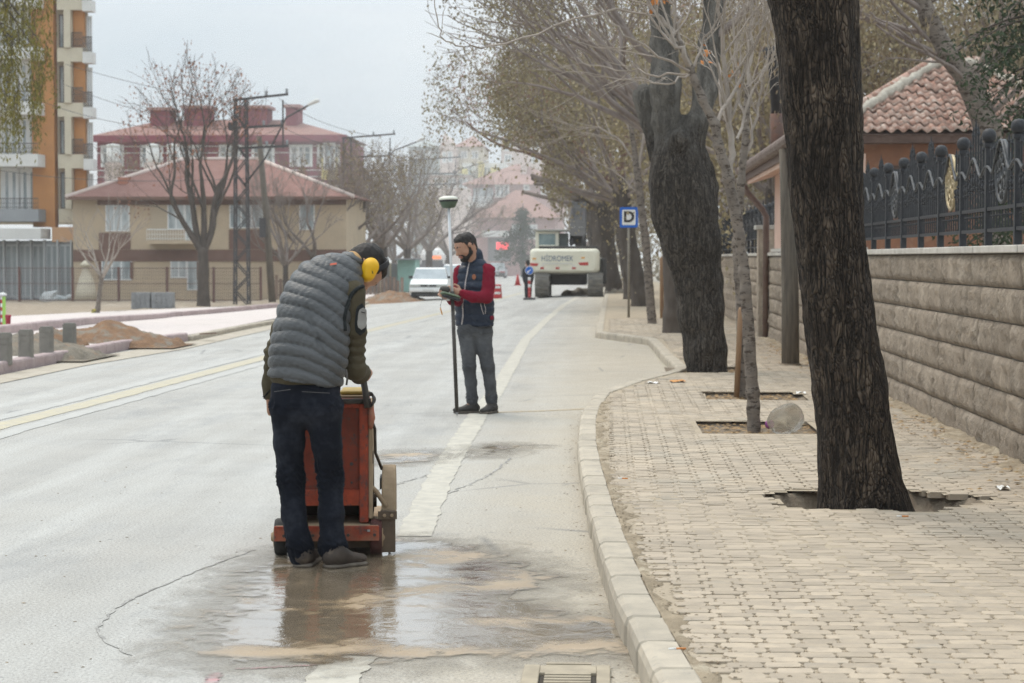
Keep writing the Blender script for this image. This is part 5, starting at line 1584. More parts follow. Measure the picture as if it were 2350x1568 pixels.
for q in range(-90, 160, 31):
    window(ap, X(q + 4), X(q + 25), ground_z + 0.3, Zp(565), yA + 0.79, mk('grey_frame', (0.40, 0.41, 0.41), rough=0.5) if q == -90 else bpy.data.materials['grey_frame'], fw=0.12, glass=M_carglass0)
    MB().box((X(q - 3), yA + 0.5, ground_z), (X(q + 1), yA + 0.78, Zp(550))).build('column', bpy.data.materials['grey_frame'], ap)

# ---- beige two storey house
yB = 112.0
hb = thing('beige_house', 'two storey beige and brown house with hipped red roof', 'house', (X(480), yB, -0.9))
zb0, ze = -0.95, Zp(452)
MB().box((X(168), yB, zb0), (X(795), yB + 9, ze)).build('wall', M_beige, hb)
MB().box((X(168), yB - 0.06, Zp(600)), (X(795), yB - 0.003, Zp(573))).build('brown_band', M_brownband, hb)
MB().box((X(225), yB - 0.06, Zp(470)), (X(795), yB - 0.003, Zp(453))).build('eave_band', M_brownband, hb)
for x0, x1, y0, y1 in ((228, 300, 530, 572.5), (526, 612, 523, 572.5)):
    MB().box((X(x0), yB - 0.06, Zp(y1)), (X(x1), yB - 0.003, Zp(y0) - 0.1)).build('window_panel', M_brownband, hb)
for px in (172, 296, 302, 386):
    pass
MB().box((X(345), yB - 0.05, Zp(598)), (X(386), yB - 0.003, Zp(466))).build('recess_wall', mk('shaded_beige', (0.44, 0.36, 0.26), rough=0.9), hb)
window(hb, X(246), X(296), Zp(528), Zp(470), yB - 0.004, mull=2); window(hb, X(530), X(603), Zp(521), Zp(462), yB - 0.004, mull=2)
window(hb, X(388), X(422), Zp(524), Zp(468), yB - 0.004); window(hb, X(428), X(448), Zp(552), Zp(468), yB - 0.004, mull=0)
window(hb, X(236), X(300), Zp(641), Zp(585), yB - 0.004, mull=2); window(hb, X(394), X(426), Zp(636), Zp(580), yB - 0.004); window(hb, X(432), X(454), Zp(664), Zp(580), yB - 0.004, mull=0)
window(hb, X(690), X(720), Zp(525), Zp(470), yB - 0.004); window(hb, X(700), X(730), Zp(640), Zp(585), yB - 0.004)
for px in (229, 302, 455, 700):
    MB().box((X(px - 3), yB - 0.07, Zp(641)), (X(px + 3), yB - 0.003, Zp(602))).build('brown_strip', M_brownband, hb)
MB().box((X(346), yB - 1.1, Zp(560)), (X(456), yB - 0.061, Zp(552))).build('balcony_slab', M_beige, hb)
railing(hb, (X(347), yB - 1.05, Zp(552)), (X(455), yB - 1.05, Zp(552)), 0.62, 18, m=M_frame)
b = MB(); ex0, ex1, ey0, ey1 = X(160), X(815), yB - 0.7, yB + 9.7
rz = Zp(355); rx0, rx1, ry = X(385), X(560), yB + 4.5
V = [(ex0, ey0, ze), (ex1, ey0, ze), (ex1, ey1, ze), (ex0, ey1, ze), (rx0, ry, rz), (rx1, ry, rz)]
b.add(V, [(0, 1, 5, 4), (1, 2, 5), (2, 3, 4, 5), (3, 0, 4), (3, 2, 1, 0)]); b.build('roof', M_roofred, hb)
MB().box((ex0, ey0 - 0.02, ze - 0.16), (ex1, ey0 + 0.1, ze + 0.02)).build('fascia', M_brownband, hb)
for a_, b_ in (((ex0, ey0, ze), (rx0, ry, rz)), ((ex1, ey0, ze), (rx1, ry, rz)), ((rx0, ry, rz), (rx1, ry, rz))):
    MB().tube([a_, b_], 0.13, 6).build('ridge_cap', M_pinkr, hb, True)
MB().box((X(262), yB + 1.0, Zp(440)), (X(283), yB + 1.9, Zp(404))).build('chimney', mk('brick_chimney', (0.36, 0.16, 0.11), rough=0.9), hb)
# garden ornament beside the house: the pale cone with a cap
oc = thing('garden_oven', 'whitewashed cone shaped garden oven with a small domed cap', 'oven', (X(197), 109, -0.9))
MB().lathe([(0.62, 0), (0.55, 0.6), (0.42, 1.2), (0.22, 1.7), (0.2, 1.95), (0.34, 2.0), (0.30, 2.12), (0.12, 2.28), (0, 2.3)], (PX(197, 109), 109, -0.92), n=16).build('shell', M_cream, oc, True)

# ---- maroon building behind
yM = 172.0
Xm = lambda px: PX(px, yM)
Zm = lambda py: PZ(py, yM)
mb_ = thing('maroon_building', 'maroon apartment house with red roof and white window frames', 'building', (Xm(500), yM, -0.9))
MB().box((Xm(225), yM, -1.0), (Xm(790), yM + 14, Zm(318))).build('wall', M_maroon, mb_)
b = MB(); zE = Zm(312); V = [(Xm(215), yM - 1, zE), (Xm(800), yM - 1, zE), (Xm(800), yM + 15, zE), (Xm(215), yM + 15, zE), (Xm(330), yM + 7, Zm(262)), (Xm(640), yM + 7, Zm(262))]
b.add(V, [(0, 1, 5, 4), (1, 2, 5), (2, 3, 4, 5), (3, 0, 4), (3, 2, 1, 0)]); b.build('roof', M_roofred, mb_)
MB().box((Xm(215), yM - 1.05, Zm(326)), (Xm(800), yM - 0.9, zE + .05)).build('fascia', M_maroon, mb_)
for x0, x1, y0, y1 in ((323, 368, 300, 244), (402, 458, 300, 240), (530, 596, 290, 240), (640, 668, 290, 238)):
    c_ = MB().box((Xm(x0), yM + 4, Zm(y0)), (Xm(x1), yM + 7, Zm(y1))).build('roof_turret', M_maroon, mb_)
    MB().box((Xm(x0) - .25, yM + 3.7, Zm(y1) + 0.003), (Xm(x1) + .25, yM + 7.3, Zm(y1) + 0.25)).build('turret_cap', M_salmon, c_)
for px in (240, 330, 420, 510, 585, 672, 735):
    window(mb_, Xm(px), Xm(px + 40), Zm(376), Zm(338), yM - 0.004, mull=2, fw=0.25)
    window(mb_, Xm(px), Xm(px + 40), Zm(470), Zm(430), yM - 0.004, mull=2, fw=0.25)
for z in (405, 390, 350, 335):
    MB().box((Xm(225), yM - 0.05, Zm(z) - 0.04), (Xm(780), yM - 0.006, Zm(z) + 0.04)).build('white_course', M_whiter, mb_)
MB().box((Xm(740), yM - 0.35, Zm(412)), (Xm(776), yM - 0.06, Zm(362))).build('yellow_bay', M_yellowr, mb_)
MB().box((Xm(744), yM - 0.45, Zm(390)), (Xm(772), yM - 0.36, Zm(328))).build('bay_frame', M_whiter, mb_)
MB().box((Xm(749), yM - 0.5, Zm(385)), (Xm(767), yM - 0.455, Zm(336))).build('bay_opening', M_glass, mb_)
# white rooftop water tanks in front left
for i, px in enumerate((262, 352, 400)):
    rt = thing('water_tank', ('white water tank nearest the orange block', 'middle white water tank on the red roofs', 'white water tank behind the leafless crown')[i], 'tank', (PX(px, 165), 165, PZ(372, 165)), 'water tanks on the roofs')
    MB().lathe([(0.5, 0), (0.55, 0.12), (0.55, 1.2), (0.5, 1.22), (0.5, 1.3), (0.56, 1.32), (0.56, 1.5), (0, 1.6)], (PX(px, 165), 165, PZ(372, 165)), n=14).build('drum', M_whiter, rt, True)
    MB().box((PX(px, 165) - 0.6, 164.4, -1), (PX(px, 165) + 0.6, 165.6, PZ(372, 165) - 0.003)).build('base', M_pinkr, rt)

# ---- hill houses at the end of the street
def block(name, label, px0, px1, py_top, y, dep, wall_m, roof=None, roof_top=None, wins=(), cat='building', py_bot=None, ov=6):
    root = thing(name, label, cat, (PX((px0 + px1) / 2, y), y, -0.5))
    MB().box((PX(px0, y), y, PZ(py_bot, y) if py_bot else -1.2), (PX(px1, y), y + dep, PZ(py_top, y))).build('wall', wall_m, root)
    if roof is not None:
        x0, x1, z0, z1 = PX(px0 - ov, y), PX(px1 + ov, y), PZ(py_top, y) + 0.003, PZ(roof_top, y)
        w_ = (x1 - x0) * 0.46
        V = [(x0, y - 1, z0), (x1, y - 1, z0), (x1, y + dep + 1, z0), (x0, y + dep + 1, z0), (x0 + w_, y + dep / 2, z1), (x1 - w_, y + dep / 2, z1)]
        b = MB(); b.add(V, [(0, 1, 5, 4), (1, 2, 5), (2, 3, 4, 5), (3, 0, 4), (3, 2, 1, 0)]); b.build('roof', roof, root)
    for (a, b_, c, d, mu) in wins:
        window(root, PX(a, y), PX(b_, y), PZ(d, y), PZ(c, y), y - 0.004, mull=mu, fw=0.22)
    return root
r_ = block('red_roof_house', 'dusty rose house with big red roof and white balcony', 1082, 1290, 424, 250, 14, M_salmon, M_roofpink, 372, ((1140, 1165, 428, 450, 2), (1245, 1262, 428, 446, 1), (1205, 1212, 428, 434, 0)), ov=22)
MB().box((PX(1078, 250), 247.5, PZ(478, 250)), (PX(1134, 250), 249.99, PZ(468, 250))).build('balcony', M_whiter, r_)
MB().box((PX(1086, 250), 249.9, PZ(467, 250)), (PX(1132, 250), 249.995, PZ(432, 250))).build('balcony_opening', M_glass, r_)
railing(r_, (PX(1079, 250), 247.6, PZ(467, 250)), (PX(1133, 250), 247.6, PZ(467, 250)), 0.7, 12, m=M_whiter, t=0.06)
MB().box((PX(1192, 250), 253, PZ(414, 250)), (PX(1206, 250), 256, PZ(352, 250))).build('chimney', M_pinkr, r_)
r_ = block('pink_house', 'low salmon house with broad tiled roof and canopy at the street end', 1095, 1275, 500, 215, 10, M_salmon, M_roofpink, 434, ((1180, 1194, 520, 545, 1), (1215, 1229, 520, 545, 1)), 'house', ov=16)
MB().box((PX(1108, 215), 213.6, PZ(544, 215)), (PX(1168, 215), 214.99, PZ(530, 215))).build('canopy', M_whiter, r_)
MB().box((PX(1120, 215), 214.9, PZ(600, 215)), (PX(1172, 215), 214.995, PZ(546, 215))).build('shop_front', mk('shop_dark', (0.20, 0.19, 0.185), rough=0.5), r_)
sg = thing('shop_sign', 'glowing red sign board hanging on the salmon house', 'sign', (PX(1153, 213.5), 213.5, PZ(564, 213.5)))
t = NT('red_light_board'); t.set(color=(0.5, 0.02, 0.03), emit=(1.0, 0.08, 0.09), estr=1.1); M_redlight = t.m
MB().box((PX(1139, 213.5), 213.4, PZ(573, 213.5)), (PX(1168, 213.5), 213.5, PZ(556, 213.5))).build('light_face', M_redlight, sg, bevel=0.12)
MB().box((PX(1137, 213.5), 213.51, PZ(575, 213.5)), (PX(1170, 213.5), 213.6, PZ(554, 213.5))).build('board', M_greyr, sg)
r_ = block('gabled_house', 'pale pink gabled house on the hill with narrow windows', 1010, 1048, 345, 330, 14, M_pinkr, None, None, ((1018, 1022, 352, 372, 0), (1030, 1036, 350, 370, 0)), 'house')
b = MB(); x0, x1, z0 = PX(1008, 330), PX(1050, 330), PZ(345, 330); b.prism([(x0, 329.5, z0), (x1, 329.5, z0), ((x0 + x1) / 2 - 0.6, 329.5, PZ(306, 330))], (0, 15, 0)); b.build('gable', M_pinkr, r_)
block('hill_block', 'cream hill block with a red roof beside the gabled house', 1048, 1110, 338, 334, 14, M_cream, M_roofpink, 308, ((1060, 1070, 350, 362, 1), (1085, 1095, 350, 362, 1)))
block('hill_block', 'white hill block with yellow bays above the rose house', 1060, 1160, 375, 300, 12, M_whiter, None, None, ((1068, 1082, 385, 402, 1), (1110, 1126, 385, 402, 1), (1136, 1150, 385, 402, 1)))
for px in (1060, 1098, 1126):
    t_ = thing('yellow_bay', ('yellow bay on the white hill block furthest left', 'tall middle yellow bay on the white hill block', 'yellow bay near the rose house chimney')[(1060, 1098, 1126).index(px)], 'bay', (PX(px, 299), 299, PZ(400, 299)), 'yellow bays of the hill block')
    MB().box((PX(px, 299), 298.5, PZ(412, 299)), (PX(px + 13, 299), 299.9, PZ((388, 372, 386)[(1060, 1098, 1126).index(px)], 299))).build('wall', M_yellowr, t_)
block('hill_block', 'tall pale hill block with orange stair tower behind the leaves', 1150, 1260, 318, 340, 14, M_pinkr, M_roofpink, 296, ((1160, 1172, 330, 345, 1), (1190, 1202, 330, 345, 1), (1222, 1234, 330, 345, 1), (1160, 1172, 358, 372, 1), (1222, 1234, 358, 372, 1)))
block('hill_block', 'grey green hazy block at the left of the hill', 940, 1006, 338, 380, 14, M_greenr, M_greenr, 318, ((950, 960, 350, 362, 1), (980, 990, 350, 362, 1)))
block('hill_block', 'long pale block low on the hill behind the brown trees', 985, 1080, 402, 290, 10, M_pinkr, M_greenr, 396, ((1000, 1014, 412, 430, 1), (1030, 1044, 412, 430, 1), (1056, 1070, 412, 430, 1)))
# street end wall, teal kiosk
kb = thing('teal_kiosk', 'pale teal roadside kiosk behind the white car', 'kiosk', (PX(932, 118), 118, -0.35))
MB().box((PX(912, 118), 118, -0.5), (PX(952, 118), 121, PZ(597, 118))).build('wall', mk('teal_paint', (0.30, 0.47, 0.42), (0.26, 0.42, 0.37), 2, rough=0.8), kb)
MB().box((PX(908, 118), 117.6, PZ(597, 118) + .003), (PX(956, 118), 121.4, PZ(593, 118))).build('roof', M_greyr, kb)
yw = thing('yard_wall', 'pale grey yard wall under the brown trees', 'wall', (PX(880, 120), 120, -0.4))
MB().box((PX(845, 120), 120, -0.6), (PX(911, 120), 120.3, PZ(606, 120))).build('wall', M_greyr, yw)
for q in range(3): MB().box((PX(850 + q * 22, 120), 119.9, -0.6), (PX(854 + q * 22, 120), 119.99, PZ(603, 120))).build('pier', M_cream, yw)

# ---- fences of the yard on the left
M_mesh = mk('rusty_fence_post', (0.12, 0.065, 0.055), (0.16, 0.09, 0.075), 6, rough=0.8)
mf = thing('mesh_fence', 'rusty post and wire mesh fence in front of the beige house', 'fence', (PX(300, 106), 106, -0.9))
yF = 106.0
prev = None
for px in (-60, 44, 166, 272, 383, 490, 598):
    x = PX(px, yF)
    MB().box((x - 0.06, yF - 0.06, -1.0), (x + 0.06, yF + 0.06, PZ(613, yF))).build('post', M_mesh, mf)
    if prev is not None:
        b = MB()
        for z in (PZ(616, yF), PZ(652, yF), PZ(690, yF)): b.beam((prev + 0.06, yF, z), (x - 0.06, yF, z), 0.035, 0.035)
        n = 22
        for i in range(1, n):
            xx = prev + (x - prev) * i / n; b.beam((xx, yF, -0.95), (xx, yF, PZ(616, yF)), 0.010, 0.010)
        for i in range(1, 9):
            zz = PZ(616, yF) - (PZ(616, yF) - PZ(690, yF)) * i / 9; b.beam((prev, yF + 0.012, zz), (x, yF + 0.012, zz), 0.008, 0.008)
        b.build('wire_mesh', M_mesh, mf)
    prev = x
of = thing('yard_fence', 'old wooden paling fence right of the lattice pylon', 'fence', (PX(660, 108), 108, -0.7))
M_pal = mk('old_paling', (0.27, 0.19, 0.15), (0.20, 0.14, 0.11), 4, rough=0.9, var=0.2)
ps = MB().box((0, 0, 0), (0.16, 0.03, 1.35)).build('paling', M_pal, of, local=True); ps.location = Vector((PX(622, 108), 108, -0.9)) - WPOS[of.name]
for i in range(1, 34):
    c = ps.copy(); link(c); c.location = Vector((PX(622, 108) + i * 0.215, 108 + rng.uniform(-.02, .02), -0.9 + rng.uniform(-0.06, 0.06))) - WPOS[of.name]; c.scale = (1, 1, rng.uniform(0.9, 1.1))
for z in (-0.55, 0.2): MB().box((PX(620, 108), 108.06, z), (PX(793, 108), 108.10, z + 0.08)).build('rail', M_pal, of)

# ---- grey block pallets, bollards, posts, litter on the left
M_block = mk('grey_block', (0.27, 0.275, 0.28), (0.23, 0.235, 0.24), 5, rough=0.9, var=0.07, bump=0.3)
pal = G(346, 709, 0.07)
for k, (px0, px1, lab) in enumerate(((300, 343, 'pale grey stack of paving blocks left of the pair'), (346, 393, 'dark grey stack of paving blocks right of the pair'))):
    y_ = pal.y; x0, x1 = PX(px0, y_), PX(px1, y_); zb = gz(x0, y_) + 0.05
    s_ = thing('block_stack', lab, 'block stack', ((x0 + x1) / 2, y_, zb), 'stacks of paving blocks')
    nx_, nz_ = 4, 5; w_ = (x1 - x0) / nx_
    bb = MB().box((0.006, 0, 0.004), (w_ - 0.006, 0.8, 0.15)).build('block', M_block, s_, local=True)
    for j in range(nz_):
        for i in range(nx_):
            loc = (x0 + i * w_, y_ + rng.uniform(-0.012, 0.012), zb + j * 0.155)
            if i + j == 0: bb.location = Vector(loc) - WPOS[s_.name]
            else: inst(bb, s_, loc)
M_boll = mk('grey_bollard', (0.22, 0.205, 0.18), (0.18, 0.17, 0.15), 8, rough=0.9, bump=0.3)
bl0 = None
for i, (px, py, lab) in enumerate(((10, 838, 'grey concrete bollard at the edge of the photo nearest the grey heap'), (60, 828, 'second grey concrete bollard beside the blue litter'), (107, 818, 'third grey concrete bollard in front of the pink paving'), (160, 806, 'grey concrete bollard half buried by the red earth heap'))):
    g0 = G(px, py, 0.1)
    if bl0 is None:
        bl0 = thing('bollard', lab, 'bollard', g0, 'grey bollards behind the left kerb')
        b = MB(); [b.prism([(x, y, z0) for x, z, y in rrect(0, 0, w_, w_, 0.035, z0, 3)], (0, 0, z1 - z0)) for w_, z0, z1 in ((0.185, 0, 0.27), (0.172, 0.27, 0.282), (0.185, 0.282, 0.34), (0.172, 0.34, 0.352), (0.185, 0.352, 0.41), (0.16, 0.41, 0.43))]
        b.build('shaft', M_boll, bl0, False, local=True)
    else:
        copy_tree(bl0, g0, label=lab)
def pot(px, py):
    g0 = G(px, py, 0.1)
    o = thing('litter_bin', 'small dark red bin beside the striped post', 'bin', g0)
    MB().lathe([(0.042, 0), (0.055, 0.28), (0.062, 0.285), (0.062, 0.33), (0.05, 0.33), (0.045, 0.05)], g0, n=14).build('shell', mk('dark_red_plastic', (0.33, 0.03, 0.055), rough=0.5), o, True)
pot(19, 760)
g0 = G(7, 748, 0.1)
o = thing('marker_post', 'red and white and green striped marker post with white cap', 'post', g0)
M_red = mk('red_paint', (0.50, 0.05, 0.05), (0.42, 0.05, 0.05), 8, rough=0.6); M_wht = mk('white_paint', (0.72, 0.72, 0.70), rough=0.6); M_grn = mk('lime_paint', (0.34, 0.58, 0.13), rough=0.6)
for i in range(8): MB().box((g0.x - 0.055, g0.y - 0.02, g0.z + i * 0.09), (g0.x - 0.01, g0.y + 0.02, g0.z + i * 0.09 + 0.088)).build('stripe', (M_red, M_wht)[i % 2], o)
MB().box((g0.x - 0.007, g0.y - 0.02, g0.z), (g0.x + 0.065, g0.y + 0.02, g0.z + 0.70)).build('green_panel', M_grn, o)
MB().box((g0.x - 0.09, g0.y - 0.025, g0.z), (g0.x - 0.058, g0.y + 0.025, g0.z + 0.70)).build('frame', M_steel, o)
MB().lathe([(0.10, 0), (0.09, 0.05), (0, 0.08)], (g0.x, g0.y, g0.z + 0.725), n=14).build('cap', M_wht, o, True)
g0 = G(39, 788, 0.1)
o = thing('plastic_bag', 'crumpled blue and white plastic litter behind the bollards', 'litter', g0)
V, Q = SDF().cone(g0 + Vector((-.05, 0, .03)), g0 + Vector((.06, 0, .05)), .045, .05).mesh(0.012, lambda V, N: 0.016 * wnoise(V, 40)); mesh_obj('film', V, Q, mk('blue_film', (0.10, 0.33, 0.60), (0.6, 0.65, 0.7), 9, rough=0.4), o, True)
g0 = G(478, 770, 0.1)
o = thing('scrap_board', 'short dark scrap of board on the pink paving', 'litter', g0)
MB().beam(g0 + Vector((-.1, 0, .03)), g0 + Vector((.13, -.2, .05)), .16, .025).build('board', M_pal, o)
dp = G(125, 688)
o = thing('sheet_pile', 'heap of crumpled grey and white sheeting by the mesh fence', 'rubble', (PX(125, 107), 107, -0.9))
s = SDF(); s.cone((PX(100, 107), 107.6, -0.8), (PX(150, 107), 107.6, -0.7), 0.35, 0.2); s.cone((PX(110, 107), 107.5, -0.5), (PX(126, 107), 107.5, -0.3), 0.22, 0.12)
s.build('sheeting', mk('grey_sheeting', (0.30, 0.34, 0.34), (0.55, 0.56, 0.55), 1.6, rough=0.6), o, 0.06, lambda V, N: 0.10 * wnoise(V, 4))

# ---- lattice pylons, lamp arms, wooden pole, wires
def pylon(name_label, px, pyb, pyt, y, k, bars=((235, 110), (290, 92)), zb=None):
    zb = gz(PX(px, y), y) if zb is None else zb
    x = PX(px, y); zt = PZ(pyt, y); root = thing('lattice_pylon', name_label, 'pylon', (x, y, zb), 'lattice pylons along the left side')
    w0, w1 = 0.34 * k, 0.26 * k
    b = MB()
    cs = lambda z, sx, sy: Vector((x + sx * (w0 + (w1 - w0) * (z - zb) / (zt - zb)), y + sy * (w0 + (w1 - w0) * (z - zb) / (zt - zb)), z))
    for sx in (-1, 1):
        for sy in (-1, 1): b.beam(cs(zb, sx, sy), cs(zt, sx, sy), 0.075, 0.075)
    b.build('leg_frame', M_steel, root)
    b = MB(); n = 14
    for i in range(n):
        z0, z1 = zb + (zt - zb) * i / n, zb + (zt - zb) * (i + 1) / n; sg_ = 1 if i % 2 else -1
        for sy in (-1, 1): b.beam(cs(z0, -sg_, sy), cs(z1, sg_, sy), 0.055, 0.055)
        for sx in (-1, 1): b.beam(cs(z0, sx, -sg_), cs(z1, sx, sg_), 0.035, 0.035)
    b.build('bracing', M_steel, root)
    m2 = y / F
    for i, (dz, L) in enumerate(((0.0, 112), (1.35, 100), (2.35, 112))):
        z = zt - dz - 0.05
        MB().beam((x - w1 * 1.3, y - w1 - 0.05, z), (x + L * m2, y - w1 - 0.05, z + (0.28 if i == 0 else 0.12)), 0.09, 0.11).build('cross_arm', M_steel, root)
        for q in (0.55, 0.97):
            xx = x + L * m2 * q; MB().lathe([(0.05, 0), (0.08, 0.06), (0.05, 0.12), (0.08, 0.17), (0.03, 0.24)], (xx, y - w1 - .05, z + 0.06 + (0.28 if i == 0 else 0.12) * q), n=8).build('insulator', M_greyr, root, True)
    MB().beam((x + 100 * m2, y - w1 - .1, zt - 0.05), (x + 100 * m2, y - w1 - .1, zt - 2.4), 0.07, 0.07).build('hanger', M_steel, root)
    MB().tube([(x + 0.2, y - w1 - .12, zt - 4.2), (x + 60 * m2, y - w1 - .3, zt - 2.9), (x + 110 * m2, y - w1 - .5, zt - 0.95), (x + 165 * m2, y - w1 - .8, zt - 0.35)], 0.045, 6).build('lamp_arm', M_steel, root, True)
    c = Vector((x + 165 * m2, y - w1 - .8, zt - 0.33))
    s = SDF(); s.cone(c, c + Vector((0.42, -.15, 0.18)), 0.09, 0.14, u=(0, 0, 1), fa=0.8, fb=0.8)
    s.build('lamp_head', M_whiter, root, 0.03)
    return root
PYL = [(555, 702, 228, 97.0), (800, 0, 316, 139.0), (945, 0, 366, 188.0)]
pylon('nearest tall lattice pylon with a street lamp in front of the beige house', 555, 702, 228, 97.0, 1.0)
MB().box((PX(531, 97), 96.4, PZ(300, 97)), (PX(545, 97), 96.62, PZ(282, 97))).build('meter_box', M_steel, bpy.data.objects['lattice_pylon'])
pylon('middle lattice pylon above the brown trees', 798, 0, 316, 139.0, 1.0)
pylon('far lattice pylon left of the hill houses', 947, 0, 367, 188.0, 1.0)
wp = thing('wooden_pole', 'dark leaning wooden utility pole beside the lattice pylon', 'pole', (PX(624, 99), 99, -0.8))
MB().tube([(PX(625, 99), 99, -0.9), (PX(612, 99), 99, PZ(500, 99)), (PX(596, 99), 99, PZ(312, 99))], [0.19, 0.165, 0.13], 10).build('shaft', M_oldwood, wp, True)
MB().box((PX(600, 99) - .05, 98.7, PZ(545, 99)), (PX(612, 99), 98.84, PZ(500, 99))).build('junction_box', M_steel, wp)
def wire(label, pts, r=0.012):
    P = [np.array(at(px, py, y)) for px, py, y in pts]
    n = 24; a, b = P[0], P[-1]; sag = pts[0][1] * 0 + 0.0
    o = mesh_obj
    mid = P[1] if len(P) == 3 else (a + b) / 2
    q = np.linspace(0, 1, n)[:, None]
    c = a * (1 - q) ** 2 + 2 * (2 * mid - (a + b) / 2) * q * (1 - q) + b * q ** 2
    t = Tubes(); t.add(c, np.full(n, r), 4)
    w_ = t.build('power_line', M_steel, None); tag(w_, label, 'wire', 'overhead wires on the left')
wire('uppermost thin wire from the orange block to the near pylon', ((150, 148, 111), (370, 205, 104), (560, 238, 97)), 0.014)
wire('second thin wire from the orange block across the bare tree', ((150, 195, 111), (370, 265, 104), (560, 270, 97)), 0.014)
wire('third thin wire reaching the near pylon arm', ((100, 235, 111), (320, 290, 104), (560, 292, 97)), 0.014)
wire('lowest thin wire running at second floor height', ((-60, 380, 108), (200, 412, 104), (560, 410, 97)), 0.014)
for i, (a_, b_) in enumerate((((640, 226), (868, 314)), ((640, 286), (866, 350)))):
    wire(('upper wire between the near and middle pylons', 'lower wire between the near and middle pylons')[i], ((a_[0], a_[1], 97), ((a_[0] + b_[0]) / 2, (a_[1] + b_[1]) / 2 + 16, 115), (b_[0], b_[1], 139)), 0.014)

# ---- trees on the left
def left_tree(label, px, y, th, r, L, seed, leafm=None, lsize=0.1, per=3, depth=4, nl=5, spec=None, twig=M_twig, lean=(0, 0), hang=0.4, every=1, group='bare trees on the left side', name='street_tree', bark=M_barkD, lspread=(0.15, 0.15, 0.15)):
    x = PX(px, y)
    root = thing(name, label, 'tree', (x, y, gz(x, y)), group)
    g = np.random.default_rng(seed)
    p0 = np.array([x, y, gz(x, y) - 0.2]); p2 = p0 + np.array([lean[0], lean[1], th])
    lump_trunk('trunk', [(p0, r * 1.3), (p0 * 0.75 + p2 * 0.25, r), (p2, r * 0.9)], bark, root, max(0.035, r * 0.2), 0.1, r * 0.06, 4, seed)
    T = Tubes(); tips = []
    for i in range(nl):
        a = i * 2 * math.pi / nl + g.uniform(-0.3, 0.3)
        dr = spec(i, a, g) if spec else (math.cos(a) * 0.55, math.sin(a) * 0.5, 1)
        grow(T, g, p2 - np.array([0, 0, 0.15]), dr, L * g.uniform(0.85, 1.1), r * 0.62, depth, tips, up=0.22, split=(2, 3), ang=0.55, shrink=0.73, rmin=0.010)
    T.build('crown', twig, root)
    if leafm is not None:
        leaves_mesh('leaves', around([t for t, _ in tips[::every]], g, per, lspread, hang), lsize, leafm, root, g, 0.8)
    return root
left_tree('forked bare tree with reddish seed clusters before the beige house', 466, 95, 2.9, 0.29, 3.5, 81, M_lfred, 0.085, 4, 5, 5, lambda i, a, g: ((-0.45, 0.28, -0.05, -0.65, 0.42)[i], g.uniform(-0.3, 0.3), 1.0), every=3, twig=M_barkD)
left_tree('young leafless tree with yellow tape at the foot of its trunk', 220, 83, 1.9, 0.10, 1.35, 82, None, depth=3, nl=5, lean=(0.25, 0), twig=M_twigp, name='young_tree', bark=M_barkC)
MB().lathe([(0.14, 0), (0.135, 0.12), (0.13, 0.24)], (PX(216, 83), 83, gz(-22, 83) + 0.02), n=10).build('yellow_tape', mk('yellow_tape', (0.58, 0.48, 0.05), (0.1, 0.09, 0.06), 6, rough=0.6), bpy.data.objects['young_tree'])
for i, (px, y, th, r, L, lm, lab) in enumerate(((395, 138, 4.2, 0.22, 2.3, M_lfbrown, 'brown twiggy tree between the beige and maroon houses'), (300, 140, 3.8, 0.2, 2.2, None, 'bare tree behind the roof chimney of the beige house'), (655, 108, 2.2, 0.16, 2.0, None, 'bare spreading tree right of the wooden pole'), (720, 112, 2.6, 0.2, 2.1, None, 'bare tree at the right end of the beige house'), (765, 118, 2.8, 0.25, 2.2, M_lfbrown, 'thick bare tree with a few brown leaves behind the stooping worker'),
        (830, 122, 2.9, 0.26, 2.3, M_lfbrown, 'brown crowned tree above the pale yard wall'), (880, 128, 3.1, 0.28, 2.5, M_lfbrown, 'brown crowned tree left of the teal kiosk'), (935, 140, 3.0, 0.28, 2.6, M_lfbrown, 'hazy brown tree behind the teal kiosk'), (985, 158, 3.0, 0.3, 2.9, None, 'dark forked tree beside the bus'), (1030, 175, 2.6, 0.28, 2.7, M_lfbrown, 'hazy tree behind the survey rod'))):
    left_tree(lab, px, y, th, r, L * 1.12, 90 + i, lm, 0.10, 2, 5, 6, lambda i, a, g: (math.cos(a) * 0.8, math.sin(a) * 0.7, 0.8), every=2)
for i, (px, y, lab) in enumerate(((690, 125, 'low bare crown behind the paling fence'), (860, 150, 'dense brown crown under the middle pylon'), (905, 165, 'faded brown crown between the middle and far pylons'), (960, 205, 'faint grey crown below the far pylon'))):
    left_tree(lab, px, y, 2.4, 0.25, 3.0, 110 + i, M_lfbrown, 0.13, 2, 5, 7, lambda i, a, g: (math.cos(a) * 0.9, math.sin(a) * 0.7, 0.9), every=2)
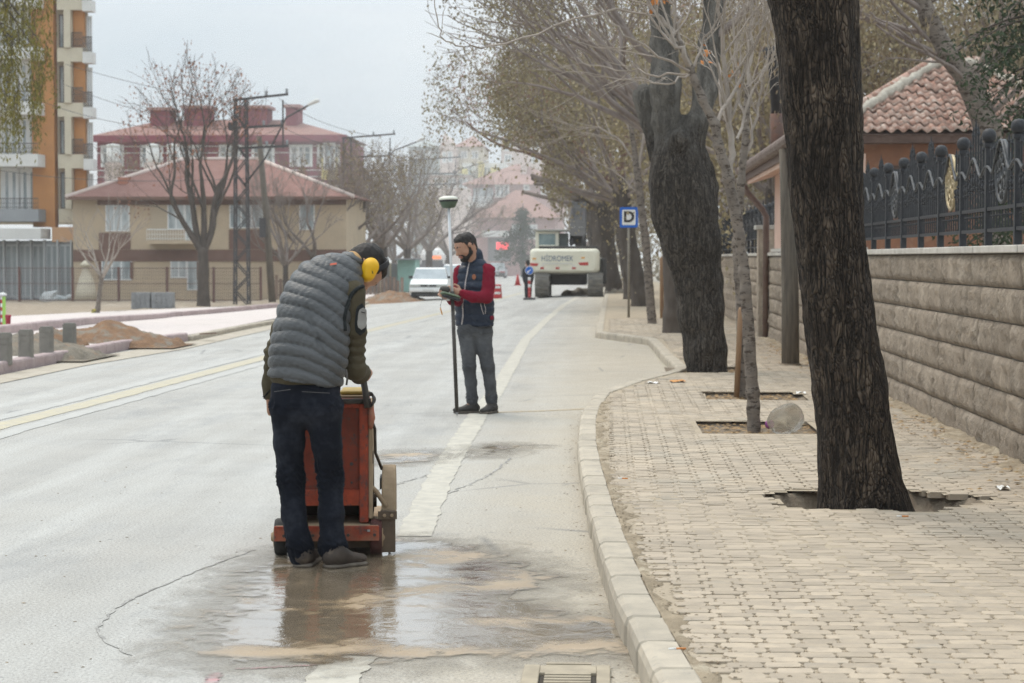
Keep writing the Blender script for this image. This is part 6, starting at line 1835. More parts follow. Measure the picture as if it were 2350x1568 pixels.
# willow hanging in at the upper left corner
wt = thing('willow_tree', 'olive green willow hanging in at the upper left corner', 'tree', (PX(-120, 47), 47, -0.6), None)
g = np.random.default_rng(131)
lump_trunk('trunk', [((PX(-160, 47), 47, -0.8), 0.34), ((PX(-150, 47), 47, 2.2), 0.28), ((PX(-110, 47), 47, 5.0), 0.22), ((PX(-60, 47), 47, 7.0), 0.16)], M_barkD, wt, 0.06, 0.1, 0.02, 4, 2)
T = Tubes(); cs = []
for i in range(300):
    px_, py_ = g.uniform(-150, 118), g.uniform(-260, 250)
    if px_ > 60 and g.uniform() < (px_ - 60) / 110: continue
    y_ = 47 + g.normal() * 0.9
    p_ = np.array(at(px_, py_, y_)); L = g.uniform(0.6, 1.5)
    dx = g.normal() * 0.12
    P = [p_ + np.array([dx * f, g.normal() * 0.02, -L * f]) for f in np.linspace(0, 1, 8)]
    if P[-1][2] < PZ(380 - max(0, px_ - 40) * 0.9, 47): continue
    T.add(P, np.linspace(0.008, 0.003, 8), 3); cs += P
for i in range(26):
    a_ = np.array(at(-90, g.uniform(-200, 60), 47)); b_ = np.array(at(g.uniform(-20, 100), g.uniform(-200, 160), 47 + g.normal() * 0.6))
    T.add([a_, (a_ + b_) / 2 + np.array([0, 0, 0.15]), b_], [0.04, 0.022, 0.008], 4)
T.build('crown', M_barkD, wt)
leaves_mesh('leaves', around(cs, g, 7, (0.06, 0.06, 0.08), 0.1), 0.032, M_lfwil, wt, g, 1.2, 3.6)
# fir at the end of the street
ft = thing('fir_tree', 'dark hazy fir tree in front of the salmon house', 'tree', (PX(1200, 190), 190, -0.2))
MB().tube([(PX(1200, 190), 190, -0.3), (PX(1200, 190), 190, PZ(468, 190))], [0.22, 0.04], 8).build('trunk', M_barkD, ft, True)
cs = []
T = Tubes()
for i in range(60):
    f = g.uniform(0, 1); z = PZ(590, 190) + (PZ(470, 190) - PZ(590, 190)) * f; L = 3.0 * (1 - f) + 0.25; a = g.uniform(0, 6.28)
    P = [np.array([PX(1200, 190) + math.cos(a) * L * q, 190 + math.sin(a) * L * q, z - 0.3 * L * q]) for q in np.linspace(0, 1, 6)]
    T.add(P, np.linspace(0.04, 0.01, 6), 3); cs += P
T.build('crown', M_barkD, ft)
leaves_mesh('leaves', around(cs, g, 9, (0.2, 0.2, 0.1), 0.15), 0.13, M_lfdk, ft, g, 0.4, 2.0)
# ================================================================ signs, vehicles, machines
M_signblue = mk('sign_blue', (0.02, 0.13, 0.52), rough=0.4)
M_signwhite = mk('sign_white', (0.78, 0.78, 0.76), rough=0.45)
M_signblack = mk('sign_black', (0.02, 0.02, 0.02), rough=0.5)
M_galv = mk('galvanised_pole', (0.27, 0.245, 0.20), (0.20, 0.18, 0.15), 9, rough=0.6, metal=0.2)
yS = 47.0
sx0, sz0 = PX(1443, yS), PZ(499.5, yS); sw = PX(1464, yS) - PX(1422, yS); sh = PZ(476, yS) - PZ(523, yS)
ds = thing('parking_sign', 'square blue and white sign with a black letter on a grey post', 'sign', (sx0, yS, 0.12))
MB().prism(rrect(sx0, sz0, sw, sh, 0.03, yS), (0, 0.012, 0)).build('board', M_signblue, ds)
MB().prism(rrect(sx0, sz0, sw * 0.74, sh * 0.74, 0.03, yS - 0.004), (0, 0.003, 0)).build('white_panel', M_signwhite, ds)
text_obj('letter', 'D', 0.345, 0.002, M_signblack, ds, (sx0, yS - 0.007, sz0), (math.pi / 2, 0, 0), 0.012, 1.0)
MB().tube([(sx0 + 0.0, yS + 0.045, 0.05), (sx0, yS + 0.045, sz0 + 0.2)], 0.03, 10).build('post', M_galv, ds, True)
for z in (-0.12, 0.12): MB().box((sx0 - 0.08, yS + 0.0125, sz0 + z - 0.015), (sx0 + 0.08, yS + 0.03, sz0 + z + 0.015)).build('bracket', M_galv, ds)

# ---- keep-left bollard
yK = 72.0; kx = PX(1215, yK)
kbm = thing('traffic_bollard', 'red and white striped traffic bollard with round blue arrow disc', 'traffic sign', (kx, yK, 0))
for i in range(6):
    MB().lathe([(0.05, 0), (0.05, 0.12)], (kx, yK, 0.08 + i * 0.123), n=12).build('stripe', (M_red, M_wht)[i in (3, 5)], kbm, True)
MB().box((kx - 0.22, yK - 0.16, 0), (kx + 0.22, yK + 0.16, 0.075)).build('base', M_steel, kbm, bevel=0.02)
zc = PZ(621, yK)
MB().lathe([(0.135, 0), (0.135, 0.02)], (kx, yK - 0.055, zc), (0, -1, 0), 24).build('disc', M_signblue, kbm)
MB().lathe([(0.155, 0), (0.155, 0.012)], (kx, yK - 0.04, zc), (0, -1, 0), 24).build('disc_rim', M_signwhite, kbm)
b = MB(); b.beam((kx - 0.05, yK - 0.08, zc - 0.05), (kx + 0.06, yK - 0.08, zc + 0.04), 0.008, 0.03); b.add([(kx - 0.09, yK - 0.08, zc - 0.09), (kx + 0.0, yK - 0.08, zc - 0.08), (kx - 0.07, yK - 0.08, zc + 0.0)], [(0, 1, 2)])
b.build('arrow', M_signwhite, kbm)
# barrier behind the surveyor
yb_ = 82.0; bx_ = PX(1142, yb_)
br = thing('traffic_barrier', 'red and white plastic road barrier behind the surveyor', 'barrier', (bx_, yb_, gz(bx_, yb_)))
zb_ = gz(bx_, yb_)
MB().prism([(bx_ - 0.19, yb_ - .2, zb_), (bx_ + 0.19, yb_ - .2, zb_), (bx_ + 0.13, yb_ - .06, zb_ + 0.58), (bx_ - 0.13, yb_ - .06, zb_ + 0.58)], (0, 0.26, 0)).build('body', M_red, br, bevel=0.03)
for z in (0.18, 0.42): MB().prism([(bx_ - 0.14, yb_ - .215 + z * .23, zb_ + z), (bx_ + 0.12, yb_ - .215 + z * .23, zb_ + z), (bx_ + 0.12, yb_ - .215 + z * .23, zb_ + z + .09), (bx_ - 0.1, yb_ - .215 + z * .23, zb_ + z + .09)], (0, 0.02, 0)).build('white_band', M_wht, br)
cx_ = PX(1188, 110)
cn_ = thing('traffic_cone', 'tiny red traffic cone on the far road', 'cone', (cx_, 110, 0))
MB().lathe([(0.16, 0.03), (0.03, 0.6), (0, 0.61)], (cx_, 110, 0), n=12).build('body', M_red, cn_, True); MB().box((cx_ - .2, 109.8, 0), (cx_ + .2, 110.2, 0.03)).build('base', M_red, cn_)

# ---- excavator seen from behind
yE = 78.0
e = lambda px: PX(px, yE)
ez = lambda py: PZ(py, yE)
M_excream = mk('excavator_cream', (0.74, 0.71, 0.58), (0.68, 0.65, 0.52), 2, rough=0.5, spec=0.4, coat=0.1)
M_exdark = mk('excavator_dark', (0.042, 0.041, 0.04), (0.065, 0.062, 0.06), 4, rough=0.6)
M_track = mk('track_steel', (0.14, 0.135, 0.125), (0.22, 0.20, 0.17), 5, rough=0.75, bump=0.4)
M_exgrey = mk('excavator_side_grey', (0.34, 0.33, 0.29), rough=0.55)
exc = thing('excavator', 'cream tracked excavator seen from behind at the road works', 'excavator', (e(1303), yE, 0))
x0, x1, z0, z1 = e(1216), e(1376), ez(627), ez(571)
def cw_prof(y, ins, zi):
    return rrect((x0 + x1) / 2, (z0 + z1) / 2, (x1 - x0) - 2 * ins, (z1 - z0) - 2 * zi, 0.16, y, 4)
rings = [cw_prof(yE, 0.16, 0.10), cw_prof(yE + 0.06, 0.05, 0.03), cw_prof(yE + 0.2, 0.0, 0.0), cw_prof(yE + 0.75, 0.0, 0.0)]
n = len(rings[0]); V = [p for r in rings for p in r]
Fc = [tuple(range(n))] + [(i * n + j, (i + 1) * n + j, (i + 1) * n + (j + 1) % n, i * n + (j + 1) % n) for i in range(3) for j in range(n)] + [tuple(range(4 * n - 1, 3 * n - 1, -1))]
mesh_obj('counterweight', V, Fc, M_excream, exc, False)
text_obj('lettering', 'HİDROMEK', 0.30, 0.003, mk('lettering_blue_grey', (0.13, 0.17, 0.24), rough=0.6), exc, (e(1279), yE - 0.006, ez(594)), (math.pi / 2, 0, 0), 0.0, 0.80)
MB().prism([(e(1240), yE - 0.02, ez(614)), (e(1248), yE - .02, ez(604)), (e(1312), yE - .02, ez(604)), (e(1322), yE - .02, ez(614)), (e(1320), yE - .02, ez(615.5)), (e(1311), yE - .02, ez(606)), (e(1249), yE - .02, ez(606)), (e(1241), yE - .02, ez(615.5))], (0, 0.025, 0)).build('trim_line', M_whiter, exc)
for pts in (((1217, 604), (1236, 605), (1233, 611), (1217, 610)), ((1327, 603), (1350, 602), (1350, 609), (1331, 609))):
    MB().prism([(e(a), yE - 0.012, ez(b_)) for a, b_ in pts], (0, 0.09, 0)).build('red_reflector', M_red, exc)
for px in (1244, 1279.5, 1317): MB().box((e(px) - 0.07, yE - 0.025, ez(617.5)), (e(px) + 0.07, yE + .002, ez(613.5))).build('tail_light', M_red, exc)
M_amber = mk('amber_lens', (0.70, 0.34, 0.06), rough=0.4)
for px, py in ((1226, 594), (1338, 592)): MB().box((e(px) - 0.07, yE - 0.01, ez(py + 1.8)), (e(px) + 0.07, yE + .09, ez(py - 1.8))).build('amber_light', M_amber, exc)
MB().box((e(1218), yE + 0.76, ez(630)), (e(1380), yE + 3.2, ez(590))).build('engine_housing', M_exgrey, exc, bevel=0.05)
MB().box((e(1236), yE + 0.3, ez(571)), (e(1372), yE + 2.6, ez(565))).build('top_deck', M_exdark, exc, bevel=0.02)
# cab
cab = MB(); cx0, cx1, cz0, cz1 = e(1225), e(1301), ez(571), ez(530); yc = yE + 1.7
cab.box((cx0, yc, cz0), (cx0 + 0.14, yc + 1.7, cz1)); cab.box((cx1 - 0.5, yc, cz0), (cx1 - 0.36, yc + 1.7, cz1)); cab.box((cx0 + .14, yc, cz1 - 0.10), (cx1 - .5, yc + 1.7, cz1)); cab.box((cx0 + .14, yc, cz0), (cx1 - .5, yc + 0.08, cz0 + 0.16))
cb = cab.build('cab', M_excream, exc, bevel=0.02)
MB().box((cx0 + 0.14, yc + 0.03, cz0 + 0.16), (cx1 - 0.5, yc + 0.05, cz1 - 0.10)).build('rear_window', mk('cab_glass', (0.13, 0.19, 0.19), (0.26, 0.33, 0.32), 2, rough=0.1, spec=0.6), cb)
MB().box((cx1 - 0.36, yc + 0.2, cz0), (cx1, yc + 1.6, cz1 - 0.08)).build('side_window', mk('cab_glass_dark', (0.10, 0.12, 0.11), rough=0.15), cb)
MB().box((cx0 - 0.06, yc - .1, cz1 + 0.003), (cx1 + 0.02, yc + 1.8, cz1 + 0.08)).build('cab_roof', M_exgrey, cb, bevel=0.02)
# boom
b = MB(); b.prism([(e(1306), yE + 3.0, ez(560)), (e(1306), yE + 2.2, ez(540)), (e(1306), yE + 5.0, ez(458)), (e(1306), yE + 6.2, ez(452)), (e(1306), yE + 6.2, ez(480)), (e(1306), yE + 4.0, ez(556))], (e(1342) - e(1306), 0, 0))
b.build('boom', M_exdark, exc)
MB().prism([(e(1312), yE + 6.0, ez(450)), (e(1312), yE + 6.8, ez(455)), (e(1312), yE + 8.6, ez(590)), (e(1312), yE + 8.2, ez(590))], (e(1335) - e(1312), 0, 0)).build('dipper_arm', M_exdark, exc)
MB().tube([(e(1309), yE + 2.1, ez(560)), (e(1309), yE + 4.3, ez(476))], 0.08, 8).build('ram', M_steel, exc, True)
MB().tube([(e(1338), yE + 2.1, ez(560)), (e(1338), yE + 4.3, ez(476))], 0.08, 8).build('ram', M_steel, exc, True)
for px in (1308, 1326): MB().box((e(px), yE + 2.9, ez(523.5)), (e(px) + 0.16, yE + 3.1, ez(519))).build('work_light', M_whiter, exc)
MB().tube([(e(1339.5), yE + 1.0, ez(571)), (e(1339.5), yE + 1.0, ez(537))], 0.055, 8).build('exhaust', M_exdark, exc, True)
b = MB()
for px in (1344, 1356): b.beam((e(px), yE + .9, ez(571)), (e(px), yE + .9, ez(524)), 0.03, 0.03)
for py in (525, 546): b.beam((e(1344), yE + .9, ez(py)), (e(1356), yE + .9, ez(py)), 0.03, 0.03)
b.build('handrail', M_exdark, exc)
# undercarriage
MB().box((e(1262), yE + 0.9, ez(655)), (e(1346), yE + 3.0, ez(627.5))).build('car_body', M_exdark, exc, bevel=0.05)
MB().box((e(1232), yE + .8, ez(634)), (e(1262), yE + 2.2, ez(627.5))).build('step', M_greenr, exc)
def track(px0, px1):
    tx0, tx1 = e(px0), e(px1); zt_ = 0.90; L = 4.0; ya = yE - 0.35
    path = []
    nA = 9
    for i in range(nA + 1): a = R_(90 + 180 * i / nA); path.append((ya + 0.45 + 0.45 * math.cos(a), 0.46 + 0.42 * math.sin(a)))
    for i in range(1, 12): path.append((ya + 0.45 + (L - 0.9) * i / 12, 0.04))
    for i in range(nA + 1): a = R_(-90 + 180 * i / nA); path.append((ya + L - 0.45 + 0.45 * math.cos(a), 0.46 + 0.42 * math.sin(a)))
    for i in range(1, 12): path.append((ya + L - 0.45 - (L - 0.9) * i / 12, 0.88))
    fr = MB().prism([(tx0 + 0.12, y, z) for y, z in [(ya + 0.25, 0.2), (ya + L - 0.25, 0.2), (ya + L - 0.15, 0.5), (ya + L - .3, 0.75), (ya + 0.3, 0.75), (ya + .15, 0.5)]], (tx1 - tx0 - 0.24, 0, 0)).build('track_frame', M_exdark, exc)
    n = len(path)
    for i in range(n):
        p0_, p1_ = path[i], path[(i + 1) % n]
        d = Vector((0, p1_[0] - p0_[0], p1_[1] - p0_[1])); L_ = d.length; d.normalize(); nn = Vector((0, d.z, -d.y))
        if nn.dot(Vector((0, (p0_[0] - (ya + L / 2)), p0_[1] - 0.46))) < 0: nn = -nn
        c0 = Vector((tx0, p0_[0], p0_[1])); c1 = Vector((tx0, p1_[0], p1_[1]))
        q = MB().prism([c0 - nn * 0.02, c1 - nn * 0.02 - d * 0.012, c1 + nn * 0.02 - d * 0.012, c1 + nn * 0.02 - d * (L_ * 0.55), c1 + nn * 0.055 - d * (L_ * 0.6), c0 + nn * 0.055 + d * (L_ * 0.15), c0 + nn * 0.02 + d * (L_ * 0.1), c0 + nn * 0.02], (tx1 - tx0, 0, 0)).build('track_shoe', M_track, fr)
MB().box((e(1378.5), yE + .6, ez(652)), (e(1392), yE + 2.2, ez(592))).build('side_box', M_exdark, exc, bevel=0.06)
track(1228, 1260); track(1349, 1384)
rb = thing('rubble_heap', 'dark rubble between and beside the excavator tracks', 'rubble', (e(1310), yE + 2, 0))
s = SDF()
for px, y_, r in ((1300, 81, .2), (1315, 82, .3), (1330, 82, .25), (1395, 80, .22), (1410, 81, .3), (1430, 82, .25)): s.cone((e(px), y_, -0.05), (e(px) + .5, y_ + .4, 0.02), r, r * .8, 0.1)
s.build('rubble', M_greysoil, rb, 0.05, lambda V, N: 0.07 * wnoise(V, 6))

# ---- cars, van, bus
M_carw = mk('white_car_paint', (0.82, 0.82, 0.79), (0.76, 0.76, 0.73), 2, rough=0.35, spec=0.5, coat=0.3)
M_carg = mk('grey_car_paint', (0.30, 0.31, 0.32), rough=0.35, coat=0.3)
M_tyre = mk('tyre_rubber', (0.022, 0.022, 0.023), (0.05, 0.048, 0.045), 9, rough=0.85)
M_rim = mk('wheel_rim', (0.30, 0.30, 0.30), rough=0.4, metal=0.6)
M_lens = mk('headlight_lens', (0.52, 0.52, 0.47), (0.35, 0.36, 0.35), 12, rough=0.15, spec=0.7)
M_carglass = mk('windscreen_glass', (0.26, 0.30, 0.315), (0.38, 0.415, 0.43), 1.5, rough=0.12, spec=0.6)
def car(name, label, loc, wdt, paint, facing=-1, hgt=1.40, rotz=0.0, tail=False, group=None, cat='car'):
    """saloon built along local y, its near end at y = 0"""
    root = thing(name, label, cat, loc, group)
    w = wdt / 2
    prof = [(0.02, 0.24), (0.0, 0.42), (0.05, 0.70), (0.95, 0.86), (1.05, 0.88), (3.30, 0.92), (4.05, 0.86), (4.15, 0.60), (4.10, 0.24)]
    V = []; n = len(prof)
    for x, ins in ((-w, 1), (-w * 0.97, 0.0), (w * 0.97, 0.0), (w, 1)):
        for y, z in prof:
            V.append((x, y + (0.10 if ins and y < 1 else -0.10 if ins and y > 3.5 else 0), z - (0.06 if ins and z > 0.6 else 0) + (0.03 if ins and z < 0.3 else 0)))
    Fc = [(i * n + j, i * n + (j + 1) % n, (i + 1) * n + (j + 1) % n, (i + 1) * n + j) for i in range(3) for j in range(n)] + [tuple(range(n - 1, -1, -1)), tuple(range(3 * n, 4 * n))]
    body = mesh_obj('body', V, Fc, paint, root, local=True)
    h = hgt
    roofp = [(1.15, 0.885), (1.78, h - 0.03), (2.1, h), (2.9, h), (3.1, h - 0.04), (3.55, 0.915)]
    V = []; m = len(roofp)
    for x, k_ in ((-1, 1), (1, 1)):
        for y, z in roofp:
            tw = w * (0.93 - 0.17 * (z - 0.88) / (h - 0.88)); V.append((x * tw, y, z))
    Fc = [(j, (j + 1) % m, m + (j + 1) % m, m + j) for j in range(m)] + [tuple(range(m - 1, -1, -1)), tuple(range(m, 2 * m))]
    mesh_obj('cabin', V, Fc, paint, root, local=True)
    def panel(nm, quad, mm, off):
        q = [Vector(p) for p in quad]; nn = (q[1] - q[0]).cross(q[2] - q[0]).normalized()
        return mesh_obj(nm, [p + nn * off for p in q] + [p - nn * 0.006 for p in q], [(0, 1, 2, 3), (7, 6, 5, 4), (0, 4, 5, 1), (1, 5, 6, 2), (2, 6, 7, 3), (3, 7, 4, 0)], mm, root, local=True)
    tb, tt = w * 0.90, w * 0.77
    panel('windscreen', [(-tb, 1.20, 0.925), (tb, 1.20, 0.925), (tt, 1.74, h - 0.065), (-tt, 1.74, h - 0.065)], M_carglass, 0.008)
    panel('rear_window', [(tb, 3.50, 0.95), (-tb, 3.50, 0.95), (-tt, 3.14, h - 0.08), (tt, 3.14, h - 0.08)], M_carglass, 0.008)
    for s_ in (-1, 1):
        q = [(s_ * w * 0.925, 1.42, 0.93), (s_ * w * 0.925, 3.30, 0.93), (s_ * w * 0.785, 3.02, h - 0.08), (s_ * w * 0.785, 1.86, h - 0.08)]
        panel('side_window', q if s_ > 0 else q[::-1], M_carglass, 0.008)
        for yy in (0.78, 3.35):
            t = MB().lathe([(0.18, -0.085), (0.275, -0.085), (0.29, -0.06), (0.29, 0.06), (0.275, 0.085), (0.18, 0.085)], (s_ * (w - 0.10), yy, 0.29), (1, 0, 0), 20).build('wheel', M_tyre, root, True, local=True)
            MB().lathe([(0.18, 0), (0.17, 0.03), (0.05, 0.04), (0, 0.05)], (s_ * (w - 0.10) + s_ * 0.055, yy, 0.29), (s_, 0, 0), 14).build('rim', M_rim, t, local=True)
        MB().box((s_ * w * 0.70 - 0.22, -0.012, 0.57), (s_ * w * 0.70 + 0.22, 0.05, 0.70)).build('tail_light' if tail else 'headlight', M_red if tail else M_lens, root, local=True, bevel=0.01)
        MB().box((s_ * (w + 0.02) - 0.09, 1.42, 0.93), (s_ * (w + 0.02) + 0.09, 1.50, 1.05)).build('side_mirror', M_exdark, root, local=True, bevel=0.01)
    MB().box((-w * 0.96, -0.09, 0.37), (w * 0.96, 0.06, 0.53)).build('bumper', paint if not tail else M_exdark, root, local=True, bevel=0.03)
    MB().box((-w * 0.9, -0.03, 0.17), (w * 0.9, 0.2, 0.365)).build('lower_valance', M_exdark, root, local=True, bevel=0.02)
    MB().box((-0.24, -0.105, 0.40), (0.24, -0.091, 0.50)).build('number_plate', M_whiter, root, local=True)
    if not tail:
        MB().box((-w * 0.42, -0.006, 0.585), (w * 0.42, 0.05, 0.685)).build('grille', M_exdark, root, local=True)
        MB().lathe([(0.05, 0), (0.035, 0.01), (0, 0.012)], (0, -0.008, 0.635), (0, -1, 0), 10).build('emblem', M_rim, root, local=True)
    root.rotation_euler = (0, 0, rotz)
    return root
cy_ = 85.0; cx_ = PX(983, cy_)
car('parked_car', 'boxy white saloon car facing the camera left of the surveyor', (cx_, cy_, gz(cx_, cy_)), 1.64, M_carw, rotz=0.04)
cy_ = 103.0; cx_ = PX(1042, cy_)
car('parked_car', 'second white car half hidden behind the survey rod', (cx_, cy_, gz(cx_, cy_)), 1.7, M_carw, hgt=1.5)
cy_ = 190.0; cx_ = PX(1139, cy_)
car('parked_car', 'grey hatchback seen from behind far up the road', (cx_, cy_, gz(cx_, cy_)), 1.7, M_carg, tail=True, hgt=1.5)
def box_vehicle(name, label, cat, px, y, wdt, hgt, L, paint, lower, strip_m, extra):
    x = PX(px, y); z = gz(x, y); root = thing(name, label, cat, (x, y, z))
    w = wdt / 2
    MB().box((x - w, y, z + 0.3), (x + w, y + L, z + hgt * 0.62)).build('body', lower, root, bevel=0.08)
    MB().box((x - w * .98, y + .03, z + hgt * 0.62 + .003), (x + w * .98, y + L, z + hgt)).build('upper_body', paint, root, bevel=0.12)
    ws = MB().box((x - w * 0.86, y - 0.02, z + hgt * 0.36), (x + w * 0.86, y + 0.005, z + hgt * 0.76)).build('windscreen', mk('bus_glass', (0.10, 0.105, 0.11), rough=0.2), root)
    for s_ in (-1, 1):
        t = MB().lathe([(0.2, -0.12), (0.42, -0.12), (0.42, 0.12), (0.2, 0.12)], (x + s_ * (w - 0.2), y + 1.6, z + 0.42), (1, 0, 0), 18).build('wheel', M_tyre, root, True)
        MB().box((x + s_ * w * 0.72 - 0.2, y - 0.03, z + 0.55), (x + s_ * w * 0.72 + 0.2, y + .004, z + 0.75)).build('headlight', M_lens, root)
    extra(root, x, y, z, w)
    return root
t = NT('orange_led'); t.set(color=(0.5, 0.12, 0.02), emit=(1.0, 0.22, 0.07), estr=1.2); M_led = t.m
def bus_x(root, x, y, z, w):
    MB().box((x - 0.2, y - 0.05, z + 2.22), (x + 0.85, y - 0.01, z + 2.48)).build('destination_display', M_led, root)
    s = SDF(); s.cone((x - w * 0.55, y + 0.7, z + 2.80), (x + w * 0.55, y + 0.7, z + 2.80), 0.45, 0.45, 0.05); s.build('roof_pod', M_carw, root, 0.08)
    for s_ in (-1, 1): MB().box((x + s_ * (w + .12) - .08, y - .15, z + 1.6), (x + s_ * (w + .12) + .08, y - .08, z + 2.1)).build('side_mirror', M_exdark, root)
box_vehicle('city_bus', 'dark fronted city bus with orange display behind the white car', 'bus', 992, 195, 2.4, 2.75, 10, M_carw, mk('bus_dark_paint', (0.11, 0.115, 0.125), rough=0.4), None, bus_x)
def van_x(root, x, y, z, w):
    MB().box((x - w, y - 0.025, z + 1.32), (x + w, y - 0.002, z + 1.55)).build('red_stripe', M_red, root)
    MB().box((x - 0.35, y + .5, z + 2.203), (x + 0.35, y + .8, z + 2.36)).build('beacon', M_redlight, root)
box_vehicle('minibus', 'white minibus with red stripe and beacon far behind the surveyor', 'minibus', 1116, 225, 1.9, 2.2, 5, M_carw, M_carw, None, van_x)

# ---- floor saw of the stooping worker
yW = 10.05
m = lambda px, py, y=yW: at(px, py, y)
def mud_orange(name, a, b, mudc, rz):
    t = NT(name)
    v = t.coord('World')
    c = t.mix(t.rng(t.noise(v, 14, 6, 0.7), 0.35, 0.65), a, b)
    c = t.mix(t.rng(t.noise(v, 22, 8, 0.75), 0.53, 0.63), c, (0.07, 0.05, 0.045))
    sx_ = t.new('ShaderNodeSeparateXYZ'); t.l.new(v, sx_.inputs[0])
    hgt = t.math('ADD', sx_.outputs['Z'], t.math('MULTIPLY', t.math('SUBTRACT', t.noise(v, 9, 6, 0.7), 0.5), 0.35))
    c = t.mix(t.rng(hgt, rz - 0.1, rz + 0.12, 0.9, 0.0), c, mudc)
    t.set(color=c, rough=0.62, spec=0.4, normal=t.bump(t.noise(v, 70, 6), 0.4, 0.004))
    return t.m
M_sawor = mud_orange('saw_orange_paint', (0.34, 0.050, 0.016), (0.20, 0.034, 0.015), (0.30, 0.205, 0.13), 0.03)
M_sawdk = mud_orange('saw_panel_paint', (0.21, 0.033, 0.013), (0.13, 0.024, 0.011), (0.22, 0.13, 0.08), 0.2)
M_mud = mk('dried_mud', (0.33, 0.245, 0.16), (0.25, 0.18, 0.115), 9, rough=0.9, bump=0.6, bscale=40)
M_mudd = mk('dark_mud_steel', (0.13, 0.095, 0.065), (0.085, 0.062, 0.045), 9, rough=0.85, bump=0.5, bscale=40)
M_blk = mk('worn_black_steel', (0.03, 0.027, 0.025), (0.075, 0.065, 0.055), 14, rough=0.55, bump=0.3)
M_yel = mk('dirty_yellow_tank', (0.42, 0.29, 0.06), (0.25, 0.17, 0.05), 12, rough=0.6, bump=0.3)
M_rub = mk('dark_red_wheel', (0.10, 0.025, 0.022), (0.065, 0.03, 0.025), 9, rough=0.75, bump=0.3)
saw = thing('floor_saw', 'muddy orange concrete floor saw standing in the puddle', 'floor saw', m(750, 1285))
X0, X1 = m(662, 1000).x, m(844, 1000).x
zt, zb, zo0, zo1 = m(0, 912).z, m(0, 1196).z, m(0, 1148).z, m(0, 1190).z
yf = 10.06
b = MB(); d_ = 0.34
b.box((X0, yf, zb), (X0 + 0.045, yf + d_, zt)); b.box((X1 - 0.045, yf, zb), (X1, yf + d_, zt)); b.box((X0 + .045, yf, zt - 0.05), (X1 - .045, yf + d_, zt)); b.box((X0 + .045, yf + d_ - 0.03, zb), (X1 - .045, yf + d_, zt - .05))
tw = b.build('tower', M_sawor, saw, bevel=0.004)
pn = MB().box((X0 + 0.046, yf + 0.022, zo0 + 0.002), (X1 - 0.046, yf + 0.04, zt - 0.051)).build('rear_panel', M_sawdk, saw)
MB().box((X0 + 0.046, yf + 0.004, zo0 - 0.02), (X1 - 0.046, yf + 0.05, zo0 + 0.06)).build('panel_lip', M_sawor, pn)
for px, py, r in ((773, 965, .010), (770, 1030, .006), (806, 1067, .009), (806, 1110, .006), (812, 1000, .005), (770, 1135, .012), (770, 955, .012), (765, 990, .005), (777, 990, .005)):
    q = m(px - 0, py); MB().lathe([(r, 0), (r, 0.006), (0, 0.007)], (q.x, yf + 0.0225, q.z), (0, -1, 0), 10).build('bolt', M_blk, pn)
MB().box((X0 + 0.05, yf + 0.3, zb), (X1 - 0.05, yf + 0.42, zo0)).build('opening_shade', M_blackhole, saw)  # dark backing of the tower opening, its shade painted as colour
# bed and bumper
bx0, bx1 = m(633, 1210).x, m(870, 1210).x
zb0, zb1 = m(0, 1232).z, m(0, 1198).z
MB().box((bx0, yf - 0.09, zb0), (bx1, yf - 0.075, zb1)).build('rear_plate', M_sawor, saw, bevel=0.003)
MB().box((bx0 + 0.005, yf - 0.074, zb1 - 0.045), (bx1 - 0.005, yf + 0.75, zb1 - 0.002)).build('bed', M_mud, saw, bevel=0.004)
MB().box((m(840, 0).x, yf - 0.097, m(0, 1211).z), (m(846, 0).x, yf - 0.091, m(0, 1206).z)).build('rivet', M_rim, saw)
MB().box((m(680, 0).x, yf, m(0, 1252).z), (m(846, 0).x, yf + 0.7, zb0 - 0.002)).build('chassis', M_mudd, saw)
MB().tube([(bx0 - 0.005, yf + 0.02, 0.085), (bx1 + 0.02, yf + 0.02, 0.085)], 0.014, 8).build('axle', M_mudd, saw, True)
for (px, y_, r, mt, lab) in ((645, yf + 0.02, 0.095, M_tyre, None), (862.5, yf + 0.02, 0.092, M_rub, 'dark red rear wheel'), (668, yf + 0.68, 0.07, M_tyre, None), (842, yf + 0.68, 0.07, M_tyre, None)):
    xx = m(px, 1240).x; w_ = MB().lathe([(0.04, -0.03), (r * 0.92, -0.03), (r, -0.018), (r, 0.018), (r * 0.92, 0.03), (0.04, 0.03)], (xx, y_, r), (1, 0, 0), 26).build('wheel', mt, saw, True, label=lab)
    MB().lathe([(r * 0.6, 0.031), (r * 0.55, 0.036), (0.03, 0.034), (0.02, 0.05), (0, 0.05)], (xx, y_, r), (1 if px > 750 else -1, 0, 0), 14).build('hub', M_mud, w_)
# tank, rim tube, handles
MB().box((m(775, 0).x, yf + 0.06, zt + 0.012), (m(829, 0).x, yf + 0.36, m(0, 897).z)).build('tank', M_yel, saw, bevel=0.012)
MB().box((X0 + 0.01, yf + 0.01, zt + 0.0015), (X1 - 0.005, yf + 0.44, zt + 0.011)).build('top_plate', M_mud, saw)
MB().tube([(X0 - 0.01, yf - 0.012, zt - 0.015), (X1 + 0.015, yf - 0.012, zt - 0.015)], 0.014, 8).build('top_rail', M_blk, saw, True)
hr = [m(842, 937, yf - 0.03), m(838, 905, yf - 0.03), m(832, 868, yf - 0.02), m(835, 856, yf + 0.02), m(840, 850, yf + 0.12)]
MB().tube(hr, 0.0165, 10).build('handlebar', M_blk, saw, True)
hl = [m(662, 940, yf - 0.03), m(640, 948, yf - 0.08), m(627, 950, yf - 0.12), m(625, 925, yf - 0.16), m(624, 893, yf - 0.18)]
MB().tube(hl, 0.0165, 10).build('handlebar', M_blk, saw, True)
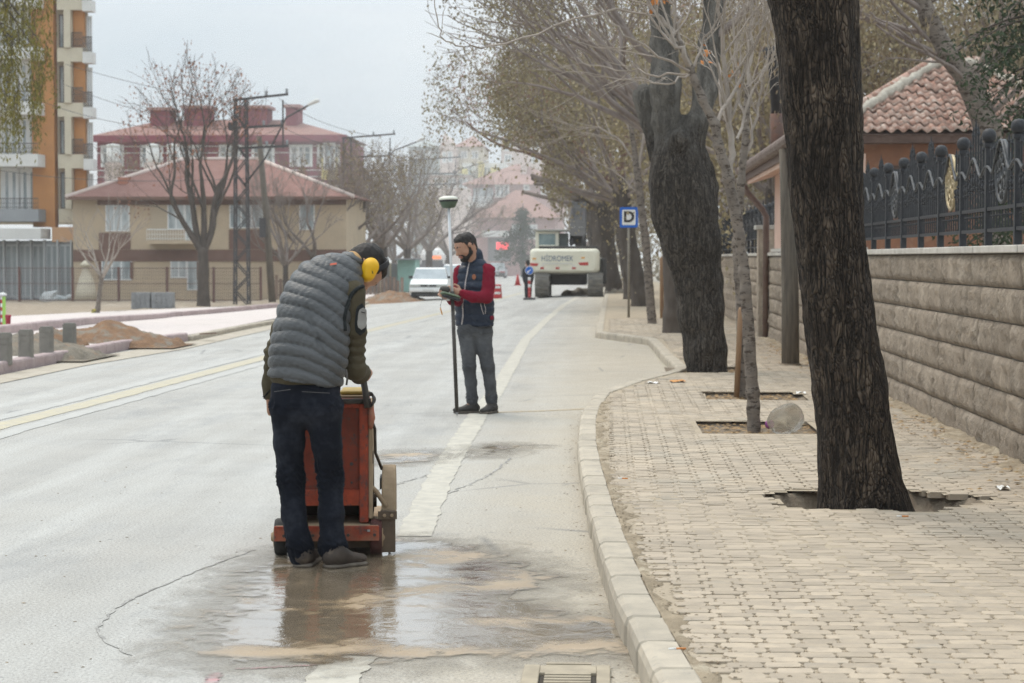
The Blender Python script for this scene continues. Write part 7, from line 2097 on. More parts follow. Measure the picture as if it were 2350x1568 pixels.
MB().tube([hr[3], hr[4], hr[4] + Vector((0.005, 0.09, 0.0))], 0.02, 10).build('grip', mk('orange_grip', (0.55, 0.20, 0.03), rough=0.6), saw, True)
# hose coil and strap on the right
for k in range(4):
    c = m(848, 918, yf - 0.02 + 0.012 * k); b = MB()
    b.tube([(c.x + 0.012 * k, c.y + 0.034 * math.cos(a) + 0.01 * k, c.z - 0.015 * k + 0.036 * math.sin(a)) if False else (c.x + 0.034 * math.cos(a) * (0.5 + 0.12 * k), c.y + 0.02 * math.sin(a * 2), c.z + (0.036 - 0.004 * k) * math.sin(a)) for a in np.linspace(0, 2 * math.pi, 17)], 0.0058, 6, caps=False)
    b.build('cable_coil', M_blk, saw, True)
MB().tube([m(850, 925, yf), m(853, 960, yf), m(850, 985, yf)], [0.012, 0.018, 0.01], 8).build('strap', mk('red_strap', (0.36, 0.09, 0.06), (0.30, 0.16, 0.10), 20, rough=0.8), saw, True)
MB().tube([m(846, 940, yf), m(848, 990, yf + 0.02), m(849, 1035, yf + 0.02)], 0.006, 6).build('cable', M_blk, saw, True)
MB().box((m(846, 0).x, yf + 0.01, m(0, 1062).z), (m(853, 0).x, yf + 0.03, m(0, 1033).z)).build('plug', M_blk, saw, bevel=0.003)
MB().box((X1 + 0.001, yf + 0.005, zb + 0.02), (X1 + 0.022, yf + d_ - 0.02, zt - 0.02)).build('side_skirt', M_mud, saw, bevel=0.004)
MB().tube([m(847, 950, yf), m(862, 985, yf + .05), m(866, 1040, yf + .12), m(884, 1078, yf + .2)], 0.008, 7).build('water_hose', M_blk, saw, True)
for px in (655, 690, 720, 800, 860):
    q = m(px, 1224); MB().lathe([(0.008, 0), (0.008, 0.006), (0, 0.007)], (q.x, yf - 0.091, q.z), (0, -1, 0), 8).build('bolt', M_blk, saw)
# blade guard
gx0_, gx1_ = m(871, 0).x, m(903, 0).x; gc = 0.20; gr = m(0, 1076).z - gc; gy = yf + 0.26
P = [(gx0_, gy + gr * math.cos(a), gc + gr * math.sin(a)) for a in np.linspace(math.pi, 0, 22)]
MB().prism(P + [(gx0_, gy + gr, gc - 0.03), (gx0_, gy - gr, gc - 0.03)], (gx1_ - gx0_, 0, 0)).build('blade_guard', M_mud, saw, bevel=0.006)
MB().lathe([(0.20, -0.004), (0.20, 0.004)], ((gx0_ + gx1_) / 2, gy, gc - 0.012), (1, 0, 0), 40).build('blade', M_steel, saw)
q0, q1 = m(874, 1268, gy - gr), m(908, 1172, gy - gr)
MB().box((q0.x, gy - gr - 0.025, q0.z), (q1.x, gy - gr - 0.008, q1.z)).build('mud_flap', M_mudd, saw, bevel=0.004)
MB().box((q0.x - 0.012, gy - gr - 0.034, m(0, 1186, gy - gr).z), (q1.x + 0.008, gy - gr - 0.026, m(0, 1168, gy - gr).z)).build('flap_clamp', M_mudd, saw)
for px in (880, 897): MB().lathe([(0.009, 0), (0.009, 0.008), (0, 0.009)], (m(px, 0, gy - gr).x, gy - gr - 0.034, m(0, 1177, gy - gr).z), (0, -1, 0), 8).build('bolt', M_mud, saw)
MB().tube([m(848, 1120, yf + 0.05), m(858, 1122, yf + 0.05), m(866, 1130, yf + 0.06), m(888, 1165, yf + 0.03)], 0.013, 8).build('guard_arm', M_mud, saw, True)
MB().tube([m(850, 1150, yf + 0.2), m(872, 1150, yf + 0.2)], 0.035, 10).build('blade_shaft', M_mudd, saw, True)
MB().box((m(866, 0).x, yf + 0.1, m(0, 1125).z), (m(871, 0).x - 0.002, yf + 0.3, m(0, 1100).z)).build('guard_bracket', M_blk, saw)

saw.rotation_euler = (0, 0, 0.09)

# ---- litter on the pavement
def bottle():
    o = thing('plastic_bottle', 'big crumpled clear plastic water bottle lying in the tree pit', 'bottle', G(1815, 985, 0.1))
    t = NT('dusty_clear_plastic')
    t.set(color=(0.62, 0.58, 0.50), rough=0.22, trans=0.72, ior=1.15, spec=0.5, alpha=0.72); mt = t.m
    y_ = 16.15; base = at(1824, 960, y_); base.z = 0.235; neck = Vector((base.x - 0.15, base.y + 0.24, 0.165)); ax = (neck - base).normalized()
    pr = [(0.02, 0.015), (0.06, 0.02), (0.085, 0.0), (0.112, 0.02), (0.119, 0.06), (0.113, 0.10), (0.119, 0.13), (0.113, 0.16), (0.116, 0.20), (0.09, 0.26), (0.045, 0.30), (0.03, 0.31), (0.03, 0.34)]
    b = MB(); b.lathe(pr, base, ax, 22)
    V = np.array(b.V); V += vn_(V) * 0
    V = V + 0.006 * np.stack([wnoise(V, 22, o=i) for i in range(3)], 1)
    mesh_obj('shell', V, b.F, mt, o, True)
    MB().lathe([(0.035, 0.335), (0.035, 0.365), (0, 0.366)], base, ax, 14).build('cap', mk('pink_cap', (0.42, 0.12, 0.36), rough=0.5), o)
def vn_(V): return np.zeros_like(V)
bottle()
def scrap(name, label, cat, px, py, size, mt, seed, grp=None):
    g0 = G(px, py, 0.124); o = thing(name, label, cat, g0, grp)
    g = np.random.default_rng(seed); n = 6; V = []
    for j in range(n):
        for i in range(n):
            u, v_ = i / (n - 1) - 0.5, j / (n - 1) - 0.5
            V.append(g0 + Vector((u * size[0] + g.normal() * 0.002, v_ * size[1] + g.normal() * 0.002, 0.008 + 0.012 * math.sin(u * 7 + seed) * math.cos(v_ * 5) + abs(g.normal()) * 0.004)))
    mesh_obj('sheet', V, [(j * n + i, j * n + i + 1, (j + 1) * n + i + 1, (j + 1) * n + i) for j in range(n - 1) for i in range(n - 1)], mt, o, True)
scrap('paper_scrap', 'orange paper scrap by the kerb before the swollen tree', 'litter', 1555, 876, (0.17, 0.22), mk('orange_paper', (0.60, 0.22, 0.06), (0.5, 0.3, 0.12), 20, rough=0.7), 3)
scrap('paper_scrap', 'white paper scrap at the foot of the stone wall', 'litter', 2300, 1122, (0.07, 0.10), mk('white_paper', (0.72, 0.71, 0.68), rough=0.7), 4)
scrap('paper_scrap', 'white scrap beside the leafy pit with the stake', 'litter', 1838, 903, (0.10, 0.10), bpy.data.materials['white_paper'], 5)
scrap('paper_scrap', 'white scrap in the parking bay near the curved kerb', 'litter', 1498, 880, (0.12, 0.12), bpy.data.materials['white_paper'], 6)
M_butt = mk('cigarette_filter', (0.60, 0.24, 0.08), rough=0.7)
for px, py, a, lab in ((2070, 1185, 0.1, 'orange and white cigarette butt below the round tree pit'), (1552, 1489, 0.2, 'pale cigarette butt lying on the kerb soil'), (1428, 1098, -.2, 'orange cigarette butt behind the kerb stones')):
    g0 = G(px, py, 0.128); o = thing('cigarette_butt', lab, 'cigarette butt', g0, 'cigarette butts on the pavement')
    d = Vector((math.cos(a), math.sin(a), 0)) * 0.035
    MB().tube([g0, g0 + d], 0.0042, 7).build('filter', M_butt, o, True); MB().tube([g0 - d * 0.8, g0 - d * 0.02], 0.0042, 7).build('paper', bpy.data.materials['white_paper'], o, True)
# ================================================================ people
M_skin = mk('skin', (0.42, 0.24, 0.165), (0.36, 0.195, 0.13), 9, rough=0.55, spec=0.35, kind='Object')
M_skind = mk('shaded_skin', (0.40, 0.215, 0.145), (0.35, 0.18, 0.12), 9, rough=0.55, spec=0.35)
M_hair = mk('black_hair', (0.012, 0.010, 0.009), (0.024, 0.019, 0.016), 40, rough=0.6, bump=0.8, bscale=160, bdist=0.004)
M_beard = mk('black_beard', (0.014, 0.011, 0.010), (0.028, 0.020, 0.017), 60, rough=0.7, bump=0.8, bscale=220, bdist=0.004)
M_eye = mk('eye_white', (0.55, 0.52, 0.48), rough=0.25)
M_iris = mk('dark_iris', (0.02, 0.013, 0.010), rough=0.15)
M_lip = mk('lips', (0.34, 0.14, 0.11), rough=0.5)
def fabric(name, a, b, scale=9, weave=420, rough=0.9, wr=18, ws=0.5, sheen=0.1, c3=None):
    t = NT(name); v = t.coord('Object')
    c = t.mix(t.rng(t.noise(v, scale, 6, 0.65), 0.3, 0.7), a, b)
    if c3: c = t.mix(t.rng(t.noise(v, 3.2, 5, 0.7), 0.5, 0.7), c, c3)
    n1 = t.noise(v, weave, 2); n2 = t.noise(t.coord('Object', (1, 1, 1.7)), wr, 5, 0.6, 0.6)
    t.set(color=c, rough=rough, spec=0.35 if rough < 0.6 else 0.1, sheen=sheen * 0.2, normal=t.bump(n1, 0.25, 0.002, t.bump(n2, ws, 0.012)))
    return t.m
M_nylon = fabric('grey_nylon', (0.058, 0.060, 0.062), (0.080, 0.082, 0.084), 5, 300, 0.40, 45, 0.55, 0.0)
M_olive = fabric('olive_fleece', (0.082, 0.069, 0.044), (0.064, 0.053, 0.034), 12, 350, 0.95, 16, 0.5, 0.2)
M_jean = fabric('dark_blue_jeans', (0.006, 0.0075, 0.012), (0.011, 0.013, 0.020), 7, 500, 0.9, 14, 0.6, 0.1, (0.032, 0.036, 0.047))
M_jeang = fabric('faded_grey_jeans', (0.060, 0.062, 0.068), (0.090, 0.093, 0.098), 7, 500, 0.9, 16, 0.6, 0.1, (0.13, 0.133, 0.138))
M_navy = fabric('navy_nylon', (0.006, 0.013, 0.029), (0.009, 0.018, 0.038), 6, 300, 0.48, 30, 0.5, 0.0)
M_crim = fabric('crimson_knit', (0.19, 0.012, 0.026), (0.145, 0.010, 0.022), 9, 260, 0.95, 18, 0.5, 0.2)
M_boot = mk('dusty_black_boot', (0.030, 0.028, 0.027), (0.05, 0.045, 0.04), 14, rough=0.7, bump=0.4, bscale=120)
M_shoe = mk('muddy_brown_shoe', (0.055, 0.040, 0.030), (0.035, 0.027, 0.022), 12, rough=0.75, bump=0.5, bscale=100, c3=(0.12, 0.09, 0.065), s3=8, t3=(0.55, 0.7))
M_sole = mk('shoe_sole', (0.15, 0.125, 0.10), (0.08, 0.067, 0.055), 18, rough=0.85)
M_blackc = fabric('black_trim', (0.014, 0.016, 0.016), (0.022, 0.024, 0.024), 12, 300, 0.8)
M_patch = fabric('grey_patch', (0.26, 0.25, 0.23), (0.22, 0.21, 0.195), 12, 600, 0.9, 20, 0.2)
M_zip = mk('pale_zip', (0.42, 0.38, 0.37), (0.30, 0.27, 0.27), 60, rough=0.5)
M_muff = mk('yellow_earmuff', (0.72, 0.42, 0.010), (0.66, 0.36, 0.010), 7, rough=0.5, spec=0.4, bump=0.15, bscale=50)
M_stitch = mk('stitching', (0.13, 0.125, 0.12), rough=0.8)
M_tan = mk('tan_collar', (0.42, 0.26, 0.12), rough=0.9)

def frame(f, up):
    f = Vector(f).normalized(); up = Vector(up); up = (up - f * up.dot(f)).normalized()
    return f, up, f.cross(up).normalized()

def head_sdf(s, c, f, u, r, k=1.0):
    """a head: skull, jaw, brow, nose, lips, ears round the centre c (halfway up); f faces forward"""
    P = lambda a, b, d=0.0: c + (f * a + u * b + r * d) * k
    s.cone(P(-0.022, 0.030), P(0.022, 0.036), 0.082 * k, 0.076 * k, 0.03, r, 0.94, 0.94)
    s.cone(P(-0.028, 0.005), P(0.03, 0.0), 0.074 * k, 0.070 * k, 0.03, r, 0.92, 0.9)
    s.cone(P(0.045, -0.055), P(0.052, -0.088), 0.048 * k, 0.030 * k, 0.03, r, 1.12, 0.95)
    s.cone(P(-0.005, -0.035, 0.045), P(0.045, -0.082, 0.022), 0.026 * k, 0.022 * k, 0.03)
    s.cone(P(-0.005, -0.035, -0.045), P(0.045, -0.082, -0.022), 0.026 * k, 0.022 * k, 0.03)
    s.cone(P(0.085, 0.024, -0.032), P(0.085, 0.024, 0.032), 0.014 * k, 0.014 * k, 0.018)
    s.cone(P(0.092, 0.012), P(0.116, -0.028), 0.010 * k, 0.0155 * k, 0.012)
    for q in (-1, 1): s.cone(P(0.102, -0.031, 0.009 * q), P(0.098, -0.032, 0.014 * q), 0.009 * k, 0.007 * k, 0.008)
    for q in (-1, 1): s.cone(P(0.068, -0.02, 0.038 * q), P(0.06, -0.03, 0.044 * q), 0.024 * k, 0.02 * k, 0.025)
    s.cone(P(0.094, -0.056, -0.014), P(0.094, -0.056, 0.014), 0.009 * k, 0.009 * k, 0.008)
    s.cone(P(0.090, -0.068, -0.012), P(0.090, -0.068, 0.012), 0.009 * k, 0.009 * k, 0.008)
    s.cone(P(0.080, -0.092), P(0.078, -0.100), 0.020 * k, 0.017 * k, 0.02)
    for q in (-1, 1):
        s.cone(P(-0.006, 0.012, 0.076 * q), P(-0.012, -0.022, 0.074 * q), 0.013 * k, 0.009 * k, 0.006, f, 1.7, 1.3)
    return P

def hair_obj(parent, c, f, u, r, k, fringe=0.0, m=M_hair):
    P = lambda a, b, d=0.0: c + (f * a + u * b + r * d) * k
    s = SDF()
    s.cone(P(-0.028, 0.038), P(0.014, 0.050), 0.0835 * k, 0.0745 * k, 0.02, r, 0.945, 0.95)
    s.cone(P(-0.045, 0.01), P(-0.050, -0.060), 0.068 * k, 0.046 * k, 0.03, r, 1.02, 0.95)
    s.cone(P(0.02, 0.080), P(0.055, 0.083), 0.046 * k, 0.026 * k, 0.02, r, 1.3, 1.6)
    s.cone(P(-0.058, -0.03), P(-0.046, -0.088), 0.046 * k, 0.034 * k, 0.02, r, 1.05, 1.0)
    for q in (-1, 1): s.cone(P(-0.03, 0.0, 0.055 * q), P(-0.035, -0.05, 0.045 * q), 0.022 * k, 0.014 * k, 0.02)
    for q in (-1, 1): s.cone(P(0.016, 0.04, 0.062 * q), P(0.016, -0.01, 0.066 * q), 0.020 * k, 0.009 * k, 0.015)
    return s.build('hair', m, parent, 0.0055, disp=lambda V, N: 0.0025 * wnoise(V, 70) + 0.0012 * wnoise(V, 160, o=3))

def face_bits(parent, P, k, beard=False, brow_m=M_hair):
    for q in (-1, 1):
        e = SDF(); e.cone(P(0.080, 0.004, 0.031 * q), P(0.081, 0.004, 0.0315 * q), 0.0125 * k); ob = e.build('eye', M_eye, parent, 0.0035)
        i = SDF(); i.cone(P(0.0885, -0.002, 0.031 * q), P(0.0895, -0.003, 0.031 * q), 0.0062 * k); i.build('iris', M_iris, ob, 0.002)
        li = SDF(); li.cone(P(0.089, 0.010, 0.022 * q), P(0.084, 0.009, 0.043 * q), 0.0062 * k, 0.005 * k); li.build('eyelid', M_skin, parent, 0.0028)
        b = SDF(); b.cone(P(0.099, 0.026, 0.014 * q), P(0.096, 0.034, 0.030 * q), 0.0066 * k, 0.0074 * k, 0.004); b.cone(P(0.096, 0.034, 0.030 * q), P(0.082, 0.028, 0.050 * q), 0.0074 * k, 0.004 * k, 0.004)
        b.build('eyebrow', brow_m, parent, 0.0028)
    l = SDF(); l.cone(P(0.101, -0.057, -0.016), P(0.101, -0.057, 0.016), 0.0042 * k); l.cone(P(0.097, -0.067, -0.013), P(0.097, -0.067, 0.013), 0.0055 * k); l.build('mouth', M_lip, parent, 0.0028)
    if beard:
        s = SDF()
        for q in (-1, 1):
            s.cone(P(0.004, -0.018, 0.066 * q), P(0.012, -0.060, 0.056 * q), 0.014 * k, 0.020 * k, 0.015); s.cone(P(0.012, -0.060, 0.056 * q), P(0.058, -0.098, 0.022 * q), 0.020 * k, 0.024 * k, 0.015)
            s.cone(P(0.086, -0.050, 0.027 * q), P(0.066, -0.085, 0.034 * q), 0.007 * k, 0.016 * k, 0.008)
            s.cone(P(0.101, -0.046, 0.004 * q), P(0.091, -0.050, 0.026 * q), 0.007 * k, 0.0065 * k, 0.004)
        s.cone(P(0.080, -0.098, -0.012), P(0.080, -0.098, 0.012), 0.025 * k, 0.025 * k, 0.015)
        s.build('beard', M_beard, parent, 0.0045, disp=lambda V, N: 0.002 * wnoise(V, 120))

def hand_sdf(s, wrist, d, n, side, curl, k=1.0, thumb=0.6):
    """hand from the wrist along d; n is the back of the hand, side the direction of the thumb; curl 0..1 bends the fingers away from n"""
    d = Vector(d).normalized(); n = Vector(n); n = (n - d * n.dot(d)).normalized(); t = d.cross(n)
    if t.dot(Vector(side)) < 0: t = -t
    W_ = Vector(wrist)
    s.cone(W_, W_ + d * 0.03 * k, 0.026 * k, 0.030 * k, 0.015, n, 0.72, 0.62)
    s.cone(W_ + d * 0.03 * k, W_ + d * 0.082 * k, 0.034 * k, 0.037 * k, 0.012, n, 0.5, 0.40)
    L = (0.074, 0.083, 0.077, 0.060)
    for i in range(4):
        o = t * (0.030 - 0.020 * i) * k
        p0 = W_ + d * (0.078 - 0.004 * abs(i - 1)) * k + o
        a = 0.0; p = p0; dirv = d
        for j, fr in enumerate((0.46, 0.31, 0.23)):
            a += curl * (1.15, 1.25, 0.8)[j] * (1 + 0.06 * i)
            dirv = (d * math.cos(a) - n * math.sin(a) + t * (0.06 - 0.04 * i)).normalized()
            q = p + dirv * L[i] * fr * k
            s.cone(p, q, (0.0098, 0.0088, 0.0080)[j] * k, (0.0088, 0.0080, 0.0068)[j] * k, 0.0035)
            p = q
    b0 = W_ + d * 0.022 * k + t * 0.022 * k - n * 0.006
    b1 = b0 + (d * 0.55 + t * 0.75 - n * thumb * 0.6).normalized() * 0.042 * k
    b2 = b1 + (d * 0.85 + t * 0.2 - n * thumb).normalized() * 0.032 * k
    b3 = b2 + (d * 0.9 - t * 0.15 - n * thumb).normalized() * 0.026 * k
    s.cone(b0, b1, 0.015 * k, 0.012 * k, 0.012); s.cone(b1, b2, 0.0115 * k, 0.010 * k, 0.004); s.cone(b2, b3, 0.010 * k, 0.0078 * k, 0.004)

def shoe(parent, heel, toe, h, w, m, sole, boot=0.0, name='shoe'):
    heel, toe = Vector(heel), Vector(toe); d = (toe - heel).normalized(); sd = Vector((-d.y, d.x, 0)); L = (toe - heel).length
    s = SDF(); up = Vector((0, 0, 1))
    s.cone(heel + d * 0.035 + up * 0.05, heel + d * L * 0.35 + up * 0.055, w * 0.46, w * 0.46, 0.02, up, 0.95, 0.95)
    s.cone(heel + d * L * 0.3 + up * 0.055, heel + d * (L - 0.05) + up * 0.036, w * 0.44, w * 0.48, 0.03, up, 0.9, 0.5)
    s.cone(heel + d * 0.05 + up * 0.055, heel + d * 0.06 + up * (h - 0.025 + boot), w * 0.43, w * 0.42, 0.02)
    o = s.build(name, m, parent, 0.008, disp=lambda V, N: 0.0025 * wnoise(V, 35))
    s = SDF()
    for q in (-1, 1): s.cone(heel + d * 0.03 + up * 0.014 + sd * q * w * 0.16, heel + d * (L - 0.045) + up * 0.014 + sd * q * w * 0.2, w * 0.36, w * 0.36, 0.02, up, 0.36, 0.36)
    s.build('sole', sole, o, 0.008)
    return o

# ---------------------------------------------------------------- the stooping worker with the saw
Y1 = 9.67
q1 = lambda px, py, dy=0.0: at(px, py, Y1 + dy)
man = thing('person', 'stooping worker in grey quilted vest and dark jeans wearing yellow ear defenders', 'person', (q1(725, 1305).x, Y1, 0))
f1, u1, r1 = frame((0.16, 0.28, -0.93), (0.80, 0.42, 0.30))
hc = q1(834, 613, 0.36)
body = SDF()
P1 = head_sdf(body, hc, f1, u1, r1, 1.0)
body.cone(q1(778, 640, 0.26), hc - u1 * 0.07 - f1 * 0.03, 0.066, 0.056, 0.04)
body.cone(q1(702, 850, 0.02), q1(715, 780, 0.05), 0.095, 0.10, 0.06, cR, 1.25, 1.25)
body.cone(q1(715, 780, 0.05), q1(745, 680, 0.17), 0.10, 0.10, 0.06, cR, 1.25, 1.25)
body.cone(q1(745, 680, 0.17), q1(778, 640, 0.26), 0.09, 0.06, 0.06, cR, 1.3, 1.1)
body.chain([(q1(668, 920), 0.065), (q1(670, 1098, .035), 0.038), (q1(692, 1270), 0.034)], 0.02)
body.chain([(q1(738, 925), 0.07), (q1(757, 1098, .045), 0.038), (q1(767, 1270, .01), 0.034)], 0.02)
body.cone(q1(692, 1270), q1(694, 1292, 0.1), 0.04, 0.03, 0.02); body.cone(q1(768, 1270, .02), q1(800, 1294, 0.05), 0.04, 0.03, 0.02)
aR = [(q1(808, 672, 0.15), 0.056), (q1(812, 760, 0.14), 0.047), (q1(813, 845, 0.16), 0.042), (q1(826, 858, 0.27), 0.036), (q1(834, 855, 0.33), 0.027)]
body.chain(aR, 0.03)
hand_sdf(body, q1(834, 855, 0.33), Vector((0.06, 0.9, 0.10)), Vector((0.55, 0.1, 0.82)), Vector((-1, 0.1, 0.2)), 0.85, 1.0)
aL = [(q1(690, 680, 0.2), 0.056), (q1(650, 760, 0.16), 0.046), (q1(634, 810, 0.14), 0.042), (q1(622, 880, 0.20), 0.033), (q1(620, 905, 0.22), 0.027)]
body.chain(aL, 0.03)
hand_sdf(body, q1(620, 903, 0.22), Vector((-0.03, 0.25, -1)), Vector((-1, 0.15, 0.1)), Vector((0.1, 1, 0)), 0.75, 1.0)
body.build('body', M_skin, man, 0.0075)
face_bits(man, P1, 1.0)
hair_obj(man, hc, f1, u1, r1, 1.0)

# ear defenders (worn: part of the outfit but a thing of its own)
em = thing('ear_defenders', 'yellow ear defenders with black headband on the stooping worker', 'ear defenders', hc)
for q in (1, -1):
    c0 = hc + r1 * 0.084 * q - u1 * 0.010 - f1 * 0.004
    s = SDF(); dn = (f1 * 0.75 - u1 * 0.55).normalized()
    s.cone(c0 - dn * 0.020 + r1 * q * 0.012, c0 + dn * 0.024 + r1 * q * 0.012, 0.045, 0.040, 0.01, r1, 0.62, 0.62)
    s.cone(c0 - dn * 0.018 + r1 * q * 0.032, c0 + dn * 0.022 + r1 * q * 0.032, 0.037, 0.032, 0.012, r1, 0.55, 0.55)
    cup = s.build('ear_cup', M_muff, em, 0.0045)
    s = SDF(); s.cone(c0 - dn * 0.018 - r1 * q * 0.006, c0 + dn * 0.018 - r1 * q * 0.006, 0.034, 0.034, 0.01, r1, 0.35, 0.35); s.build('cushion', M_black, cup, 0.005)
    MB().beam(c0 + r1 * q * 0.049 + dn * 0.004, c0 + r1 * q * 0.022 + u1 * 0.064 + f1 * 0.002, 0.017, 0.007, r1).build('yoke', M_black, cup)
arc = [hc + (u1 * math.cos(a) * 0.128 + r1 * math.sin(a) * 0.103) + f1 * 0.002 for a in np.linspace(-1.25, 1.25, 19)]
b = MB(); V = []
for p_, a in zip(arc, np.linspace(-1.25, 1.25, 19)):
    nn = (u1 * math.cos(a) + r1 * math.sin(a)).normalized()
    V += [p_ - f1 * 0.013, p_ + f1 * 0.013, p_ + f1 * 0.013 + nn * 0.008, p_ - f1 * 0.013 + nn * 0.008]
b.add(V, [(i * 4 + j, i * 4 + (j + 1) % 4, (i + 1) * 4 + (j + 1) % 4, (i + 1) * 4 + j) for i in range(18) for j in range(4)] + [(3, 2, 1, 0), (72, 73, 74, 75)])
b.build('headband', M_black, em, False)

# jeans
j = SDF()
j.cone(q1(667, 890, 0.0), q1(737, 890, 0.0), 0.094, 0.094, 0.04, Vector((0, 0, 1)), 0.9, 0.9)
j.cone(q1(666, 935, 0.0), q1(738, 935, 0.0), 0.098, 0.100, 0.04)
j.chain([(q1(662, 940, 0.0), 0.088), (q1(664, 1020, .02), 0.072), (q1(668, 1100, .04), 0.061), (q1(674, 1180, .02), 0.060), (q1(688, 1255, 0.0), 0.058), (q1(692, 1282, -0.005), 0.054)], 0.025)
j.chain([(q1(741, 940, 0.0), 0.092), (q1(751, 1020, .02), 0.073), (q1(758, 1100, .05), 0.060), (q1(760, 1180, .03), 0.060), (q1(764, 1255, 0.01), 0.062), (q1(768, 1280, 0.01), 0.060)], 0.025)
def fold(V, N, zs, amp=0.0085):
    r = 0.0022 * wnoise(V, 14, (1, 1, 0.7)) + 0.002 * wnoise(V, 34, (0.6, 0.6, 1.6), o=6)
    for z, w in zs:
        r = r + amp * np.exp(-((V[:, 2] - z) / w) ** 2) * np.sin((V[:, 2] + 0.25 * V[:, 0] + 0.10 * np.sin(V[:, 0] * 40 + V[:, 1] * 30)) * 190)
    return r
jeans = j.build('jeans', M_jean, man, 0.0085, disp=lambda V, N: fold(V, N, ((0.44, 0.09), (0.10, 0.06), (0.80, 0.03))))
for nm, poly in (('back_pocket', ((692, 893), (757, 897), (755, 948), (690, 945))), ('back_pocket', ((630, 893), (668, 888), (662, 940), (634, 948)))):
    a_, b_, c_, d_ = poly
    bot = ((c_[0] + d_[0]) / 2, max(c_[1], d_[1]) + 13)
    g_ = pxgrid((a_, b_, c_, d_), 9, 9)
    for ri, row in enumerate(g_):
        for ci in range(9):
            f_ = ri / 8
            g_[ri][ci] = (row[ci][0], row[ci][1] + f_ * 12 * (1 - abs(ci / 8 - 0.5) * 2))
    pk = decal(nm, g_, jeans, 0.0035, M_jean, man)
    decal('stitching', pxgrid(((a_[0] + 1, a_[1] + 5), (b_[0] - 1, b_[1] + 5), (b_[0] - 1, b_[1] + 6.2), (a_[0] + 1, a_[1] + 6.2)), 9, 2), jeans, 0.0055, M_stitch, pk)
shoe(man, q1(693, 1308, -0.05).xyz * 1 + Vector((0, 0, -q1(693, 1308, -0.05).z)), Vector((q1(700, 1308).x, Y1 + 0.24, 0)), 0.10, 0.105, M_shoe, M_sole)
shoe(man, Vector((q1(749, 0).x, Y1 - 0.06, 0)), Vector((q1(822, 0).x + 0.015, Y1 + 0.10, 0)), 0.10, 0.105, M_shoe, M_sole)
# fleece under the vest
s = SDF()
s.cone(q1(668, 868, 0.0), q1(736, 872, 0.0), 0.097, 0.099, 0.05, Vector((0, 0, 1)), 0.52, 0.50)
s.cone(q1(660, 846, 0.0), q1(742, 850, 0.0), 0.085, 0.085, 0.05, Vector((0, 0, 1)), 0.6, 0.6)
s.cut(q1(700, 890), Vector((-0.17, 0, -1))).build('fleece_hem', M_olive, man, 0.008, disp=lambda V, N: 0.003 * wnoise(V, 20))
s = SDF(); s.chain([(p, r + 0.011) for p, r in aR], 0.03)
def sl_d(V, N):
    w = 0.0045 * np.sin((V[:, 2] - 0.2 * V[:, 0]) * 150 + 1.2 * np.sin(V[:, 0] * 45)) * np.exp(-((V[:, 2] - 1.06) / 0.10) ** 2)
    return w + 0.003 * wnoise(V, 18)
slR = s.build('sleeve', M_olive, man, 0.0075, disp=sl_d)
s = SDF(); s.chain([(p, r + 0.010) for p, r in aL[:-1]] + [(aL[-1][0], 0.036)], 0.03); s.build('sleeve', M_olive, man, 0.0085, disp=sl_d)
def patch_grid(cx0, cy0, cx1, cy1, wx, skew=0):
    return [[(cx0 + (cx1 - cx0) * v + wx * math.cos(math.pi * u) * -1 * math.sqrt(max(0, 1 - (2 * v - 1) ** 4)), cy0 + (cy1 - cy0) * v) for u in np.linspace(0, 1, 7)] for v in np.linspace(0, 1, 11)]
decal('sleeve_badge', patch_grid(830, 696, 826, 770, 13), slR, 0.004, M_blackc, man)
decal('sleeve_badge', patch_grid(831, 706, 828, 757, 9.5), slR, 0.007, M_patch, man)
decal('badge_print', pxgrid(((826, 715), (835, 718), (834.5, 720), (827, 717.5)), 4, 2), slR, 0.009, M_blackc, man)

# quilted vest
v_ = SDF(); zup = Vector((0, 0, 1))
lev = [(868, 615, 787, 0.00, 0.112), (815, 623, 793, 0.02, 0.111), (765, 632, 796, 0.05, 0.111), (715, 643, 800, 0.10, 0.112), (678, 657, 810, 0.16, 0.110), (650, 680, 828, 0.205, 0.098), (628, 712, 832, 0.235, 0.082)]
prevp = None
for (py, xl_, xr_, dy, r) in lev:
    rp = r * 472
    tilt = 10 if py > 700 else (6 if py > 660 else 14)
    a_ = q1(xl_ + rp, py - tilt * 0.4, dy); b_ = q1(xr_ - rp, py + tilt * 0.7, dy)
    if prevp is not None:
        v_.cone(prevp[0], a_, prevp[2], r, 0.05); v_.cone(prevp[1], b_, prevp[2], r, 0.05); v_.cone((prevp[0] + prevp[1]) / 2, (a_ + b_) / 2, prevp[2], r, 0.05)
    prevp = (a_, b_, r)
v_.cone(q1(764, 628, 0.25), q1(794, 620, 0.29), 0.082, 0.078, 0.035)
v_.cut(q1(700, 873), Vector((-0.16, 0.05, -1)))
vc = q1(715, 760)
def quilt(V, N):
    X = V[:, 0] - vc.x; Z = V[:, 2]
    upf = np.clip((Z - 1.15) / 0.30, 0, 1)
    sgm = Z + (0.22 + 0.10 * upf) * X + (1.7 - 1.0 * upf) * (X + 0.05) ** 2 + 0.004 * wnoise(V, 12)
    ph = np.abs(np.sin(math.pi * sgm / 0.0575))
    puff = 0.0150 * (ph ** 0.38 - 0.7)
    wr = 0.0020 * wnoise(V, 26, (0.6, 0.6, 0.5), o=2) + 0.0013 * np.sin((X * 1.0 - Z * 0.75) * 170 + 3 * wnoise(V, 6)) * np.clip(1.3 - ph, 0, 1)
    crease = -0.010 * np.exp(-((X - 0.005 - 0.42 * (1.22 - Z) * (Z < 1.3)) / 0.014) ** 2) * np.clip((1.33 - Z) / 0.1, 0, 1) * np.clip((Z - 0.98) / 0.08, 0, 1) * (N[:, 1] < 0)
    return puff + wr + crease
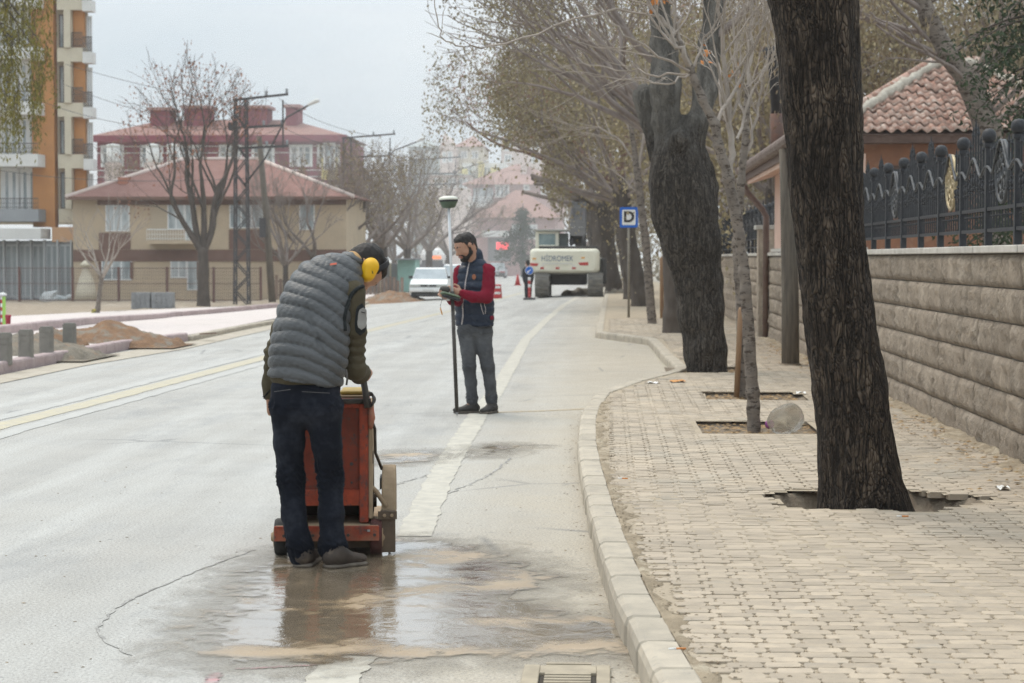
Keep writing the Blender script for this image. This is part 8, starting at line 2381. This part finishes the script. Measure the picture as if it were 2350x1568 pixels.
vest = v_.build('quilted_vest', M_nylon, man, 0.0062, disp=quilt)
s = SDF(); s.cone(q1(783, 622, 0.28), q1(804, 606, 0.30), 0.079, 0.066, 0.02); s.build('collar', M_nylon, man, 0.007, disp=lambda V, N: 0.005 * np.sin(V[:, 2] * 130 + V[:, 0] * 60) + 0.002 * wnoise(V, 30))
s = SDF(); s.cone(q1(800, 612, 0.30), q1(810, 603, 0.31), 0.064, 0.060, 0.02); s.build('inner_collar', M_tan, man, 0.007)
# black piping round the arm hole
ring = []
for a in np.linspace(-0.5, math.pi + 0.6, 18):
    ring.append((813 - 24 * math.cos(a) * 1.0, 690 - 40 * math.sin(a)))
pts_ = []
for px, py in ((792, 760), (790, 735), (793, 712), (799, 692), (808, 675), (820, 663), (833, 657), (843, 662)):
    pts_.append((px, py))
V = []
bm_ = bmesh.new(); bm_.from_mesh(vest.data); bv = BVHTree.FromBMesh(bm_); bm_.free()
bm_ = bmesh.new(); bm_.from_mesh(slR.data); bs_ = BVHTree.FromBMesh(bm_); bm_.free()
off = WPOS[vest.name]; line = []
for px, py in [tuple(p) for p in interp_line(pts_, 26)]:
    d = ray(px, py).normalized(); hs_ = [h for h in (bv.ray_cast(EYE - off, d), bs_.ray_cast(EYE - off, d)) if h[0] is not None]
    if hs_:
        h = min(hs_, key=lambda t: t[3]); line.append(h[0] + off)
if len(line) > 4: MB().tube(line, 0.0105, 7).build('arm_hole_piping', M_blackc, man, True)
MB().box(tuple(q1(748, 604, 0.17) - Vector((0.0, 0.0, 0.008))), tuple(q1(763, 599, 0.185) + Vector((0, 0, 0)))).build('collar_tag', mk('orange_tag', (0.45, 0.10, 0.06), rough=0.7), man) if False else decal('collar_tag', pxgrid(((757, 607), (772, 605), (772, 609), (757, 611)), 5, 2), vest, 0.006, mk('orange_tag', (0.45, 0.10, 0.06), rough=0.7), man)
MB().tube([q1(794, 848, -0.06), q1(797, 870, -0.07), q1(795, 884, -0.07)], 0.005, 6).build('zip_pull', M_blk, man, True)
for k in range(2): MB().tube([q1(619, 896, 0.16), q1(611, 905 + 3 * k, 0.13), q1(605 - 2 * k, 915 - 4 * k, 0.12)], 0.003, 5).build('cuff_cord', M_blackc, man, True)

# ---------------------------------------------------------------- the surveyor
Y2 = 19.4
q2 = lambda px, py, dy=0.0: at(px, py, Y2 + dy)
sv = thing('person', 'bearded surveyor in navy vest and red sleeves standing with a survey rod', 'person', (q2(1095, 950).x, Y2, 0))
f2, u2, r2 = frame((-0.74, -0.50, -0.46), (-0.30, -0.16, 0.94))
hk = 1.06
hc2 = q2(1069, 565, -0.06)
b2 = SDF()
P2 = head_sdf(b2, hc2, f2, u2, r2, hk)
b2.cone(q2(1092, 604, 0.02), hc2 - u2 * 0.06 - f2 * 0.025, 0.068, 0.058, 0.04)
sd2 = Vector((0.86, -0.5, 0))
b2.cone(q2(1090, 740), q2(1090, 680), 0.085, 0.085, 0.04, sd2, 1.35, 1.35); b2.cone(q2(1090, 680), q2(1089, 628), 0.085, 0.072, 0.04, sd2, 1.4, 1.6); b2.cone(q2(1089, 628), q2(1092, 604, .02), 0.072, 0.062, 0.04, sd2, 1.4, 1.0)
b2.chain([(q2(1072, 770), 0.07), (q2(1077, 842, -.05), 0.046), (q2(1083, 925, .0), 0.038)], 0.03); b2.chain([(q2(1108, 770), 0.07), (q2(1119, 842, -.03), 0.046), (q2(1128, 928, .04), 0.038)], 0.03)
b2.cone(q2(1083, 925), q2(1065, 940, -0.03), 0.030, 0.02, 0.01); b2.cone(q2(1128, 928, .04), q2(1123, 942, -0.05), 0.030, 0.02, 0.01)
a2 = [(q2(1119, 621, -0.07), 0.062), (q2(1121, 655, -0.12), 0.055), (q2(1116, 682, -0.17), 0.050), (q2(1086, 682, -0.26), 0.041), (q2(1060, 674, -0.29), 0.030)]
b2.chain(a2, 0.02)
hand_sdf(b2, q2(1060, 674, -0.29), Vector((-0.80, -0.18, 0.22)), Vector((-0.30, -0.9, 0.1)), Vector((0, 0, 1)), 0.30, 1.06, 0.3)
a3 = [(q2(1056, 624, 0.04), 0.056), (q2(1050, 660, 0.0), 0.047), (q2(1050, 690, -0.10), 0.042), (q2(1038, 690, -0.26), 0.034), (q2(1030, 685, -0.34), 0.027)]
b2.chain(a3, 0.02)
hand_sdf(b2, q2(1031, 685, -0.34), Vector((-0.75, -0.25, 0.28)), Vector((-0.35, 0.25, -0.9)), Vector((-0.3, 1, 0.3)), 0.55, 1.03, 0.5)
b2.build('body', M_skin, sv, 0.0085)
face_bits(sv, P2, hk, True); hair_obj(sv, hc2, f2, u2, r2, hk)
j = SDF()
j.cone(q2(1074, 756), q2(1106, 756), 0.102, 0.104, 0.04)
j.chain([(q2(1072, 765), 0.092), (q2(1075, 805, -.03), 0.075), (q2(1077, 842, -.05), 0.062), (q2(1081, 880, -.02), 0.058), (q2(1083, 912, .0), 0.053), (q2(1083, 922, 0), 0.052)], 0.02)
j.chain([(q2(1108, 765), 0.096), (q2(1113, 805, -.02), 0.076), (q2(1120, 842, -.03), 0.063), (q2(1125, 880, .01), 0.059), (q2(1128, 912, .04), 0.054), (q2(1128, 922, .04), 0.053)], 0.02)
j.build('jeans', M_jeang, sv, 0.0085, disp=lambda V, N: fold(V, N, ((0.46, 0.06), (0.15, 0.05), (0.80, 0.05)), 0.007))
shoe(sv, Vector((q2(1097, 0).x, Y2 + 0.05, 0)), Vector((q2(1043, 0).x - 0.01, Y2 - 0.09, 0)), 0.10, 0.10, M_boot, M_sole, 0.03, 'boot')
shoe(sv, Vector((q2(1135, 0).x, Y2 + 0.10, 0)), Vector((q2(1112, 0).x - 0.02, Y2 - 0.15, 0)), 0.10, 0.10, M_boot, M_sole, 0.03, 'boot')
v2 = SDF()
pv = None
for (py, xl_, xr_, dy, r) in ((736, 1045, 1134, 0, 0.118), (700, 1046, 1132, -.01, 0.118), (660, 1046, 1130, -.01, 0.115), (630, 1050, 1126, 0, 0.100), (612, 1058, 1118, 0.01, 0.082)):
    rp = r * 235
    a_, b_ = q2(xl_ + rp, py, dy + 0.03), q2(xr_ - rp, py, dy - 0.03)
    if pv is not None: v2.cone(pv[0], a_, pv[2], r, 0.04); v2.cone(pv[1], b_, pv[2], r, 0.04)
    pv = (a_, b_, r)
v2.cut(q2(1090, 748), Vector((0, 0, -1)))
vest2 = v2.build('padded_vest', M_navy, sv, 0.008, disp=lambda V, N: 0.011 * (np.abs(np.sin(math.pi * (V[:, 2] + 0.03 * V[:, 0]) / 0.078)) ** 0.6 - 0.6) + 0.003 * wnoise(V, 26))
s = SDF(); s.cone(q2(1093, 606, .02), q2(1091, 585, .01), 0.082, 0.072, 0.02); s.build('collar', M_navy, sv, 0.008)
s = SDF(); s.chain([(p, r + 0.011) for p, r in a2], 0.02)
def sl2(V, N): return 0.004 * np.sin(V[:, 2] * 120 + V[:, 0] * 60 + 2 * np.sin(V[:, 1] * 50)) * (0.5 + 0.5 * np.tanh(wnoise(V, 7) * 2)) + 0.003 * wnoise(V, 22)
s.build('sleeve', M_crim, sv, 0.008, disp=sl2)
s = SDF(); s.chain([(p, r + 0.010) for p, r in a3], 0.02); s.build('sleeve', M_crim, sv, 0.008, disp=sl2)
zl = [(1079, 598), (1074, 618), (1069, 645), (1066, 670), (1062, 700), (1063, 725), (1060, 745)]
decal('zip', [[(x - 1.5, y), (x, y), (x + 1.5, y)] for x, y in [tuple(p) for p in interp_line(zl, 26)]], vest2, 0.006, M_zip, sv)
decal('round_badge', [[(1088.5 + rr * math.cos(a) * 4.6, 636 + rr * math.sin(a) * 6) for a in np.linspace(0, 2 * math.pi, 15)] for rr in (0.05, 0.5, 1.0)], vest2, 0.006, mk('brown_leather_badge', (0.26, 0.10, 0.05), rough=0.7), sv)
for xa, xb in (((1103, 697), (1110, 722)), ((1111, 697), (1113, 720))):
    decal('pocket_zip', [[(x - 0.9, y), (x + 0.9, y)] for x, y in [tuple(p) for p in interp_line([xa, ((xa[0] + xb[0]) / 2 - 1 + 3 * (xa[0] > 1105), (xa[1] + xb[1]) / 2), xb], 12)]], vest2, 0.006, M_zip, sv)
decal('hem_tag', pxgrid(((1124, 726), (1132, 725), (1132, 733), (1124, 734)), 3, 3), vest2, 0.006, M_crim, sv)

# survey rod and its receiver, controller
sr = thing('survey_rod', 'satellite survey rod with green receiver held by the surveyor', 'survey rod', q2(1048, 952, -0.12))
sr_y = -0.36
rt_, rb_ = q2(1030, 478, sr_y), q2(1049, 946, sr_y); rb_.z = 0.0
pm = rb_ + (rt_ - rb_) * 0.585
MB().tube([rb_ + (rt_ - rb_) * 0.02, pm], 0.0185, 12).build('lower_rod', M_blk, sr, True)
MB().tube([pm, rt_], 0.0135, 12).build('upper_rod', mk('white_rod', (0.62, 0.63, 0.64), rough=0.4), sr, True)
MB().tube([rb_, rb_ + (rt_ - rb_) * 0.021], [0.002, 0.015], 8).build('tip', M_rim, sr, True)
MB().lathe([(0.024, -0.03), (0.024, 0.03)], pm, (rt_ - rb_), 12).build('clamp', M_blk, sr, True)
s = SDF(); s.cone(pm + Vector((-0.085, -0.02, 0.05)), pm + Vector((-0.05, -0.02, 0.05)), 0.035, 0.033, 0.01, Vector((0, 1, 0)), 0.7, 0.7); s.build('clamp_knob', M_blk, sr, 0.008)
MB().box(tuple(pm + Vector((-0.06, -0.02, -0.06))), tuple(pm + Vector((-0.02, 0.02, 0.03)))).build('cradle', M_whiter, sr, bevel=0.008)
ax_ = (rt_ - rb_).normalized()
MB().lathe([(0.03, 0.0), (0.062, 0.006), (0.082, 0.055), (0.086, 0.062)], rt_, ax_, 28).build('receiver', mk('receiver_green', (0.085, 0.125, 0.085), (0.07, 0.10, 0.07), 9, rough=0.5), sr, True)
MB().lathe([(0.088, 0.0625), (0.092, 0.072), (0.09, 0.079)], rt_, ax_, 28).build('seal_ring', M_black, sr, True)
MB().lathe([(0.089, 0.0795), (0.091, 0.09), (0.082, 0.105), (0.05, 0.114), (0, 0.117)], rt_, ax_, 28).build('dome', mk('receiver_dome', (0.68, 0.67, 0.58), rough=0.45), sr, True)
hcg = thing('field_controller', 'dark green handheld controller in the surveyor hands', 'controller', q2(1028, 677, -0.38))
c = q2(1027, 677, -0.41)
s = SDF(); s.cone(c + Vector((-0.03, 0, 0.012)), c + Vector((0.085, 0.03, -0.02)), 0.042, 0.040, 0.02, Vector((0.2, 0.3, 1)), 0.42, 0.42); o = s.build('case', mk('controller_green', (0.13, 0.165, 0.11), rough=0.5), hcg, 0.007)
s = SDF(); s.cone(c + Vector((-0.02, -0.02, -0.014)), c + Vector((0.09, 0.01, -0.045)), 0.036, 0.036, 0.02, Vector((0.2, 0.3, 1)), 0.36, 0.36); s.build('grip', M_black, hcg, 0.007)
tg = q2(1011, 700, -0.42)
MB().tube([c + Vector((-0.04, -0.02, -0.01)), q2(1011, 700, -0.42), q2(1011, 707, -0.42)], 0.0022, 5).build('cord', M_blackc, hcg, True)
MB().tube([q2(1010.5, 707, -0.42), q2(1015, 723, -0.42)], 0.006, 6).build('stylus', mk('orange_stylus', (0.55, 0.24, 0.06), rough=0.6), hcg, True)

# ---------------------------------------------------------------- the dark figure beside the excavator
Y3 = 76.0
q3 = lambda px, py, dy=0.0: at(px, py, Y3 + dy)
p3 = thing('person', 'worker in dark clothes standing left of the excavator', 'person', (q3(1212, 683).x, Y3, 0))
s = SDF()
c3 = q3(1211, 604)
f3, u3, r3 = frame((-0.3, 0.9, -0.3), (0, 0.1, 1)); head_sdf(s, c3, f3, u3, r3)
s.cone(q3(1212, 616), c3 - u3 * 0.06, 0.07, 0.06); s.cone(q3(1212, 640), q3(1212, 620), 0.12, 0.13, 0.05, Vector((1, 0, 0)), 1.3, 1.3)
for q in (-1, 1):
    s.chain([(q3(1212 + 3 * q, 645), 0.08), (q3(1212 + 4 * q, 664, -.03), 0.055), (q3(1212 + 4 * q, 681), 0.045)], 0.03); s.cone(q3(1212 + 4 * q, 681), q3(1212 + 4 * q, 682.5, 0.15), 0.045, 0.04, 0.02)
    s.chain([(q3(1212 + 9 * q, 620), 0.055), (q3(1212 + 10.5 * q, 635), 0.045), (q3(1212 + 9 * q, 647, 0.1), 0.035)], 0.02)
    hand_sdf(s, q3(1212 + 9 * q, 647, .1), Vector((0, .3, -1)), Vector((q, 0, 0)), Vector((0, 1, 0)), 0.4)
s.build('body', M_skin, p3, 0.02)
M_dkc = fabric('dark_work_clothes', (0.022, 0.024, 0.03), (0.035, 0.037, 0.044), 9, 200)
s = SDF(); s.cone(q3(1212, 643), q3(1212, 620), 0.135, 0.145, 0.05, Vector((1, 0, 0)), 1.3, 1.35)
for q in (-1, 1): s.chain([(q3(1212 + 9 * q, 621), 0.066), (q3(1212 + 10.5 * q, 635), 0.056), (q3(1212 + 9 * q, 646, 0.09), 0.046)], 0.02)
s.build('jacket', M_dkc, p3, 0.025)
s = SDF()
for q in (-1, 1): s.chain([(q3(1212 + 3 * q, 645), 0.10), (q3(1212 + 4 * q, 664, -.03), 0.075), (q3(1212 + 4 * q, 680), 0.065)], 0.03)
s.build('trousers', M_dkc, p3, 0.025)
hair_obj(p3, c3, f3, u3, r3, 1.0)

# ---------------------------------------------------------------- dusty air
def air(name, lo, hi, dens, label):
    o = MB().box(lo, hi).build(name, M_skin, None); hm = bpy.data.materials.new(name + '_air'); hm.use_nodes = True
    hn = hm.node_tree.nodes; hn.clear(); ho = hn.new('ShaderNodeOutputMaterial'); pvn = hn.new('ShaderNodeVolumePrincipled')
    pvn.inputs['Color'].default_value = (0.93, 0.94, 0.955, 1); pvn.inputs['Density'].default_value = dens; pvn.inputs['Anisotropy'].default_value = 0.2
    hm.node_tree.links.new(pvn.outputs[0], ho.inputs['Volume']); o.data.materials.clear(); o.data.materials.append(hm)
    tag(o, label, None, None, 'stuff')
air('haze', (-700, -60, -3.0), (700, 1450, 42), 0.00045, 'pale dusty haze filling the street')
air('dust', (-26, 130, -2.9), (60, 236, 26), 0.0024, 'dust cloud of the road works at the far end of the street')
